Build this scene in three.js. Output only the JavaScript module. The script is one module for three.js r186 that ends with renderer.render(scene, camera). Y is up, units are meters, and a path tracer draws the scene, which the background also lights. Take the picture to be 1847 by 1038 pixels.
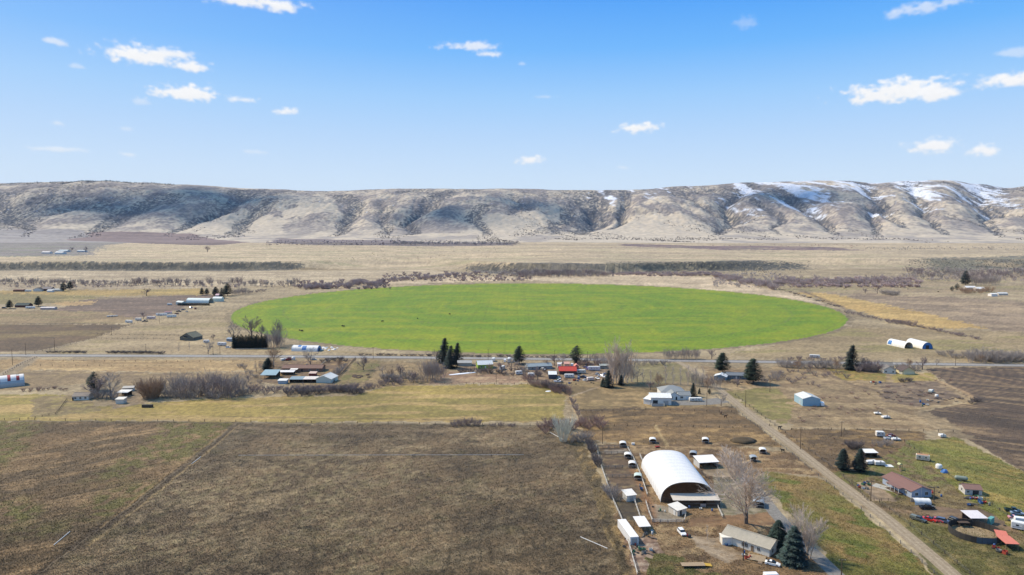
import * as THREE from 'three';
import { mergeGeometries, mergeVertices } from 'three/addons/utils/BufferGeometryUtils.js';
import { MarchingCubes } from 'three/addons/objects/MarchingCubes.js';

// ---------- camera, sky, sun, exposure ----------
const CAM_H = 108, F = 1270, CX = 923.5, CY = 519, HOR = 416;      // drone height in metres; lens and horizon of the 1847 x 1038 photograph
const PITCH = Math.atan((CY - HOR) / F);
const scene = new THREE.Scene();
const camera = new THREE.PerspectiveCamera(2 * Math.atan(519 / F) * 180 / Math.PI, 1847 / 1038, 1, 40000);
camera.position.set(0, CAM_H, 0);
camera.rotation.set(-PITCH, 0, 0);
const renderer = new THREE.WebGLRenderer({ antialias: true });
renderer.setSize(1024, 575);
renderer.toneMapping = THREE.LinearToneMapping;
renderer.toneMappingExposure = 1.45;
renderer.shadowMap.enabled = true;
const SUN = new THREE.Vector3(-Math.sin(1.12) * Math.cos(0.82), Math.sin(0.82), -Math.cos(1.12) * Math.cos(0.82));
const sun = new THREE.DirectionalLight(new THREE.Color(1.0, 0.91, 0.75), 3.7);
sun.position.copy(SUN).multiplyScalar(3000);
sun.castShadow = true; sun.shadow.radius = 12; sun.shadow.mapSize.set(4096, 4096);
Object.assign(sun.shadow.camera, { left: -900, right: 900, top: 900, bottom: -900, near: 10, far: 8000 });
scene.add(sun, sun.target);

// ---------- seeded randomness and noise ----------
function rng(seed) { let s = seed >>> 0; return () => { s = (s + 0x6D2B79F5) >>> 0; let t = Math.imul(s ^ (s >>> 15), 1 | s); t = (t + Math.imul(t ^ (t >>> 7), 61 | t)) ^ t; return ((t ^ (t >>> 14)) >>> 0) / 4294967296; }; }
const R0 = rng(7);
const rr = (a, b, r = R0) => a + (b - a) * r();
function hash2(i, j) { let h = Math.imul(i, 374761393) + Math.imul(j, 668265263) | 0; h = Math.imul(h ^ (h >>> 13), 1274126177); return ((h ^ (h >>> 16)) >>> 0) / 4294967296; }
function noise(x, y) { const i = Math.floor(x), j = Math.floor(y); let u = x - i, v = y - j; u = u * u * (3 - 2 * u); v = v * v * (3 - 2 * v);
  const a = hash2(i, j), b = hash2(i + 1, j), c = hash2(i, j + 1), d = hash2(i + 1, j + 1); return a + (b - a) * u + (c - a) * v + (a - b - c + d) * u * v; }
function fbm(x, y, o = 4) { let s = 0, a = 0.5, n = 0; for (let k = 0; k < o; k++) { s += a * noise(x, y); n += a; x = x * 2.03 + 17.3; y = y * 2.03 - 9.1; a *= 0.5; } return s / n; }
function ridged(x, y, o = 4) { let s = 0, a = 0.5, n = 0; for (let k = 0; k < o; k++) { s += a * (1 - Math.abs(2 * noise(x, y) - 1)); n += a; x = x * 2.07 + 5.7; y = y * 2.07 + 3.3; a *= 0.5; } return s / n; }
const clamp = (v, a = 0, b = 1) => Math.min(b, Math.max(a, v));
const sstep = (a, b, v) => { const t = clamp((v - a) / (b - a)); return t * t * (3 - 2 * t); };
const lerp = (a, b, t) => a + (b - a) * t;
const lin1 = c => { c /= 255; return c <= 0.04045 ? c / 12.92 : Math.pow((c + 0.055) / 1.055, 2.4); };
const lin = c => [lin1(c[0]), lin1(c[1]), lin1(c[2])];

// ---------- sky: clear spring air with small fair-weather clouds, computed on the sphere ----------
{
  const W = 4096, H = 2048, data = new Float32Array(W * H * 4), E = 1 / renderer.toneMappingExposure;
  const stops = [[0, [225, 238, 252]], [4, [208, 230, 252]], [7.5, [184, 217, 253]], [10.5, [158, 206, 254]], [14, [112, 184, 254]], [18, [74, 161, 250]], [26, [92, 166, 244]], [45, [100, 164, 236]], [90, [98, 158, 230]]].map(([e, c]) => [e, lin(c)]);
  const dirAt = (px, py) => { const v = (CY - py) / F, u = (px - CX) / F, c = Math.cos(PITCH), s = Math.sin(PITCH); return new THREE.Vector3(u, v * c - s, -v * s - c).normalize(); };
  // clouds in view: centre, half width, half height (photograph pixels turned into angles), density, raggedness
  const list = [[262, 103, 72, 20, 1.15], [300, 97, 40, 12, 0.9], [349, 122, 26, 11, 1.0], [338, 170, 60, 18, 1.2], [438, 181, 26, 7, 0.8], [517, 202, 22, 9, 0.9], [99, 75, 22, 8, 0.6], [140, 120, 14, 5, 0.35],
    [440, 2, 105, 13, 0.95], [505, 14, 28, 13, 0.9], [850, 84, 58, 10, 0.75], [880, 98, 26, 8, 0.8], [955, 290, 32, 12, 0.95], [1150, 232, 42, 15, 1.05], [1622, 166, 90, 24, 1.2], [1680, 172, 40, 16, 1.1],
    [1815, 147, 50, 14, 1.0], [1686, 265, 44, 14, 1.05], [1774, 273, 26, 11, 1.0], [1672, 14, 55, 12, 0.55], [1612, 28, 14, 9, 0.45], [1830, 95, 22, 10, 0.4], [1345, 40, 22, 16, 0.22], [255, 183, 22, 8, 0.35],
    [104, 270, 46, 5, 0.5], [103, 223, 10, 5, 0.4], [225, 232, 12, 5, 0.3], [228, 279, 16, 4, 0.4], [460, 274, 24, 5, 0.3], [1125, 303, 14, 5, 0.35], [985, 175, 24, 4, 0.3], [942, 115, 10, 4, 0.3]]
    .map(c => { const d = dirAt(c[0], c[1]); return [Math.atan2(d.z, d.x), Math.asin(d.y), c[2] * 0.86 / F, c[3] * 0.84 / F, c[4]]; });
  const r = rng(31);
  for (let k = 0; k < 110; k++) {                                     // the same kind of clouds go on round the sky
    const az = r() * 6.283 - 3.1416, el = 0.06 + 0.75 * r() * r();
    const vis = Math.abs(az + 1.5708) < 0.75 && el < 0.36; if (vis) continue;
    list.push([az, el, 0.02 + 0.06 * r(), 0.007 + 0.018 * r(), 0.5 + 0.6 * r()]);
  }
  const sunAz = Math.atan2(SUN.z, SUN.x), sunEl = Math.asin(SUN.y);
  const below = lin([150, 140, 118]);
  for (let j = 0; j < H; j++) {
    const el = ((j + 0.5) / H - 0.5) * Math.PI, deg = el * 180 / Math.PI;
    let base = below;
    if (deg >= 0) { let k = 0; while (k < stops.length - 2 && deg > stops[k + 1][0]) k++; const t = sstep(0, 1, 0) + clamp((deg - stops[k][0]) / (stops[k + 1][0] - stops[k][0])); base = [0, 1, 2].map(i => lerp(stops[k][1][i], stops[k + 1][1][i], t)); }
    const cel = Math.cos(el), sel = Math.sin(el);
    for (let i = 0; i < W; i++) {
      const o = (j * W + i) * 4; let g = 0;
      if (deg >= 0) { const az = ((i + 0.5) / W - 0.5) * 2 * Math.PI; const cd = cel * Math.cos(sunEl) * Math.cos(az - sunAz) + sel * Math.sin(sunEl); g = 0.30 * Math.pow(clamp(0.5 + 0.5 * cd), 7); }
      data[o] = lerp(base[0], 0.95, g) * E; data[o + 1] = lerp(base[1], 0.97, g) * E; data[o + 2] = lerp(base[2], 1.0, g) * E; data[o + 3] = 1;
    }
  }
  list.forEach(([az, el, hw, hh, den], n) => {
    const j0 = Math.floor(((el - hh * 2.2) / Math.PI + 0.5) * H), j1 = Math.ceil(((el + hh * 2.2) / Math.PI + 0.5) * H);
    for (let j = Math.max(j0, H / 2); j <= j1; j++) {
      const e = ((j + 0.5) / H - 0.5) * Math.PI, ce = Math.cos(e);
      const i0 = Math.floor(((az - hw * 2.2 / ce) / 6.28319 + 0.5) * W), i1 = Math.ceil(((az + hw * 2.2 / ce) / 6.28319 + 0.5) * W);
      for (let i = i0; i <= i1; i++) {
        const a = ((i + 0.5) / W - 0.5) * 6.28319, x = (a - az) * ce / hw, y = (e - el) / hh;
        const yy = y < 0 ? y * 1.35 : y, q = 1 - Math.sqrt(x * x + yy * yy);
        const n1 = fbm(a * ce * 90 + n * 7.7, e * 190 + n * 3.1, 6) - 0.5, n2 = fbm(a * ce * 320 + n, e * 520, 4) - 0.5;
        const v = q * 1.1 + n1 * 1.7 + n2 * 0.75;
        const m = clamp(sstep(-0.2, 0.75, v) * den, 0, 1) * sstep(2.1, 1.5, Math.sqrt(x * x + yy * yy));
        if (m <= 0) continue;
        const w = 0.90 + 0.08 * clamp(y * .5 + .5) + n2 * 0.06, o = (((j * W) + ((i % W) + W) % W)) * 4;
        data[o] = lerp(data[o], w * E, m); data[o + 1] = lerp(data[o + 1], (w + 0.008) * E, m); data[o + 2] = lerp(data[o + 2], (w + 0.025) * E, m);
      }
    }
  });
  const sky = new THREE.DataTexture(data, W, H, THREE.RGBAFormat, THREE.FloatType);
  sky.mapping = THREE.EquirectangularReflectionMapping; sky.magFilter = sky.minFilter = THREE.LinearFilter; sky.needsUpdate = true;
  scene.background = sky; scene.environment = sky;
}
scene.fog = new THREE.FogExp2(0xc4d6ee, 0.000015);
// ---------- terrain ----------
// d is the distance ahead of the camera (-z). Valley floor, a river terrace, and the ridge beyond it.
const SKYLINE = [[-400, 336], [0, 331], [100, 329], [190, 327], [260, 331], [330, 335], [470, 342], [600, 346], [750, 343], [900, 342], [1000, 344], [1120, 343], [1250, 336], [1350, 330], [1450, 327], [1520, 326], [1575, 331], [1640, 327], [1700, 325], [1760, 332], [1810, 339], [1847, 336], [2250, 330]];
const curve = (list, x) => { if (x <= list[0][0]) return list[0][1]; for (let k = 1; k < list.length; k++) if (x <= list[k][0]) { const t = (x - list[k - 1][0]) / (list[k][0] - list[k - 1][0]); return lerp(list[k - 1][1], list[k][1], t * t * (3 - 2 * t)); } return list[list.length - 1][1]; };
const FOOT = 3700, CREST = 7000;
// ravines: bearing at the foot, bearing at the top (as pixel columns), depth, half width
// from s0 at its mouth to s1 at its head
const RAVINES = [[-150, -60, 70, 300, 0, .9], [60, 20, 60, 260, .1, .8], [150, 330, 75, 330, 0, .75], [300, 470, 80, 240, .12, .95], [420, 520, 70, 190, 0, .7], [575, 640, 75, 260, .05, .9], [665, 735, 55, 150, .1, .6], [690, 850, 105, 260, 0, .92], [870, 905, 60, 170, .08, .6], [985, 1035, 60, 200, .2, .95], [1035, 1060, 130, 300, .04, .98], [1068, 1128, 90, 180, .3, 1], [1245, 1365, 120, 250, .05, 1], [1400, 1372, 45, 130, .2, .7], [1545, 1400, 95, 220, .1, .85], [1590, 1610, 80, 200, .1, .8], [1690, 1560, 70, 220, .3, 1], [1735, 1650, 85, 210, .2, 1], [1830, 1775, 90, 260, .1, 1], [1990, 1960, 90, 300, 0, 1]];
const bluffAt = x => 1905 + 70 * (noise(x / 260 + 3, 1.5) - 0.5) - 190 * Math.exp(-Math.pow((x - 190) / 190, 2)) + 40 * sstep(600, 1000, x);
const bluffWide = x => 42 + 330 * Math.exp(-Math.pow((x + 330) / 170, 2)) + 160 * sstep(520, 900, x);
const footOff = x => 1500 * Math.max(0, fbm(x / 1500 + 7.3, 2.2, 3) - 0.28);
function hillShape(x, d) {
  const px = CX + F * x / d, off = footOff(x), s = (d - FOOT - off) / (CREST - FOOT - off);
  const top = CAM_H + (HOR - curve(SKYLINE, px)) * CREST / F - 45;
  const sp = clamp(s), P = s <= 1 ? 0.46 * sstep(0.14, 0.97, sp) + 0.16 * sp + 0.38 * Math.pow(sp, 1.7) : 1 - 0.5 * (s - 1);
  let h = top * P;
  let cut = 0, near = 1;
  const wig = (noise(s * 4.3, x / 700) - 0.5) * 60 + (noise(s * 13 + 5, x / 500) - 0.5) * 16;
  for (const [a, b, D, w, s0, s1] of RAVINES) {
    const q0 = (sp - s0) / (s1 - s0); if (q0 <= 0 || q0 >= 1) continue;
    const c = lerp(a, b, sp) + wig, dx = Math.abs(px - c) * d / F, W = w * (0.35 + 1.0 * q0);
    if (dx < W) { const q = 1 - dx / W, v = D * (q * q * 0.62 + q * 0.38) * Math.pow(Math.sin(Math.PI * Math.pow(q0, 0.8)), 0.9) * sstep(.14, .58, sp); if (v > cut) { cut = v; near = dx / W; } }
  }
  const env = Math.pow(Math.sin(Math.PI * clamp(sp * 0.97)), 0.8);
  const wx = x + 260 * (fbm(x / 520, d / 520, 3) - 0.5), wd = d + 420 * (fbm(x / 480 + 9, d / 480, 3) - 0.5);
  const gul = ridged(wx / 520 + 4.2 + wd / 2600, wd / 1150 + 1.7, 5);
  h -= cut + env * sstep(.24, .62, sp) * (80 * Math.pow(gul, 2.2) - 24) + env * sstep(.18, .5, sp) * 20 * (ridged(x / 120 + 3, d / 210, 4) - 0.5) + env * 12 * (fbm(x / 46, d / 60, 3) - 0.5);
  h -= env * sstep(.36, .7, sp) * 16 * (Math.pow(ridged(x / 75 + wd / 900, wd / 330, 3), 3) - .3);
  h += env * sstep(.2, .6, sp) * 40 * (noise(x / 1100 + 2, d / 900) - 0.5) - env * sstep(.28, .66, sp) * 95 * (ridged((wx + .75 * wd) / 1500 + 2.3, (wd - .35 * wx) / 1250 + .6, 3) - 0.55);
  return [h, near, s, gul];
}
function height(x, d) {
  const db = bluffAt(x), wb = bluffWide(x);
  let h = 22.5 * sstep(db, db + wb, d) + 0.0125 * Math.max(0, d - db - wb);
  if (d > 1560) { const k = sstep(1560, 2000, d) * (1 - sstep(3500, FOOT, d)); h += k * 5 * (fbm(x / 240, d / 240, 3) - 0.5); }
  if (d > 1950 && d < FOOT) h += sstep(1980, 2500, d) * 6 * (fbm(x / 500 + 5, d / 380, 3) - 0.5);
  if (d > FOOT) { const base = 22.5 + 0.0125 * (FOOT - db - wb) ; h = base + 0.0125 * Math.min(d - FOOT, footOff(x)) + hillShape(x, d)[0]; h += (1 - sstep(FOOT, FOOT + 500, d)) * 6 * (fbm(x / 500 + 5, FOOT / 380, 3) - 0.5); }
  return h;
}
// the point of the terrain that the photograph shows at a pixel
function G(px, py) {
  const v = (CY - py) / F, u = (px - CX) / F, c = Math.cos(PITCH), s = Math.sin(PITCH), dy = v * c - s, dz = v * s + c;
  if (dy < 0) { const t = CAM_H / -dy, d = t * dz; if (d < 1550) return new THREE.Vector3(u * t, 0, -d); }
  for (let t = 1400; t < 9500; t += 6) if (CAM_H + dy * t <= height(u * t, dz * t)) { let a = t - 6, b = t; for (let k = 0; k < 8; k++) { const m = (a + b) / 2; if (CAM_H + dy * m <= height(u * m, dz * m)) b = m; else a = m; } return new THREE.Vector3(u * b, height(u * b, dz * b), -dz * b); }
  return new THREE.Vector3(u * 7000, height(u * 7000, dz * 7000), -dz * 7000);
}
const ground = (x, z) => height(x, -z);

// ---------- what grows or lies where: field outlines with two or three ground colours each ----------
const KA = 0.90;
const alb = c => { const l = lin(c); return [l[0] * KA * 1.03, l[1] * KA * 0.97, l[2] * KA * 0.91]; };
const PIVOT = (() => { const a = G(1000, 639).z, b = G(1000, 511.5).z; return { x: 33, d: -(a + b) / 2, r: (a - b) / 2 }; })();
const regions = [];
function region(pts, a, b, c, scale = 14, angle = 0, stretch = 1, wobble = 2.5, extra = {}) {
  const P = pts.map(([x, y]) => { const g = G(x, y); return [g.x, -g.z]; });
  const xs = P.map(p => p[0]), ds = P.map(p => p[1]);
  regions.push({ P, x0: Math.min(...xs) - 20, x1: Math.max(...xs) + 20, d0: Math.min(...ds) - 20, d1: Math.max(...ds) + 20, a: alb(a), b: alb(b), c: c && alb(c), scale, ca: Math.cos(angle), sa: Math.sin(angle), stretch, wobble, ...extra });
}
const inside = (P, x, y) => { let on = false; for (let i = 0, j = P.length - 1; i < P.length; j = i++) { const [xi, yi] = P[i], [xj, yj] = P[j]; if ((yi > y) !== (yj > y) && x < (xj - xi) * (y - yi) / (yj - yi) + xi) on = !on; } return on; };
// bench and foot of the hills
region([[-300, 410], [0, 414], [150, 416], [165, 426], [110, 433], [240, 438], [190, 443], [165, 461], [90, 463], [-300, 463]], [152, 146, 140], [138, 132, 128], [142, 146, 122], 60, 0, 5, 8);
region([[165, 419], [345, 421], [450, 437], [385, 443], [250, 439], [110, 434]], [132, 114, 108], [116, 100, 96], [144, 126, 118], 50, 0.2, 6, 6);
region([[190, 444], [500, 443], [900, 447], [1300, 452], [1847, 462], [2200, 462], [2200, 474], [900, 472], [500, 470], [-300, 474], [-300, 464], [160, 462]], [216, 197, 162], [192, 176, 146], [182, 174, 136], 60, 0, 5, 12);
region([[500, 430], [700, 434], [930, 438], [930, 443], [600, 443], [480, 439]], [128, 116, 112], [108, 98, 98], [150, 138, 120], 40, 0, 3, 8);
region([[1120, 440], [1500, 446], [1560, 452], [1300, 451], [1120, 444]], [146, 120, 120], [118, 104, 104], [182, 166, 138], 30, 0, 4, 8);
region([[1660, 466], [1847, 462], [2200, 464], [2200, 492], [1700, 490]], [142, 138, 116], [122, 118, 104], [178, 162, 130], 40, 0, 2, 10);
// the terrace front with its sagebrush
region([[-300, 474], [0, 474], [300, 474], [520, 473], [560, 480], [490, 488.5], [200, 489], [-300, 489]], [124, 120, 106], [100, 99, 92], [156, 145, 122], 14, 0, 1, 3);
region([[840, 480], [920, 475], [1095, 476], [1100, 492], [1010, 498], [860, 492]], [128, 122, 108], [104, 101, 94], [158, 148, 124], 14, 0, 1, 3);
region([[1095, 474], [1245, 472], [1245, 490], [1100, 494]], [146, 140, 116], [118, 114, 100], [186, 170, 138], 8, 0, 1, 8);
region([[1240, 474], [1330, 470], [1450, 477], [1460, 486], [1300, 490], [1240, 484]], [108, 106, 96], [84, 84, 80], [150, 142, 116], 7, 0, 1, 8);
// lowland behind the green circle
region([[-300, 489], [520, 489], [760, 486], [860, 494], [760, 512], [520, 514], [400, 520], [-300, 525]], [198, 182, 150], [172, 156, 128], [210, 194, 162], 45, 0, 5, 6);
region([[600, 516], [700, 508], [850, 500], [1180, 494], [1340, 504], [1480, 545], [1540, 590], [1250, 530], [950, 505]], [222, 203, 170], [206, 188, 156], [190, 172, 140], 40, 0, 4, 4);
region([[1290, 500], [1500, 497], [1847, 510], [2200, 515], [2200, 540], [1847, 540], [1560, 530], [1400, 524]], [188, 172, 138], [168, 150, 118], [160, 150, 104], 40, 0, 4, 6);
region([[1440, 529], [1490, 529], [1650, 560], [1795, 592], [1665, 593], [1560, 566]], [210, 180, 116], [196, 166, 104], [178, 156, 96], 26, -0.5, 4, 4);
region([[1500, 529], [1700, 535], [1847, 545], [2200, 560], [2200, 606], [1800, 598], [1650, 560]], [166, 148, 122], [150, 132, 108], [184, 164, 132], 36, -0.4, 4, 6);
region([[1540, 590], [1660, 594], [1850, 600], [2200, 610], [2200, 655], [1400, 648], [1300, 642]], [176, 158, 120], [160, 142, 106], [158, 148, 96], 30, 0, 4, 5);
// fields on the left beyond the highway
region([[-200, 527], [100, 524], [360, 521], [372, 532], [180, 535], [100, 533]], [186, 160, 98], [172, 148, 92], [160, 146, 92], 30, 0, 5, 3);
region([[-200, 529], [50, 531], [180, 535.5], [140, 546], [60, 549], [-200, 549]], [152, 142, 88], [140, 128, 82], [168, 150, 104], 24, 0, 4, 4);
region([[150, 541], [330, 533], [402, 531], [320, 560], [240, 577], [100, 559]], [132, 114, 98], [118, 102, 88], [150, 128, 108], 22, 0.2, 6, 3);
region([[98, 546], [175, 543], [160, 551], [105, 552]], [196, 168, 120], [184, 156, 108], [176, 150, 104], 20, 0, 4, 4);
region([[-200, 558], [190, 562], [240, 576], [212, 585], [-200, 585]], [164, 144, 106], [150, 130, 96], [146, 134, 92], 24, 0, 5, 3);
region([[-200, 586], [170, 586], [238, 585], [170, 610], [62, 634], [-200, 634]], [122, 100, 72], [106, 88, 64], [140, 122, 80], 22, 0, 6, 2);
region([[236, 584], [420, 556], [470, 600], [520, 632], [560, 639], [85, 637], [170, 611]], [184, 166, 130], [168, 150, 116], [160, 146, 104], 24, 0, 4, 3);
// between the highway and the big fields
region([[-200, 648], [480, 650], [480, 668], [330, 672], [-200, 664]], [188, 162, 116], [170, 144, 102], [206, 180, 130], 16, 0, 6, 2);
region([[-200, 665], [330, 673], [482, 670], [470, 702], [250, 702], [200, 690], [-200, 720]], [156, 136, 102], [138, 120, 92], [164, 144, 104], 12, 0, 3, 3);
region([[480, 650], [820, 652], [800, 690], [640, 705], [480, 692]], [158, 138, 100], [140, 122, 90], [176, 152, 110], 10, 0, 2, 3);
region([[468, 652], [600, 652], [640, 648], [600, 690], [470, 690]], [134, 112, 84], [116, 96, 74], [166, 140, 90], 5, 0, 1.5, 2);
region([[640, 652], [690, 652], [660, 690], [610, 692]], [148, 132, 86], [136, 120, 80], [120, 118, 64], 8, 0, 2, 2);
region([[-200, 712], [120, 712], [150, 735], [430, 718], [640, 714], [700, 697], [990, 693], [1024, 716], [1012, 762], [430, 761], [-200, 758]], [172, 153, 84], [148, 136, 74], [190, 164, 108], 13, 0.05, 6, 2.5);
region([[60, 716], [140, 712], [180, 742], [60, 756]], [150, 134, 94], [132, 116, 82], [160, 146, 90], 8, 0, 2, 3);
region([[195, 700], [270, 705], [265, 728], [200, 738]], [150, 134, 108], [134, 118, 92], [168, 150, 120], 6, 0, 1.5, 2);
region([[806, 671], [900, 676], [965, 690], [770, 693]], [166, 140, 112], [150, 124, 98], [188, 164, 128], 8, 0, 2, 2);
region([[820, 655], [1112, 656], [1112, 690], [1000, 692], [900, 677], [830, 670]], [150, 128, 100], [128, 108, 84], [178, 158, 128], 4, 0, 1, 2);
region([[1000, 690], [1110, 686], [1200, 690], [1300, 735], [1046, 742]], [152, 132, 90], [134, 116, 80], [172, 148, 104], 9, 0, 2, 3);
region([[1145, 655], [1225, 655], [1270, 690], [1130, 692]], [146, 138, 96], [136, 126, 90], [158, 146, 108], 9, 0, 2, 3);
// the two big fields in front
region([[-700, 761], [425, 762], [332, 840], [55, 1045], [-60, 1130], [-700, 1130]], [138, 114, 80], [114, 96, 68], [162, 136, 98], 11, 0.62, 3, 1.2, { green: alb([116, 112, 58]), gs: 42, tuft: 1, rows: .13 });
region([[428, 764], [800, 767], [985, 769], [1047, 800], [1082, 860], [1112, 940], [1150, 1045], [1165, 1130], [-60, 1130], [58, 1045], [335, 840]], [136, 116, 86], [112, 96, 72], [156, 138, 106], 9, 0.5, 1.5, 1.2, { rill: 1, tuft: 1, rows: .1 });
region([[1020, 770], [1050, 800], [1082, 860], [1112, 940], [1150, 1045], [1128, 1045], [1085, 940], [1060, 870], [1030, 810]], [140, 122, 84], [112, 98, 70], [170, 146, 100], 6, 1.2, 3, 2, { tuft: 1 });
// paddocks round the arena
region([[1046, 738], [1320, 734], [1410, 805], [1300, 803], [1130, 803], [1052, 792]], [136, 112, 76], [108, 90, 62], [172, 144, 96], 9, 0.1, 3, 2.5, { tuft: .5 });
region([[1080, 803], [1290, 800], [1430, 818], [1490, 862], [1376, 851], [1362, 872], [1440, 975], [1500, 1045], [1500, 1130], [1165, 1130], [1112, 940]], [150, 124, 88], [122, 100, 72], [178, 154, 114], 6, 0.3, 1.5, 2, { tuft: .6 });
region([[1080, 808], [1134, 808], [1166, 898], [1107, 905]], [118, 98, 74], [96, 80, 62], [140, 122, 88], 4, 0, 2, 1);
region([[1090, 812], [1130, 812], [1134, 818], [1092, 819]], [160, 150, 134], [146, 134, 116], null, 3, 0, 1, 1);
region([[1106, 905], [1146, 906], [1156, 940], [1122, 941]], [96, 84, 62], [82, 72, 54], [116, 104, 72], 4, 0, 1, 1);
region([[1284, 850], [1340, 852], [1378, 902], [1388, 928], [1302, 932], [1290, 905]], [158, 148, 124], [140, 132, 108], [124, 120, 88], 3, 0, 1, 1.5);
region([[1262, 848], [1340, 846], [1330, 862], [1300, 862], [1270, 858]], [170, 152, 126], [154, 138, 112], null, 3, 0, 1, 1);
region([[1166, 909], [1213, 915], [1236, 936], [1178, 942]], [166, 156, 138], [148, 138, 118], null, 3, 0, 1, 1);
region([[1240, 936], [1400, 922], [1402, 944], [1300, 952], [1240, 950]], [146, 116, 82], [126, 100, 72], [164, 138, 100], 4, 0, 3, 2);
region([[1240, 968], [1302, 972], [1345, 1000], [1310, 1015], [1260, 990]], [176, 160, 136], [150, 132, 106], [140, 118, 86], 3, -.3, 2, 2);
region([[1130, 975], [1180, 968], [1195, 1000], [1160, 1030], [1146, 1030]], [166, 140, 118], [130, 106, 88], [190, 172, 150], 2, 0, 1, 2);
region([[1176, 998], [1228, 1004], [1270, 1036], [1380, 1040], [1380, 1130], [1160, 1130], [1160, 1040]], [114, 112, 62], [128, 114, 72], [146, 126, 84], 5, 0, 1.5, 2, { tuft: 1 });
region([[1376, 851], [1490, 868], [1650, 1000], [1700, 1060], [1700, 1130], [1545, 1130], [1490, 1000], [1400, 900], [1362, 873]], [130, 126, 64], [152, 130, 82], [106, 116, 48], 12, -.6, 1.6, 2, { tuft: 1 });
// right of the dirt road
region([[1262, 662], [1540, 664], [1700, 690], [1764, 722], [1642, 742], [1725, 778], [1550, 778], [1440, 776], [1300, 705]], [164, 144, 108], [142, 122, 92], [182, 160, 120], 8, -.2, 2, 3, { tuft: .3 });
region([[1300, 706], [1400, 700], [1432, 735], [1410, 770], [1350, 735]], [144, 136, 80], [130, 122, 72], [168, 148, 104], 9, -.3, 2, 4);
region([[1590, 690], [1690, 690], [1740, 716], [1650, 735], [1590, 720]], [136, 118, 96], [116, 100, 84], [166, 146, 116], 4, -.1, 3, 4);
region([[1490, 664], [1600, 676], [1600, 688], [1520, 686]], [164, 138, 78], [146, 132, 70], [128, 128, 62], 8, 0, 1, 2);
region([[1610, 676], [1680, 672], [1690, 686], [1610, 690]], [158, 146, 78], [172, 150, 90], null, 8, 0, 1, 2);
region([[1400, 776], [1660, 774], [1668, 800], [1545, 852], [1484, 856]], [130, 108, 76], [108, 90, 64], [160, 134, 88], 6, 0, 2, 3, { tuft: .5 });
region([[1484, 852], [1545, 850], [1650, 798], [1700, 850], [1800, 935], [1900, 1000], [1900, 1130], [1740, 1130], [1655, 979]], [134, 118, 78], [114, 98, 68], [150, 134, 92], 6, -.3, 1.5, 2, { green: alb([122, 124, 62]), gs: 22, tuft: .7 });
region([[1600, 928], [1720, 955], [1847, 985], [2000, 1010], [2000, 1130], [1740, 1130], [1655, 985]], [126, 122, 68], [112, 108, 62], [146, 132, 84], 7, 0, 1.3, 2, { tuft: 1 });
region([[1645, 915], [1790, 918], [1847, 965], [1790, 950], [1700, 935]], [134, 112, 88], [116, 98, 76], null, 5, -.3, 4, 2);
region([[1638, 797], [1725, 790], [1847, 850], [2100, 950], [2100, 1050], [1847, 965], [1752, 905], [1695, 852]], [124, 126, 60], [140, 134, 70], [170, 150, 86], 8, -.75, 5, 2, { tuft: 1 });
region([[1664, 664], [1847, 662], [2300, 668], [2300, 990], [1847, 850], [1660, 744], [1764, 723]], [112, 94, 74], [92, 78, 62], [152, 130, 98], 9, -.5, 6, 1.5, { tuft: .3, rows: .16 });
region([[1640, 742], [1680, 745], [1760, 790], [1720, 792]], [170, 150, 114], [140, 124, 96], null, 6, -.5, 3, 4);
region([[1545, 870], [1582, 872], [1620, 905], [1575, 904]], [172, 152, 124], [156, 136, 108], null, 4, 0, 1, 1);

const lineMarks = [];
function mark(pts, width, col, rough = 0.5) { const P = pts.map(([x, y]) => { const g = G(x, y); return [g.x, -g.z]; }); lineMarks.push({ P, width, col: alb(col), rough, x0: Math.min(...P.map(p => p[0])) - width * 2, x1: Math.max(...P.map(p => p[0])) + width * 2, d0: Math.min(...P.map(p => p[1])) - width * 2, d1: Math.max(...P.map(p => p[1])) + width * 2 }); }
mark([[428, 764], [385, 800], [330, 843], [250, 905], [150, 975], [55, 1045]], 3.2, [84, 70, 50], 0.6);       // ditch bank and wheel tracks between the two fields
mark([[433, 766], [395, 798], [340, 843], [255, 912], [160, 985]], 0.9, [168, 146, 104], 0.7);
mark([[410, 775], [360, 812], [300, 858], [180, 952]], 0.8, [160, 134, 92], 0.7);
mark([[0, 875], [110, 845], [240, 805], [330, 786]], 1.6, [150, 128, 94], 1);
mark([[0, 760], [425, 762.5], [985, 768]], 2.0, [96, 84, 62], 0.6);
mark([[400, 752], [700, 756], [1000, 762]], 1.2, [120, 104, 66], 0.7);
mark([[430, 772], [600, 780], [800, 776]], 4, [142, 124, 96], 0.9);
mark([[1090, 940], [1115, 985], [1140, 1045]], 1.6, [78, 68, 50], 0.8);
mark([[1046, 742], [1180, 738], [1320, 742]], 1.2, [104, 88, 62], 0.7);
mark([[1060, 770], [1180, 768], [1330, 772], [1390, 768]], 1.2, [104, 88, 62], 0.7);
mark([[1182, 768], [1196, 790], [1206, 806]], 1.2, [186, 164, 118], 0.4);
mark([[1135, 806], [1210, 807], [1300, 808]], 1.6, [186, 160, 116], 0.5);
mark([[1380, 846], [1448, 846]], 1.0, [196, 172, 126], 0.6);
mark([[1028, 712], [1040, 735], [1048, 760], [1040, 790]], 2.2, [190, 164, 120], 0.6);
mark([[1030, 716], [1060, 704], [1100, 694]], 1.4, [184, 166, 138], 0.4);
mark([[1142, 850], [1158, 880], [1172, 912], [1180, 945]], 2.2, [150, 114, 80], 0.5);
mark([[1412, 773], [1500, 773], [1640, 776], [1722, 778]], 1.6, [196, 176, 138], 0.5);
mark([[1642, 737], [1700, 733], [1756, 727]], 1.6, [190, 168, 124], 0.4);
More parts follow.
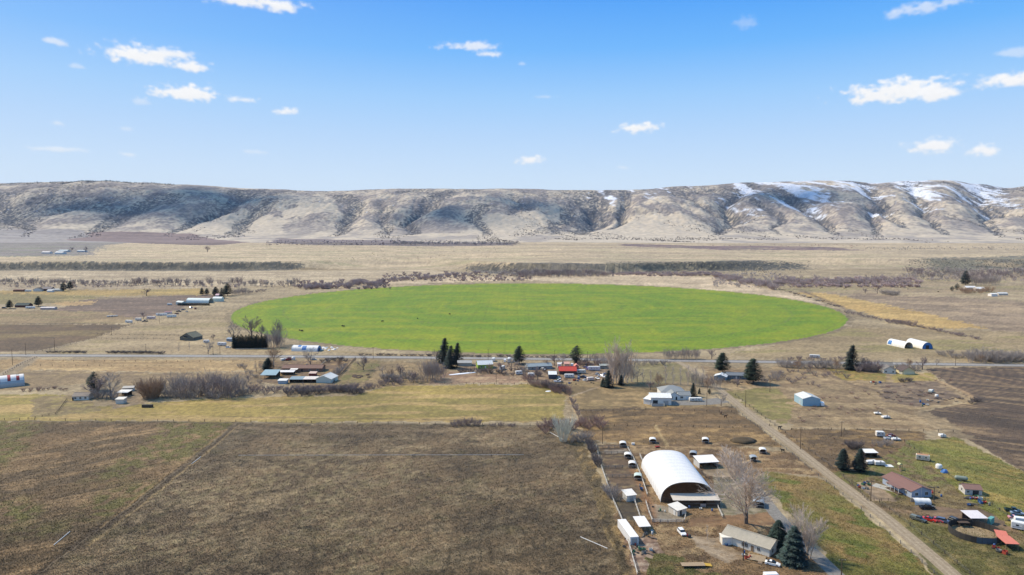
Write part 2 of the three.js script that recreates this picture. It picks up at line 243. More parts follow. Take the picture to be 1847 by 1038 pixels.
mark([[1652, 672], [1700, 690], [1742, 708], [1760, 722]], 2.4, [188, 160, 118], 0.5);
mark([[1560, 728], [1620, 745], [1690, 772]], 2.0, [182, 162, 126], 0.6);
mark([[1480, 664], [1505, 680], [1540, 695], [1580, 705]], 2.0, [96, 82, 68], 0.8);
mark([[1700, 664], [1847, 690]], 3.0, [168, 140, 104], 0.8);
mark([[1740, 678], [1847, 700]], 2.0, [160, 136, 100], 0.8);
mark([[560, 632], [700, 640], [800, 643]], 6, [176, 156, 112], 0.5);
mark([[0, 583], [120, 584], [230, 583]], 3, [100, 88, 64], 0.6);
mark([[1440, 520], [1540, 566], [1650, 588], [1740, 604], [1770, 612]], 4, [120, 102, 84], 0.9);
mark([[1385, 515], [1440, 524], [1500, 545], [1560, 572]], 4, [118, 102, 86], 0.9);
mark([[40, 640], [60, 650], [20, 675], [-30, 690]], 5, [160, 146, 120], 0.3);
mark([[1560, 915], [1640, 925], [1760, 930], [1830, 960]], 2.5, [150, 126, 96], 0.6);
function segDist(P, x, d) { let m = 1e9; for (let k = 1; k < P.length; k++) { const [ax, ay] = P[k - 1], [bx, by] = P[k], ux = bx - ax, uy = by - ay, t = clamp(((x - ax) * ux + (d - ay) * uy) / (ux * ux + uy * uy)); const q = Math.hypot(x - ax - ux * t, d - ay - uy * t); if (q < m) m = q; } return m; }

const C = { tanA: alb([182, 166, 132]), tanB: alb([162, 146, 114]), benA: alb([210, 192, 158]), benB: alb([186, 171, 142]), gA: alb([136, 160, 4]), gB: alb([110, 147, 4]), gC: alb([166, 172, 20]), ring: alb([124, 110, 84]),
  hillA: alb([190, 178, 157]), hillB: alb([157, 148, 137]), hillC: alb([110, 104, 104]), brush: alb([74, 76, 80]), snow: [0.66, 0.67, 0.70], dark: alb([58, 64, 74]) };
const mix3 = (a, b, t) => [a[0] + (b[0] - a[0]) * t, a[1] + (b[1] - a[1]) * t, a[2] + (b[2] - a[2]) * t];
let lastTuft = 0;
function groundColor(x, d) {
  let col, hit = null;
  const k = clamp(d / 500, 0.6, 3);
  const wx = (noise(x / 7, d / 7) - 0.5) + 0.6 * (noise(x / 2.1 + 40, d / 2.1) - 0.5), wd = (noise(x / 7 + 90, d / 7) - 0.5) + 0.6 * (noise(x / 2.1, d / 2.1 + 70) - 0.5);
  const pr = Math.hypot(x - PIVOT.x + wx * 3, d - PIVOT.d + wd * 3);
  lastTuft = 0;
  if (pr < PIVOT.r) {
    const n = fbm(x / 60, d / 60, 4), m = fbm(x / 9 + 3, d / 22, 3), arc = noise(pr / 16, 3.3);
    col = mix3(C.gB, C.gA, clamp(n * 1.6 - 0.3)); col = mix3(col, C.gC, clamp((m - 0.42) * 1.6) * 0.6); col = mix3(col, C.gB, 0.8 * sstep(0.5, 0.75, arc)); col = mix3(col, C.gC, 0.5 * sstep(.5, .72, fbm(x / 70 + 20, d / 16, 3)));
    if (Math.abs(pr % 55 - 20) < 1.3) col = mix3(col, C.ring, .35 * noise(x / 9, d / 9)); const w = 0.82 + 0.36 * noise(x / 2.3, d / 3.5); return col.map(v => v * w);
  }
  for (let q = regions.length - 1; q >= 0; q--) { const g = regions[q]; const sx = x + wx * g.wobble * k * 2, sd = d + wd * g.wobble * k * 3; if (sx < g.x0 || sx > g.x1 || sd < g.d0 || sd > g.d1) continue; if (inside(g.P, sx, sd)) { hit = g; break; } }
  let a, b, c, sc = 30, u = x, w = d;
  if (hit) { a = hit.a; b = hit.b; c = hit.c; sc = hit.scale; u = (x * hit.ca + d * hit.sa) / hit.stretch; w = -x * hit.sa + d * hit.ca; lastTuft = hit.tuft || 0; }
  else if (d > bluffAt(x) + 30) { a = C.benA; b = C.benB; sc = 80; u = x / 5; }
  else { a = C.tanA; b = C.tanB; sc = 22; u = x / 3; }
  const n = fbm(u / sc, w / sc, 5);
  col = mix3(a, b, sstep(0.36, 0.64, n));
  if (c) col = mix3(col, c, 0.85 * sstep(0.54, 0.68, fbm(u / sc * 1.7 + 31, w / sc * 1.7 - 12, 4)));
  if (hit && hit.green) col = mix3(col, hit.green, 0.85 * sstep(0.48, 0.62, fbm(x / hit.gs + 7, d / hit.gs / 1.5 + 4, 3)) * sstep(0.2, 0.6, noise(x / 3, d / 3)));
  if (hit && hit.rill) {                                                 // the field's dark, matted drainage lines and bleached tussocks
    const q1 = Math.abs(fbm(x / 16 + 2 * wx, d / 22 + 8, 4) - 0.5), q2 = Math.abs(fbm(x / 7 + 50, d / 11 + wd, 3) - 0.5), big = fbm(x / 48 + 60, d / 48, 3);
    col = mix3(col, alb([52, 46, 36]), 0.75 * sstep(0.016, 0.002, q1) * sstep(0.3, 0.5, noise(x / 25, d / 25)));
    col = mix3(col, alb([66, 60, 44]), 0.6 * sstep(0.035, 0.0, q2));
    col = mix3(col, alb([160, 146, 108]), 0.55 * sstep(0.36, 0.72, big) * sstep(0.4, 0.75, noise(x / 1.9, d / 2.4)));
    col = mix3(col, alb([78, 70, 52]), 0.35 * sstep(0.5, 0.34, big) * (0.4 + noise(x / 2.2, d / 2.6)));
    col = mix3(col, alb([108, 102, 62]), 0.3 * sstep(0.62, 0.8, fbm(x / 9 + 3, d / 8, 3)));
  }
  for (const m of lineMarks) { if (x < m.x0 || x > m.x1 || d < m.d0 || d > m.d1) continue; const q = segDist(m.P, x + wx * 1.6 * k, d + wd * 2.2 * k) / (m.width * (0.7 + 0.6 * noise(x / 6, d / 6))); if (q < 1) col = mix3(col, m.col, (1 - q * q) * (0.95 - m.rough * 0.6 * noise(x / 3.3, d / 3.3))); }
  if (pr < PIVOT.r + 7) col = mix3(col, C.ring, 0.75 * noise(x / 5, d / 5) + 0.1);
  const fine = 0.66 + 0.68 * fbm(x / 1.7, d / 2.2, 2), coarse = (0.84 + 0.32 * noise(x / 28 + 12, d / 28)) * (0.86 + 0.28 * fbm(x / 9 + 4, d / 7, 2)) * (hit && hit.rows ? 1 + hit.rows * Math.sin((-x * hit.sa + d * hit.ca) * 6.283 / 3.6 + 5 * noise(x / 40, d / 40)) : 1);
  return col.map(v => v * fine * coarse);
}
const darkHills = [[[40, 388], [120, 372], [250, 357], [300, 352], [480, 345], [478, 362], [400, 372], [330, 388], [230, 384], [150, 392]], [[755, 372], [800, 366], [820, 380], [800, 400], [765, 398]], [[905, 362], [985, 360], [1005, 380], [930, 382]], [[1345, 353], [1420, 350], [1500, 356], [1510, 372], [1440, 368], [1350, 362]], [[1480, 370], [1530, 378], [1500, 384]], [[0, 330], [190, 326], [320, 334], [300, 337], [0, 336]], [[620, 372], [660, 370], [655, 392], [622, 392]], [[1560, 366], [1610, 362], [1640, 372], [1580, 376]], [[640, 405], [820, 392], [830, 402], [690, 420]], [[1240, 420], [1420, 425], [1700, 432], [1700, 440], [1250, 440]]].map(P => P.map(([x, y]) => { const g = G(x, y); return [g.x, -g.z]; }));
const fanHills = [[[1130, 398], [1190, 386], [1290, 410], [1310, 442], [960, 440], [1040, 410]], [[860, 400], [990, 385], [1030, 400], [980, 412], [860, 440]], [[320, 400], [430, 380], [520, 396], [500, 425], [300, 420]], [[500, 375], [600, 368], [620, 390], [510, 395]]].map(P => P.map(([x, y]) => { const g = G(x, y); return [g.x, -g.z]; }));
function hillColor(x, d, hs) {
  const [, near, s, gul] = hs, px = CX + F * x / d;
  if (s < 0.5) { const gx = x + 40 * (noise(x / 60, d / 60) - .5), gd = d + 60 * (noise(x / 60 + 5, d / 60) - .5); for (let q = 0; q < 6; q++) { const g = regions[q]; if (gx > g.x0 && gx < g.x1 && gd > g.d0 && gd < g.d1 && inside(g.P, gx, gd)) { const t = fbm((x * g.ca + d * g.sa) / g.stretch / g.scale, (-x * g.sa + d * g.ca) / g.scale, 4), w = 0.8 + 0.4 * noise(x / 14, d / 20); return mix3(g.a, g.b, sstep(.36, .64, t)).map(v => v * w); } } }
  const jx = x + 120 * (fbm(x / 140, d / 140, 3) - 0.5), jd = d + 260 * (fbm(x / 140 + 9, d / 160, 3) - 0.5);
  const n = fbm(x / 130, d / 170, 4), sp = noise(x / 13, d / 22), sp2 = noise(x / 9 + 40, d / 15);
  let col = mix3(C.hillA, C.hillB, sstep(0.35, 0.62, n));
  const fan = fanHills.some(P => inside(P, jx, jd));
  if (!fan) { col = mix3(col, C.hillC, 0.8 * sstep(.1, .42, s) * sstep(0.55, 0.8, sp * 0.55 + n * 0.5 + 0.12 * sp2 + 0.1 * s)); col = mix3(col, C.brush, 0.8 * sstep(.12, .4, s) * sstep(0.62, 0.85, gul) * sstep(0.35, 0.7, sp2)); }
  else col = mix3(col, C.hillA, 0.75);
  if (near < 0.35 && s > 0.2) col = mix3(col, C.brush, 0.9 * sstep(0.3, 0.62, sp2 + 0.25 * (0.35 - near)));
  // old snow: lies in the gullies and along the crest to the right
  const reach = sstep(980, 1120, px) * 0.20 + sstep(1230, 1420, px) * 0.18 * (1 - sstep(1800, 1850, px)) + 0.06 * sstep(800, 900, px) * (1 - sstep(930, 960, px));
  const bed = fbm(x / 95 + d / 900, d / 420 + 3, 4) * 0.75 + 0.35 * (s - 0.55) + (near < 0.6 ? 0.06 : 0) + 0.05 * gul + 0.36 * (fbm(x / 30 + 3 + d / 70, d / 80, 3) - 0.5) + 0.10 * (sp - 0.5);
  if (s > 0.5 && bed + reach > 0.915) col = mix3(col, C.snow, clamp((bed + reach - 0.915) * 18) * (0.75 + 0.25 * sp2));
  else if (s > 0.6 && sp2 * sp > 0.74) col = mix3(col, C.snow, 0.55);
  const w = 0.82 + 0.36 * noise(x / 16 + 7, d / 24);
  return col.map(v => v * w);
}

// grain of dry grass and soil, used on all open ground (uv in metres)
function grainTexture(size, seed, lo, hi, streak = 1) {
  const a = new Uint8Array(size * size * 4), r = rng(seed), cell = 64, tab = [];
  for (let k = 0; k < 4; k++) { const n = size >> (k + 1) << 0, m = Math.max(4, n >> k); tab.push([m, Float32Array.from({ length: m * m }, () => r())]); }
  for (let j = 0; j < size; j++) for (let i = 0; i < size; i++) {
    let v = 0.45 * r();
    for (let k = 0; k < 4; k++) { const [m, t] = tab[k], x = i / size * m, y = j / size * m, x0 = Math.floor(x), y0 = Math.floor(y), u = x - x0, w = y - y0, q = (p, o) => t[(p % m) + (o % m) * m]; v += [0.3, 0.35, 0.3, 0.25][k] * ((q(x0, y0) * (1 - u) + q(x0 + 1, y0) * u) * (1 - w) + (q(x0, y0 + 1) * (1 - u) + q(x0 + 1, y0 + 1) * u) * w); }
    v = clamp((v / 1.65 - 0.5) * 2.6 + 0.5); const o = (j * size + i) * 4, g = lerp(lo, hi, v) * 255; a[o] = g; a[o + 1] = g * lerp(0.97, 1, v); a[o + 2] = g * lerp(0.93, 1, v); a[o + 3] = 255;
  }
  const t = new THREE.DataTexture(a, size, size); t.wrapS = t.wrapT = THREE.RepeatWrapping; t.magFilter = THREE.LinearFilter; t.minFilter = THREE.LinearFilter; t.colorSpace = THREE.SRGBColorSpace; t.needsUpdate = true; return t;
}
const grain = grainTexture(1024, 5, 0.70, 1.0);
const grainBump = grain.clone(); grainBump.colorSpace = THREE.NoColorSpace;
const M = {};
M.ground = new THREE.MeshStandardMaterial({ vertexColors: true, roughness: 0.96, map: grain, bumpMap: grainBump, bumpScale: 0.10 });
M.hill = new THREE.MeshStandardMaterial({ vertexColors: true, roughness: 1 });

function fanMesh(name, rows, cols, heightFn, colorFn, mat, uvScale) {
  const nr = rows.length, nc = cols.length, pos = new Float32Array(nr * nc * 3), colr = new Float32Array(nr * nc * 3), uv = new Float32Array(nr * nc * 2), idx = new Uint32Array((nr - 1) * (nc - 1) * 6);
  let p = 0, q = 0;
  for (let j = 0; j < nr; j++) for (let i = 0; i < nc; i++) {
    const d = rows[j], x = cols[i] * d, [h, extra] = heightFn(x, d), c = colorFn(x, d, extra);
    pos.set([x, h, -d], p); colr.set(c, p); uv.set([x / uvScale, d / uvScale], q); p += 3; q += 2;
  }
  let o = 0;
  for (let j = 0; j < nr - 1; j++) for (let i = 0; i < nc - 1; i++) { const a = j * nc + i, b = a + 1, c = a + nc, e = c + 1; idx.set([a, b, e, a, e, c], o); o += 6; }
  const g = new THREE.BufferGeometry(); g.setAttribute('position', new THREE.BufferAttribute(pos, 3)); g.setAttribute('color', new THREE.BufferAttribute(colr, 3)); g.setAttribute('uv', new THREE.BufferAttribute(uv, 2)); g.setIndex(new THREE.BufferAttribute(idx, 1)); g.computeVertexNormals();
  const m = new THREE.Mesh(g, mat); m.name = name; m.castShadow = m.receiveShadow = true; m.userData = { kind: 'structure' }; scene.add(m); return m;
}
const cols = []; for (let k = -86; k < -46; k += 4) cols.push(Math.tan(k * Math.PI / 180)); { const a = Math.tan(-42 * Math.PI / 180), n = 1000; cols.push(Math.tan(-44 * Math.PI / 180)); for (let i = 0; i <= n; i++) cols.push(a + (-2 * a) * i / n); } for (let k = 44; k <= 86; k += 4) cols.push(Math.tan(k * Math.PI / 180));
const rows = [1, 60, 120, 170]; for (let y = 1090; y > 490; y -= 1.5) rows.push(CAM_H * F / (y - HOR)); { let d = rows[rows.length - 1]; while (d < FOOT - 30) { d += d < 2050 ? 5.5 : 24; rows.push(d); } rows.push(FOOT); }
const hrows = [FOOT]; for (let d = FOOT + 11; d < CREST + 500; d += 11) hrows.push(d); hrows.push(CREST + 900, 9000, 11000);
fanMesh('ground', rows, cols, (x, d) => [height(x, d), 0], groundColor, M.ground, 14);
fanMesh('hills', hrows, cols, (x, d) => { const hs = hillShape(x, d); return [height(x, d), hs]; }, hillColor, M.hill, 60);
{ // the valley behind the camera
  const g = new THREE.PlaneGeometry(9000, 4000, 8, 8); g.rotateX(-Math.PI / 2); g.translate(0, 0, 1999); g.setAttribute('color', new THREE.Float32BufferAttribute(new Float32Array(g.attributes.position.count * 3).map((_, i) => [0.16, 0.135, 0.085][i % 3]), 3));
  const m = new THREE.Mesh(g, M.ground); m.name = 'valley_floor'; m.userData = { kind: 'structure' }; m.receiveShadow = true; const uv = g.attributes.uv, ps = g.attributes.position; for (let i = 0; i < uv.count; i++) uv.setXY(i, ps.getX(i) / 14, ps.getZ(i) / 14); scene.add(m);
}
// clouds high to the left, above the frame, whose shadows lie on the ridge
for (const [x, y, wx, wz, alt] of [[190, 374, 800, 330, 3900], [400, 360, 700, 340, 4000], [790, 384, 330, 330, 3800], [950, 370, 420, 250, 3900], [1425, 360, 560, 280, 4100]]) {
  const S = G(x, y), t = (alt - S.y) / SUN.y, g = new THREE.IcosahedronGeometry(1, 18), ps = g.attributes.position, v = new THREE.Vector3();
  for (let i = 0; i < ps.count; i++) { v.fromBufferAttribute(ps, i); const n = .72 + .55 * fbm(v.x * 2.2 + x, v.z * 2.2 + v.y, 4); ps.setXYZ(i, v.x * wx * n, (v.y > 0 ? v.y * 260 : v.y * 70) * n, v.z * wz * n); }
  g.computeVertexNormals(); const m = new THREE.Mesh(g, new THREE.MeshStandardMaterial({ color: new THREE.Color().setRGB(.85, .85, .86), roughness: 1 })); m.name = x === 190 ? 'cloud' : `cloud_00${[400, 790, 950, 1425].indexOf(x) + 1}`; m.userData = { kind: 'structure' }; m.position.copy(S).addScaledVector(SUN, t); scene.add(m);
}
// roads: strips laid just above the ground
function strip(name, pts, width, mat, lift, world) {
  const P = (world || pts.map(([x, y]) => G(x, y))), cv = new THREE.CatmullRomCurve3(P, false, 'catmullrom', 0.3), n = Math.max(8, Math.round(cv.getLength() / 5)), pos = [], uv = [], idx = [], nw = 6; let run = 0, last = null;
  for (let k = 0; k <= n; k++) { const p = cv.getPointAt(k / n), t = cv.getTangentAt(k / n), nx = -t.z, nz = t.x, l = Math.hypot(nx, nz) || 1; if (last) run += p.distanceTo(last); last = p;
    for (let i = 0; i <= nw; i++) { const e = i === 0 || i === nw ? 0.25 * (noise(run / 3, i) - 0.5) : 0, o = (i / nw - 0.5) * width + e; const x = p.x + nx / l * o, z = p.z + nz / l * o; pos.push(x, ground(x, z) + lift, z); uv.push(x / 6, z / 6); if (k < n && i < nw) { const a = k * (nw + 1) + i, b = a + 1, c = a + nw + 1; idx.push(a, c, b, b, c, c + 1); } } }
  const g = new THREE.BufferGeometry(); g.setAttribute('position', new THREE.Float32BufferAttribute(pos, 3)); g.setAttribute('uv', new THREE.Float32BufferAttribute(uv, 2)); g.setIndex(idx); g.computeVertexNormals(); const na = g.attributes.normal; if (na.getY(0) < 0) { const ix = g.index.array; for (let i = 0; i < ix.length; i += 3) { const t = ix[i]; ix[i] = ix[i + 1]; ix[i + 1] = t; } g.computeVertexNormals(); }
  const m = new THREE.Mesh(g, mat); m.name = name; m.userData = { kind: 'structure' }; m.receiveShadow = true; scene.add(m); return m;
}
const mk = (c, rough = 0.9, o = {}) => new THREE.MeshStandardMaterial({ color: new THREE.Color().setRGB(...c), roughness: rough, ...o });
const L = (r, g, b, k = 0.78) => lin([r, g, b]).map(v => v * k);
M.asphalt = mk(L(170, 166, 162, .9), 0.92, { map: grain, bumpMap: grainBump, bumpScale: 0.01 });
M.gravelRoad = mk(L(176, 156, 126, .88), 0.95, { map: grain, bumpMap: grainBump, bumpScale: 0.03 });
M.rut = mk(L(188, 169, 140, .88), 0.95, { map: grain });
M.shoulder = mk(L(128, 116, 98), 0.95, { map: grain, bumpMap: grainBump, bumpScale: 0.03 });
M.greyGravel = mk(L(158, 152, 142), 0.95, { map: grain, bumpMap: grainBump, bumpScale: 0.03 });
M.paint = mk([0.55, 0.55, 0.52], 0.8); M.yellowPaint = mk([0.5, 0.36, 0.06], 0.8);
const HW = [[-330, 640.5], [0, 641.5], [460, 643], [760, 645.5], [1110, 649.5], [1400, 653.5], [1700, 657.5], [2150, 664]];
const hwP = HW.map(([x, y]) => G(x, y));
const side = (P, o) => P.map((p, k) => { const a = P[Math.max(0, k - 1)], b = P[Math.min(P.length - 1, k + 1)], t = b.clone().sub(a).normalize(); return new THREE.Vector3(p.x - t.z * o, 0, p.z + t.x * o); });
strip('road_shoulder', 0, 13.5, M.shoulder, 0.03, hwP); strip('road', 0, 8.6, M.asphalt, 0.06, hwP);
strip('road_marking', 0, 0.16, M.yellowPaint, 0.066, side(hwP, 0.15)); strip('road_marking_001', 0, 0.16, M.paint, 0.066, side(hwP, 3.7)); strip('road_marking_002', 0, 0.16, M.paint, 0.066, side(hwP, -3.7));
const DR = [[1222, 653], [1246, 665], [1275, 684], [1312, 714], [1372, 762], [1429, 804], [1500, 860], [1580, 920], [1655, 982], [1718, 1036], [1790, 1100]];
const drP = DR.map(([x, y]) => G(x, y));
strip('dirt_road', 0, 5.4, M.gravelRoad, 0.034, drP);
strip('wheel_track', 0, 0.8, M.rut, 0.04, side(drP, 0.95)); strip('wheel_track_001', 0, 0.8, M.rut, 0.04, side(drP, -0.95));
strip('driveway', [[1346, 862], [1368, 888], [1400, 928], [1438, 970], [1470, 1000], [1508, 1036], [1560, 1090]], 5.2, M.greyGravel, 0.03);
strip('farmyard_drive', [[1206, 727], [1240, 727], [1275, 726], [1306, 722]], 13, M.greyGravel, 0.03);
strip('farm_track', [[66, 642], [40, 655], [0, 676], [-60, 700]], 5, M.gravelRoad, 0.034);
// ---------- naming, parts, placing ----------
const used = new Map();
function numbered(name) { const n = used.get(name) || 0; used.set(name, n + 1); return n ? `${name}_${String(n).padStart(3, '0')}` : name; }
function tag(o, label, category, group) { o.userData = { label, category }; if (group) o.userData.group = group; return o; }
function thing(name, label, category, p, turn = 0, group) { const g = new THREE.Group(); g.name = numbered(name); g.position.copy(p); g.rotation.y = turn; tag(g, label, category, group); scene.add(g); return g; }
function part(name, geo, mat, parent, label) { const m = new THREE.Mesh(geo, mat); m.name = name; if (label) m.userData.label = label; parent.add(m); return m; }
function copyOf(proto, name, label, category, p, turn, scale, group) { const c = proto.clone(); c.name = numbered(name); c.position.copy(p); c.rotation.y = turn; c.scale.set(...(Array.isArray(scale) ? scale : [scale, scale, scale])); tag(c, label, category, group); scene.add(c); return c; }
const ORD = ['first', 'second', 'third', 'fourth', 'fifth', 'sixth', 'seventh', 'eighth', 'ninth', 'tenth', 'eleventh', 'twelfth', '13th', '14th', '15th', '16th', '17th', '18th', '19th', '20th', '21st', '22nd', '23rd', '24th', '25th', '26th'];
const nth = (label, k, n) => n > 26 ? label : n === 1 ? label : k === n - 1 ? `${label}, rightmost` : `${label}, ${ORD[k]} from left`;
const pxPerM = p => F / (-p.z * Math.cos(PITCH) + (CAM_H - p.y) * Math.sin(PITCH));
const bx = (w, h, d, x = 0, y = 0, z = 0, ry = 0, rz = 0, rx = 0) => { const g = new THREE.BoxGeometry(w, h, d); if (rz) g.rotateZ(rz); if (rx) g.rotateX(rx); if (ry) g.rotateY(ry); g.translate(x, y, z); return g; };
const cyl = (r0, r1, h, x, y, z, n = 8, rx = 0, rz = 0) => { const g = new THREE.CylinderGeometry(r1, r0, h, n); if (rx) g.rotateX(rx); if (rz) g.rotateZ(rz); g.translate(x, y, z); return g; };
const join = a => mergeGeometries(a.map(g => { const q = g.index ? g.toNonIndexed() : g; for (const k of Object.keys(q.attributes)) if (!['position', 'normal', 'uv'].includes(k)) q.deleteAttribute(k); if (!q.attributes.uv) q.setAttribute('uv', new THREE.Float32BufferAttribute(new Float32Array(q.attributes.position.count * 2), 2)); return q; }));
function prism(pts, len, axis, off = 0) { // outline extruded along z (axis 'z': outline in x,y) or along x (axis 'x': outline in z,y)
  const s = new THREE.Shape(pts.map(p => new THREE.Vector2(...p))); const g = new THREE.ExtrudeGeometry(s, { depth: len, bevelEnabled: false, curveSegments: 6 });
  if (axis === 'x') { g.rotateY(-Math.PI / 2); g.scale(1, 1, 1); g.translate(len / 2, 0, 0); } else g.translate(0, 0, -len / 2);
  if (off) g.translate(0, 0, off); return g;
}
// weathered paint: faint streaks and blotches of dirt
const weather = (() => { const n = 256, a = new Uint8Array(n * n * 4); for (let j = 0; j < n; j++) for (let i = 0; i < n; i++) { const v = 0.90 + 0.10 * fbm(i / 9, j / 60, 4) + 0.05 * (noise(i / 3, j / 5) - 0.5); const o = (j * n + i) * 4; a[o] = 255 * clamp(v); a[o + 1] = 253 * clamp(v); a[o + 2] = 249 * clamp(v); a[o + 3] = 255; } const t = new THREE.DataTexture(a, n, n); t.wrapS = t.wrapT = THREE.RepeatWrapping; t.magFilter = THREE.LinearFilter; t.colorSpace = THREE.SRGBColorSpace; t.needsUpdate = true; return t; })();
const matCache = new Map();
function paint(rgb, rough = 0.75, metal = 0, plain = false) { const key = rgb.join() + rough + metal + plain; if (!matCache.has(key)) matCache.set(key, new THREE.MeshStandardMaterial({ color: new THREE.Color().setRGB(...L(...rgb, 0.9).map((v, i) => v * [1.03, .99, .92][i])), roughness: rough, metalness: metal, ...(plain ? {} : { map: weather }) })); return matCache.get(key); }
M.glass = new THREE.MeshStandardMaterial({ color: new THREE.Color().setRGB(0.02, 0.025, 0.03), roughness: 0.12 });
M.rubber = mk([0.025, 0.025, 0.026], 0.9); M.chrome = mk([0.5, 0.5, 0.5], 0.35, { metalness: 0.8 }); M.tail = mk([0.35, 0.02, 0.02], 0.4); M.lamp = mk([0.7, 0.7, 0.68], 0.3);
M.pole = mk(L(104, 84, 66), 0.95, { map: weather }); M.post = mk(L(96, 82, 68), 0.95); M.greyPost = mk(L(140, 132, 120), 0.9); M.whiteRail = mk(L(216, 208, 194), 0.7); M.wire = mk([0.2, 0.19, 0.18], 0.6, { metalness: 0.5 });
M.timber = mk(L(150, 126, 100), 0.9, { map: weather }); M.oldTimber = mk(L(120, 110, 98), 0.95, { map: weather }); M.darkTimber = mk(L(96, 78, 64), 0.95, { map: weather }); M.concrete = mk(L(196, 190, 178), 0.9, { map: weather });
M.steel = mk([0.42, 0.43, 0.44], 0.5, { metalness: 0.6 }); M.dark = mk([0.03, 0.03, 0.032], 0.9); M.sand = mk(L(190, 166, 128), 0.98, { map: grain }); M.soil = mk(L(172, 136, 104), 0.98, { map: grain });

// ---------- buildings ----------
// A and B are the ends of the front wall on the ground; the building goes back from there. Local x runs from A to B, z towards the front.
function footing(A, B) { const a = G(...A), b = G(...B), u = b.clone().sub(a); return { p: a.clone().add(b).multiplyScalar(0.5), len: Math.hypot(u.x, u.z), turn: Math.atan2(-u.z, u.x) }; }
function opening(t, kind, face, at, y, w, h, Lw, D, o) {
  const g = kind === 'window' ? bx(w + 0.24, h + 0.24, 0.1) : bx(w, h, 0.1), m = part(kind, g, kind === 'window' ? o.trim : o.doorMat || o.trim, t);
  const z0 = face === 'f' ? 0.02 : face === 'b' ? -D - 0.02 : 0;
  if (face === 'f') { m.position.set(at, y, 0.04); } else if (face === 'l') { m.position.set(-Lw / 2 - 0.04, y, at); m.rotation.y = -Math.PI / 2; } else { m.position.set(Lw / 2 + 0.04, y, at); m.rotation.y = Math.PI / 2; }
  if (kind === 'window') { const pn = part('pane', bx(w, h, 0.06), M.glass, m); pn.position.z = 0.05; const bar = part('glazing_bar', bx(0.07, h, 0.03), o.trim, m); bar.position.z = 0.085; }
  else { const hd = part('handle', bx(0.08, 0.2, 0.08), M.steel, m); hd.position.set(w * 0.4, 0, 0.08); }
}
function building(name, label, category, A, B, D, o, group) {
  const f = footing(A, B), t = thing(name, label, category, f.p, f.turn, group), Lw = o.len || f.len, h = o.h, rh = o.rise ?? 1.4, ov = o.over ?? 0.35, kind = o.roof || 'gx', zc = -D / 2;
  o.trim = o.trim || paint([232, 230, 224]);
  const wall = paint(o.wall || [228, 226, 220], 0.85), roofM = o.roofMat || paint(o.top || [150, 150, 150], o.metal ? 0.45 : 0.9, o.metal ? 0.25 : 0);
  const th = 0.14, slabs = [], ribs = [];
  const slope = (run, rise) => Math.hypot(run, rise);
  let wg;
  if (kind === 'gx') { wg = prism([[-D / 2, 0], [D / 2, 0], [D / 2, h], [0, h + rh], [-D / 2, h]], Lw, 'x', zc); const a = Math.atan2(rh, D / 2), sl = slope(D / 2, rh) + ov;
    for (const s of [1, -1]) { const cz = zc + s * (D / 4 + ov * Math.cos(a) / 2), cy = h + rh / 2 - Math.sin(a) * ov / 2 + th * 0.7; slabs.push(bx(Lw + 2 * ov, th, sl, 0, cy, cz, 0, 0, s * a)); if (o.ribs) for (let x = -Lw / 2; x <= Lw / 2; x += o.ribs) ribs.push(bx(0.07, 0.06, sl, x, cy + 0.1, cz, 0, 0, s * a)); }
    slabs.push(bx(Lw + 2 * ov, 0.12, 0.4, 0, h + rh + th + 0.05, zc)); }
  else if (kind === 'gz') { wg = prism([[-Lw / 2, 0], [Lw / 2, 0], [Lw / 2, h], [0, h + rh], [-Lw / 2, h]], D, 'z', zc); const a = Math.atan2(rh, Lw / 2), sl = slope(Lw / 2, rh) + ov;
    for (const s of [1, -1]) { const cx = s * (Lw / 4 + ov * Math.cos(a) / 2), cy = h + rh / 2 - Math.sin(a) * ov / 2 + th * 0.7; slabs.push(bx(sl, th, D + 2 * ov, cx, cy, zc, 0, -s * a)); if (o.ribs) for (let z = -D; z <= 0; z += o.ribs) ribs.push(bx(sl, 0.06, 0.07, cx, cy + 0.1, z, 0, -s * a)); }
    slabs.push(bx(0.4, 0.12, D + 2 * ov, 0, h + rh + th + 0.05, zc)); }
  else if (kind === 'hip') { wg = bx(Lw, h, D, 0, h / 2, zc); const e = ov, x0 = Lw / 2 + e, z0 = D / 2 + e, r = Math.max(0.4, Lw / 2 - D / 2), pos = [], q = (...v) => pos.push(...v), y0 = h - 0.05, y1 = h + rh;
    const c = [[-x0, y0, z0], [x0, y0, z0], [x0, y0, -z0], [-x0, y0, -z0]], R1 = [-r, y1, 0], R2 = [r, y1, 0]; const tri = (a, b, d) => q(...a, ...b, ...d);
    tri(c[0], c[1], R2); tri(c[0], R2, R1); tri(c[2], c[3], R1); tri(c[2], R1, R2); tri(c[1], c[2], R2); tri(c[3], c[0], R1); tri(c[0], c[2], c[1]); tri(c[0], c[3], c[2]);
    const g = new THREE.BufferGeometry(); g.setAttribute('position', new THREE.Float32BufferAttribute(pos, 3)); g.computeVertexNormals(); g.translate(0, 0.06, zc); slabs.push(g); }
  else if (kind === 'shed') { const hb = h + rh; wg = prism([[-D / 2, 0], [D / 2, 0], [D / 2, h], [-D / 2, hb]], Lw, 'x', zc); const a = Math.atan2(rh, D), sl = slope(D, rh) + 2 * ov; slabs.push(bx(Lw + 2 * ov, th, sl, 0, h + rh / 2 + th * 0.6, zc, 0, 0, a)); if (o.ribs) for (let x = -Lw / 2; x <= Lw / 2; x += o.ribs) ribs.push(bx(0.07, 0.06, sl, x, h + rh / 2 + th * 0.6 + 0.1, zc, 0, 0, a)); }
  else { wg = bx(Lw, h, D, 0, h / 2, zc); slabs.push(bx(Lw + 2 * ov, th, D + 2 * ov, 0, h + th * 0.55, zc)); }
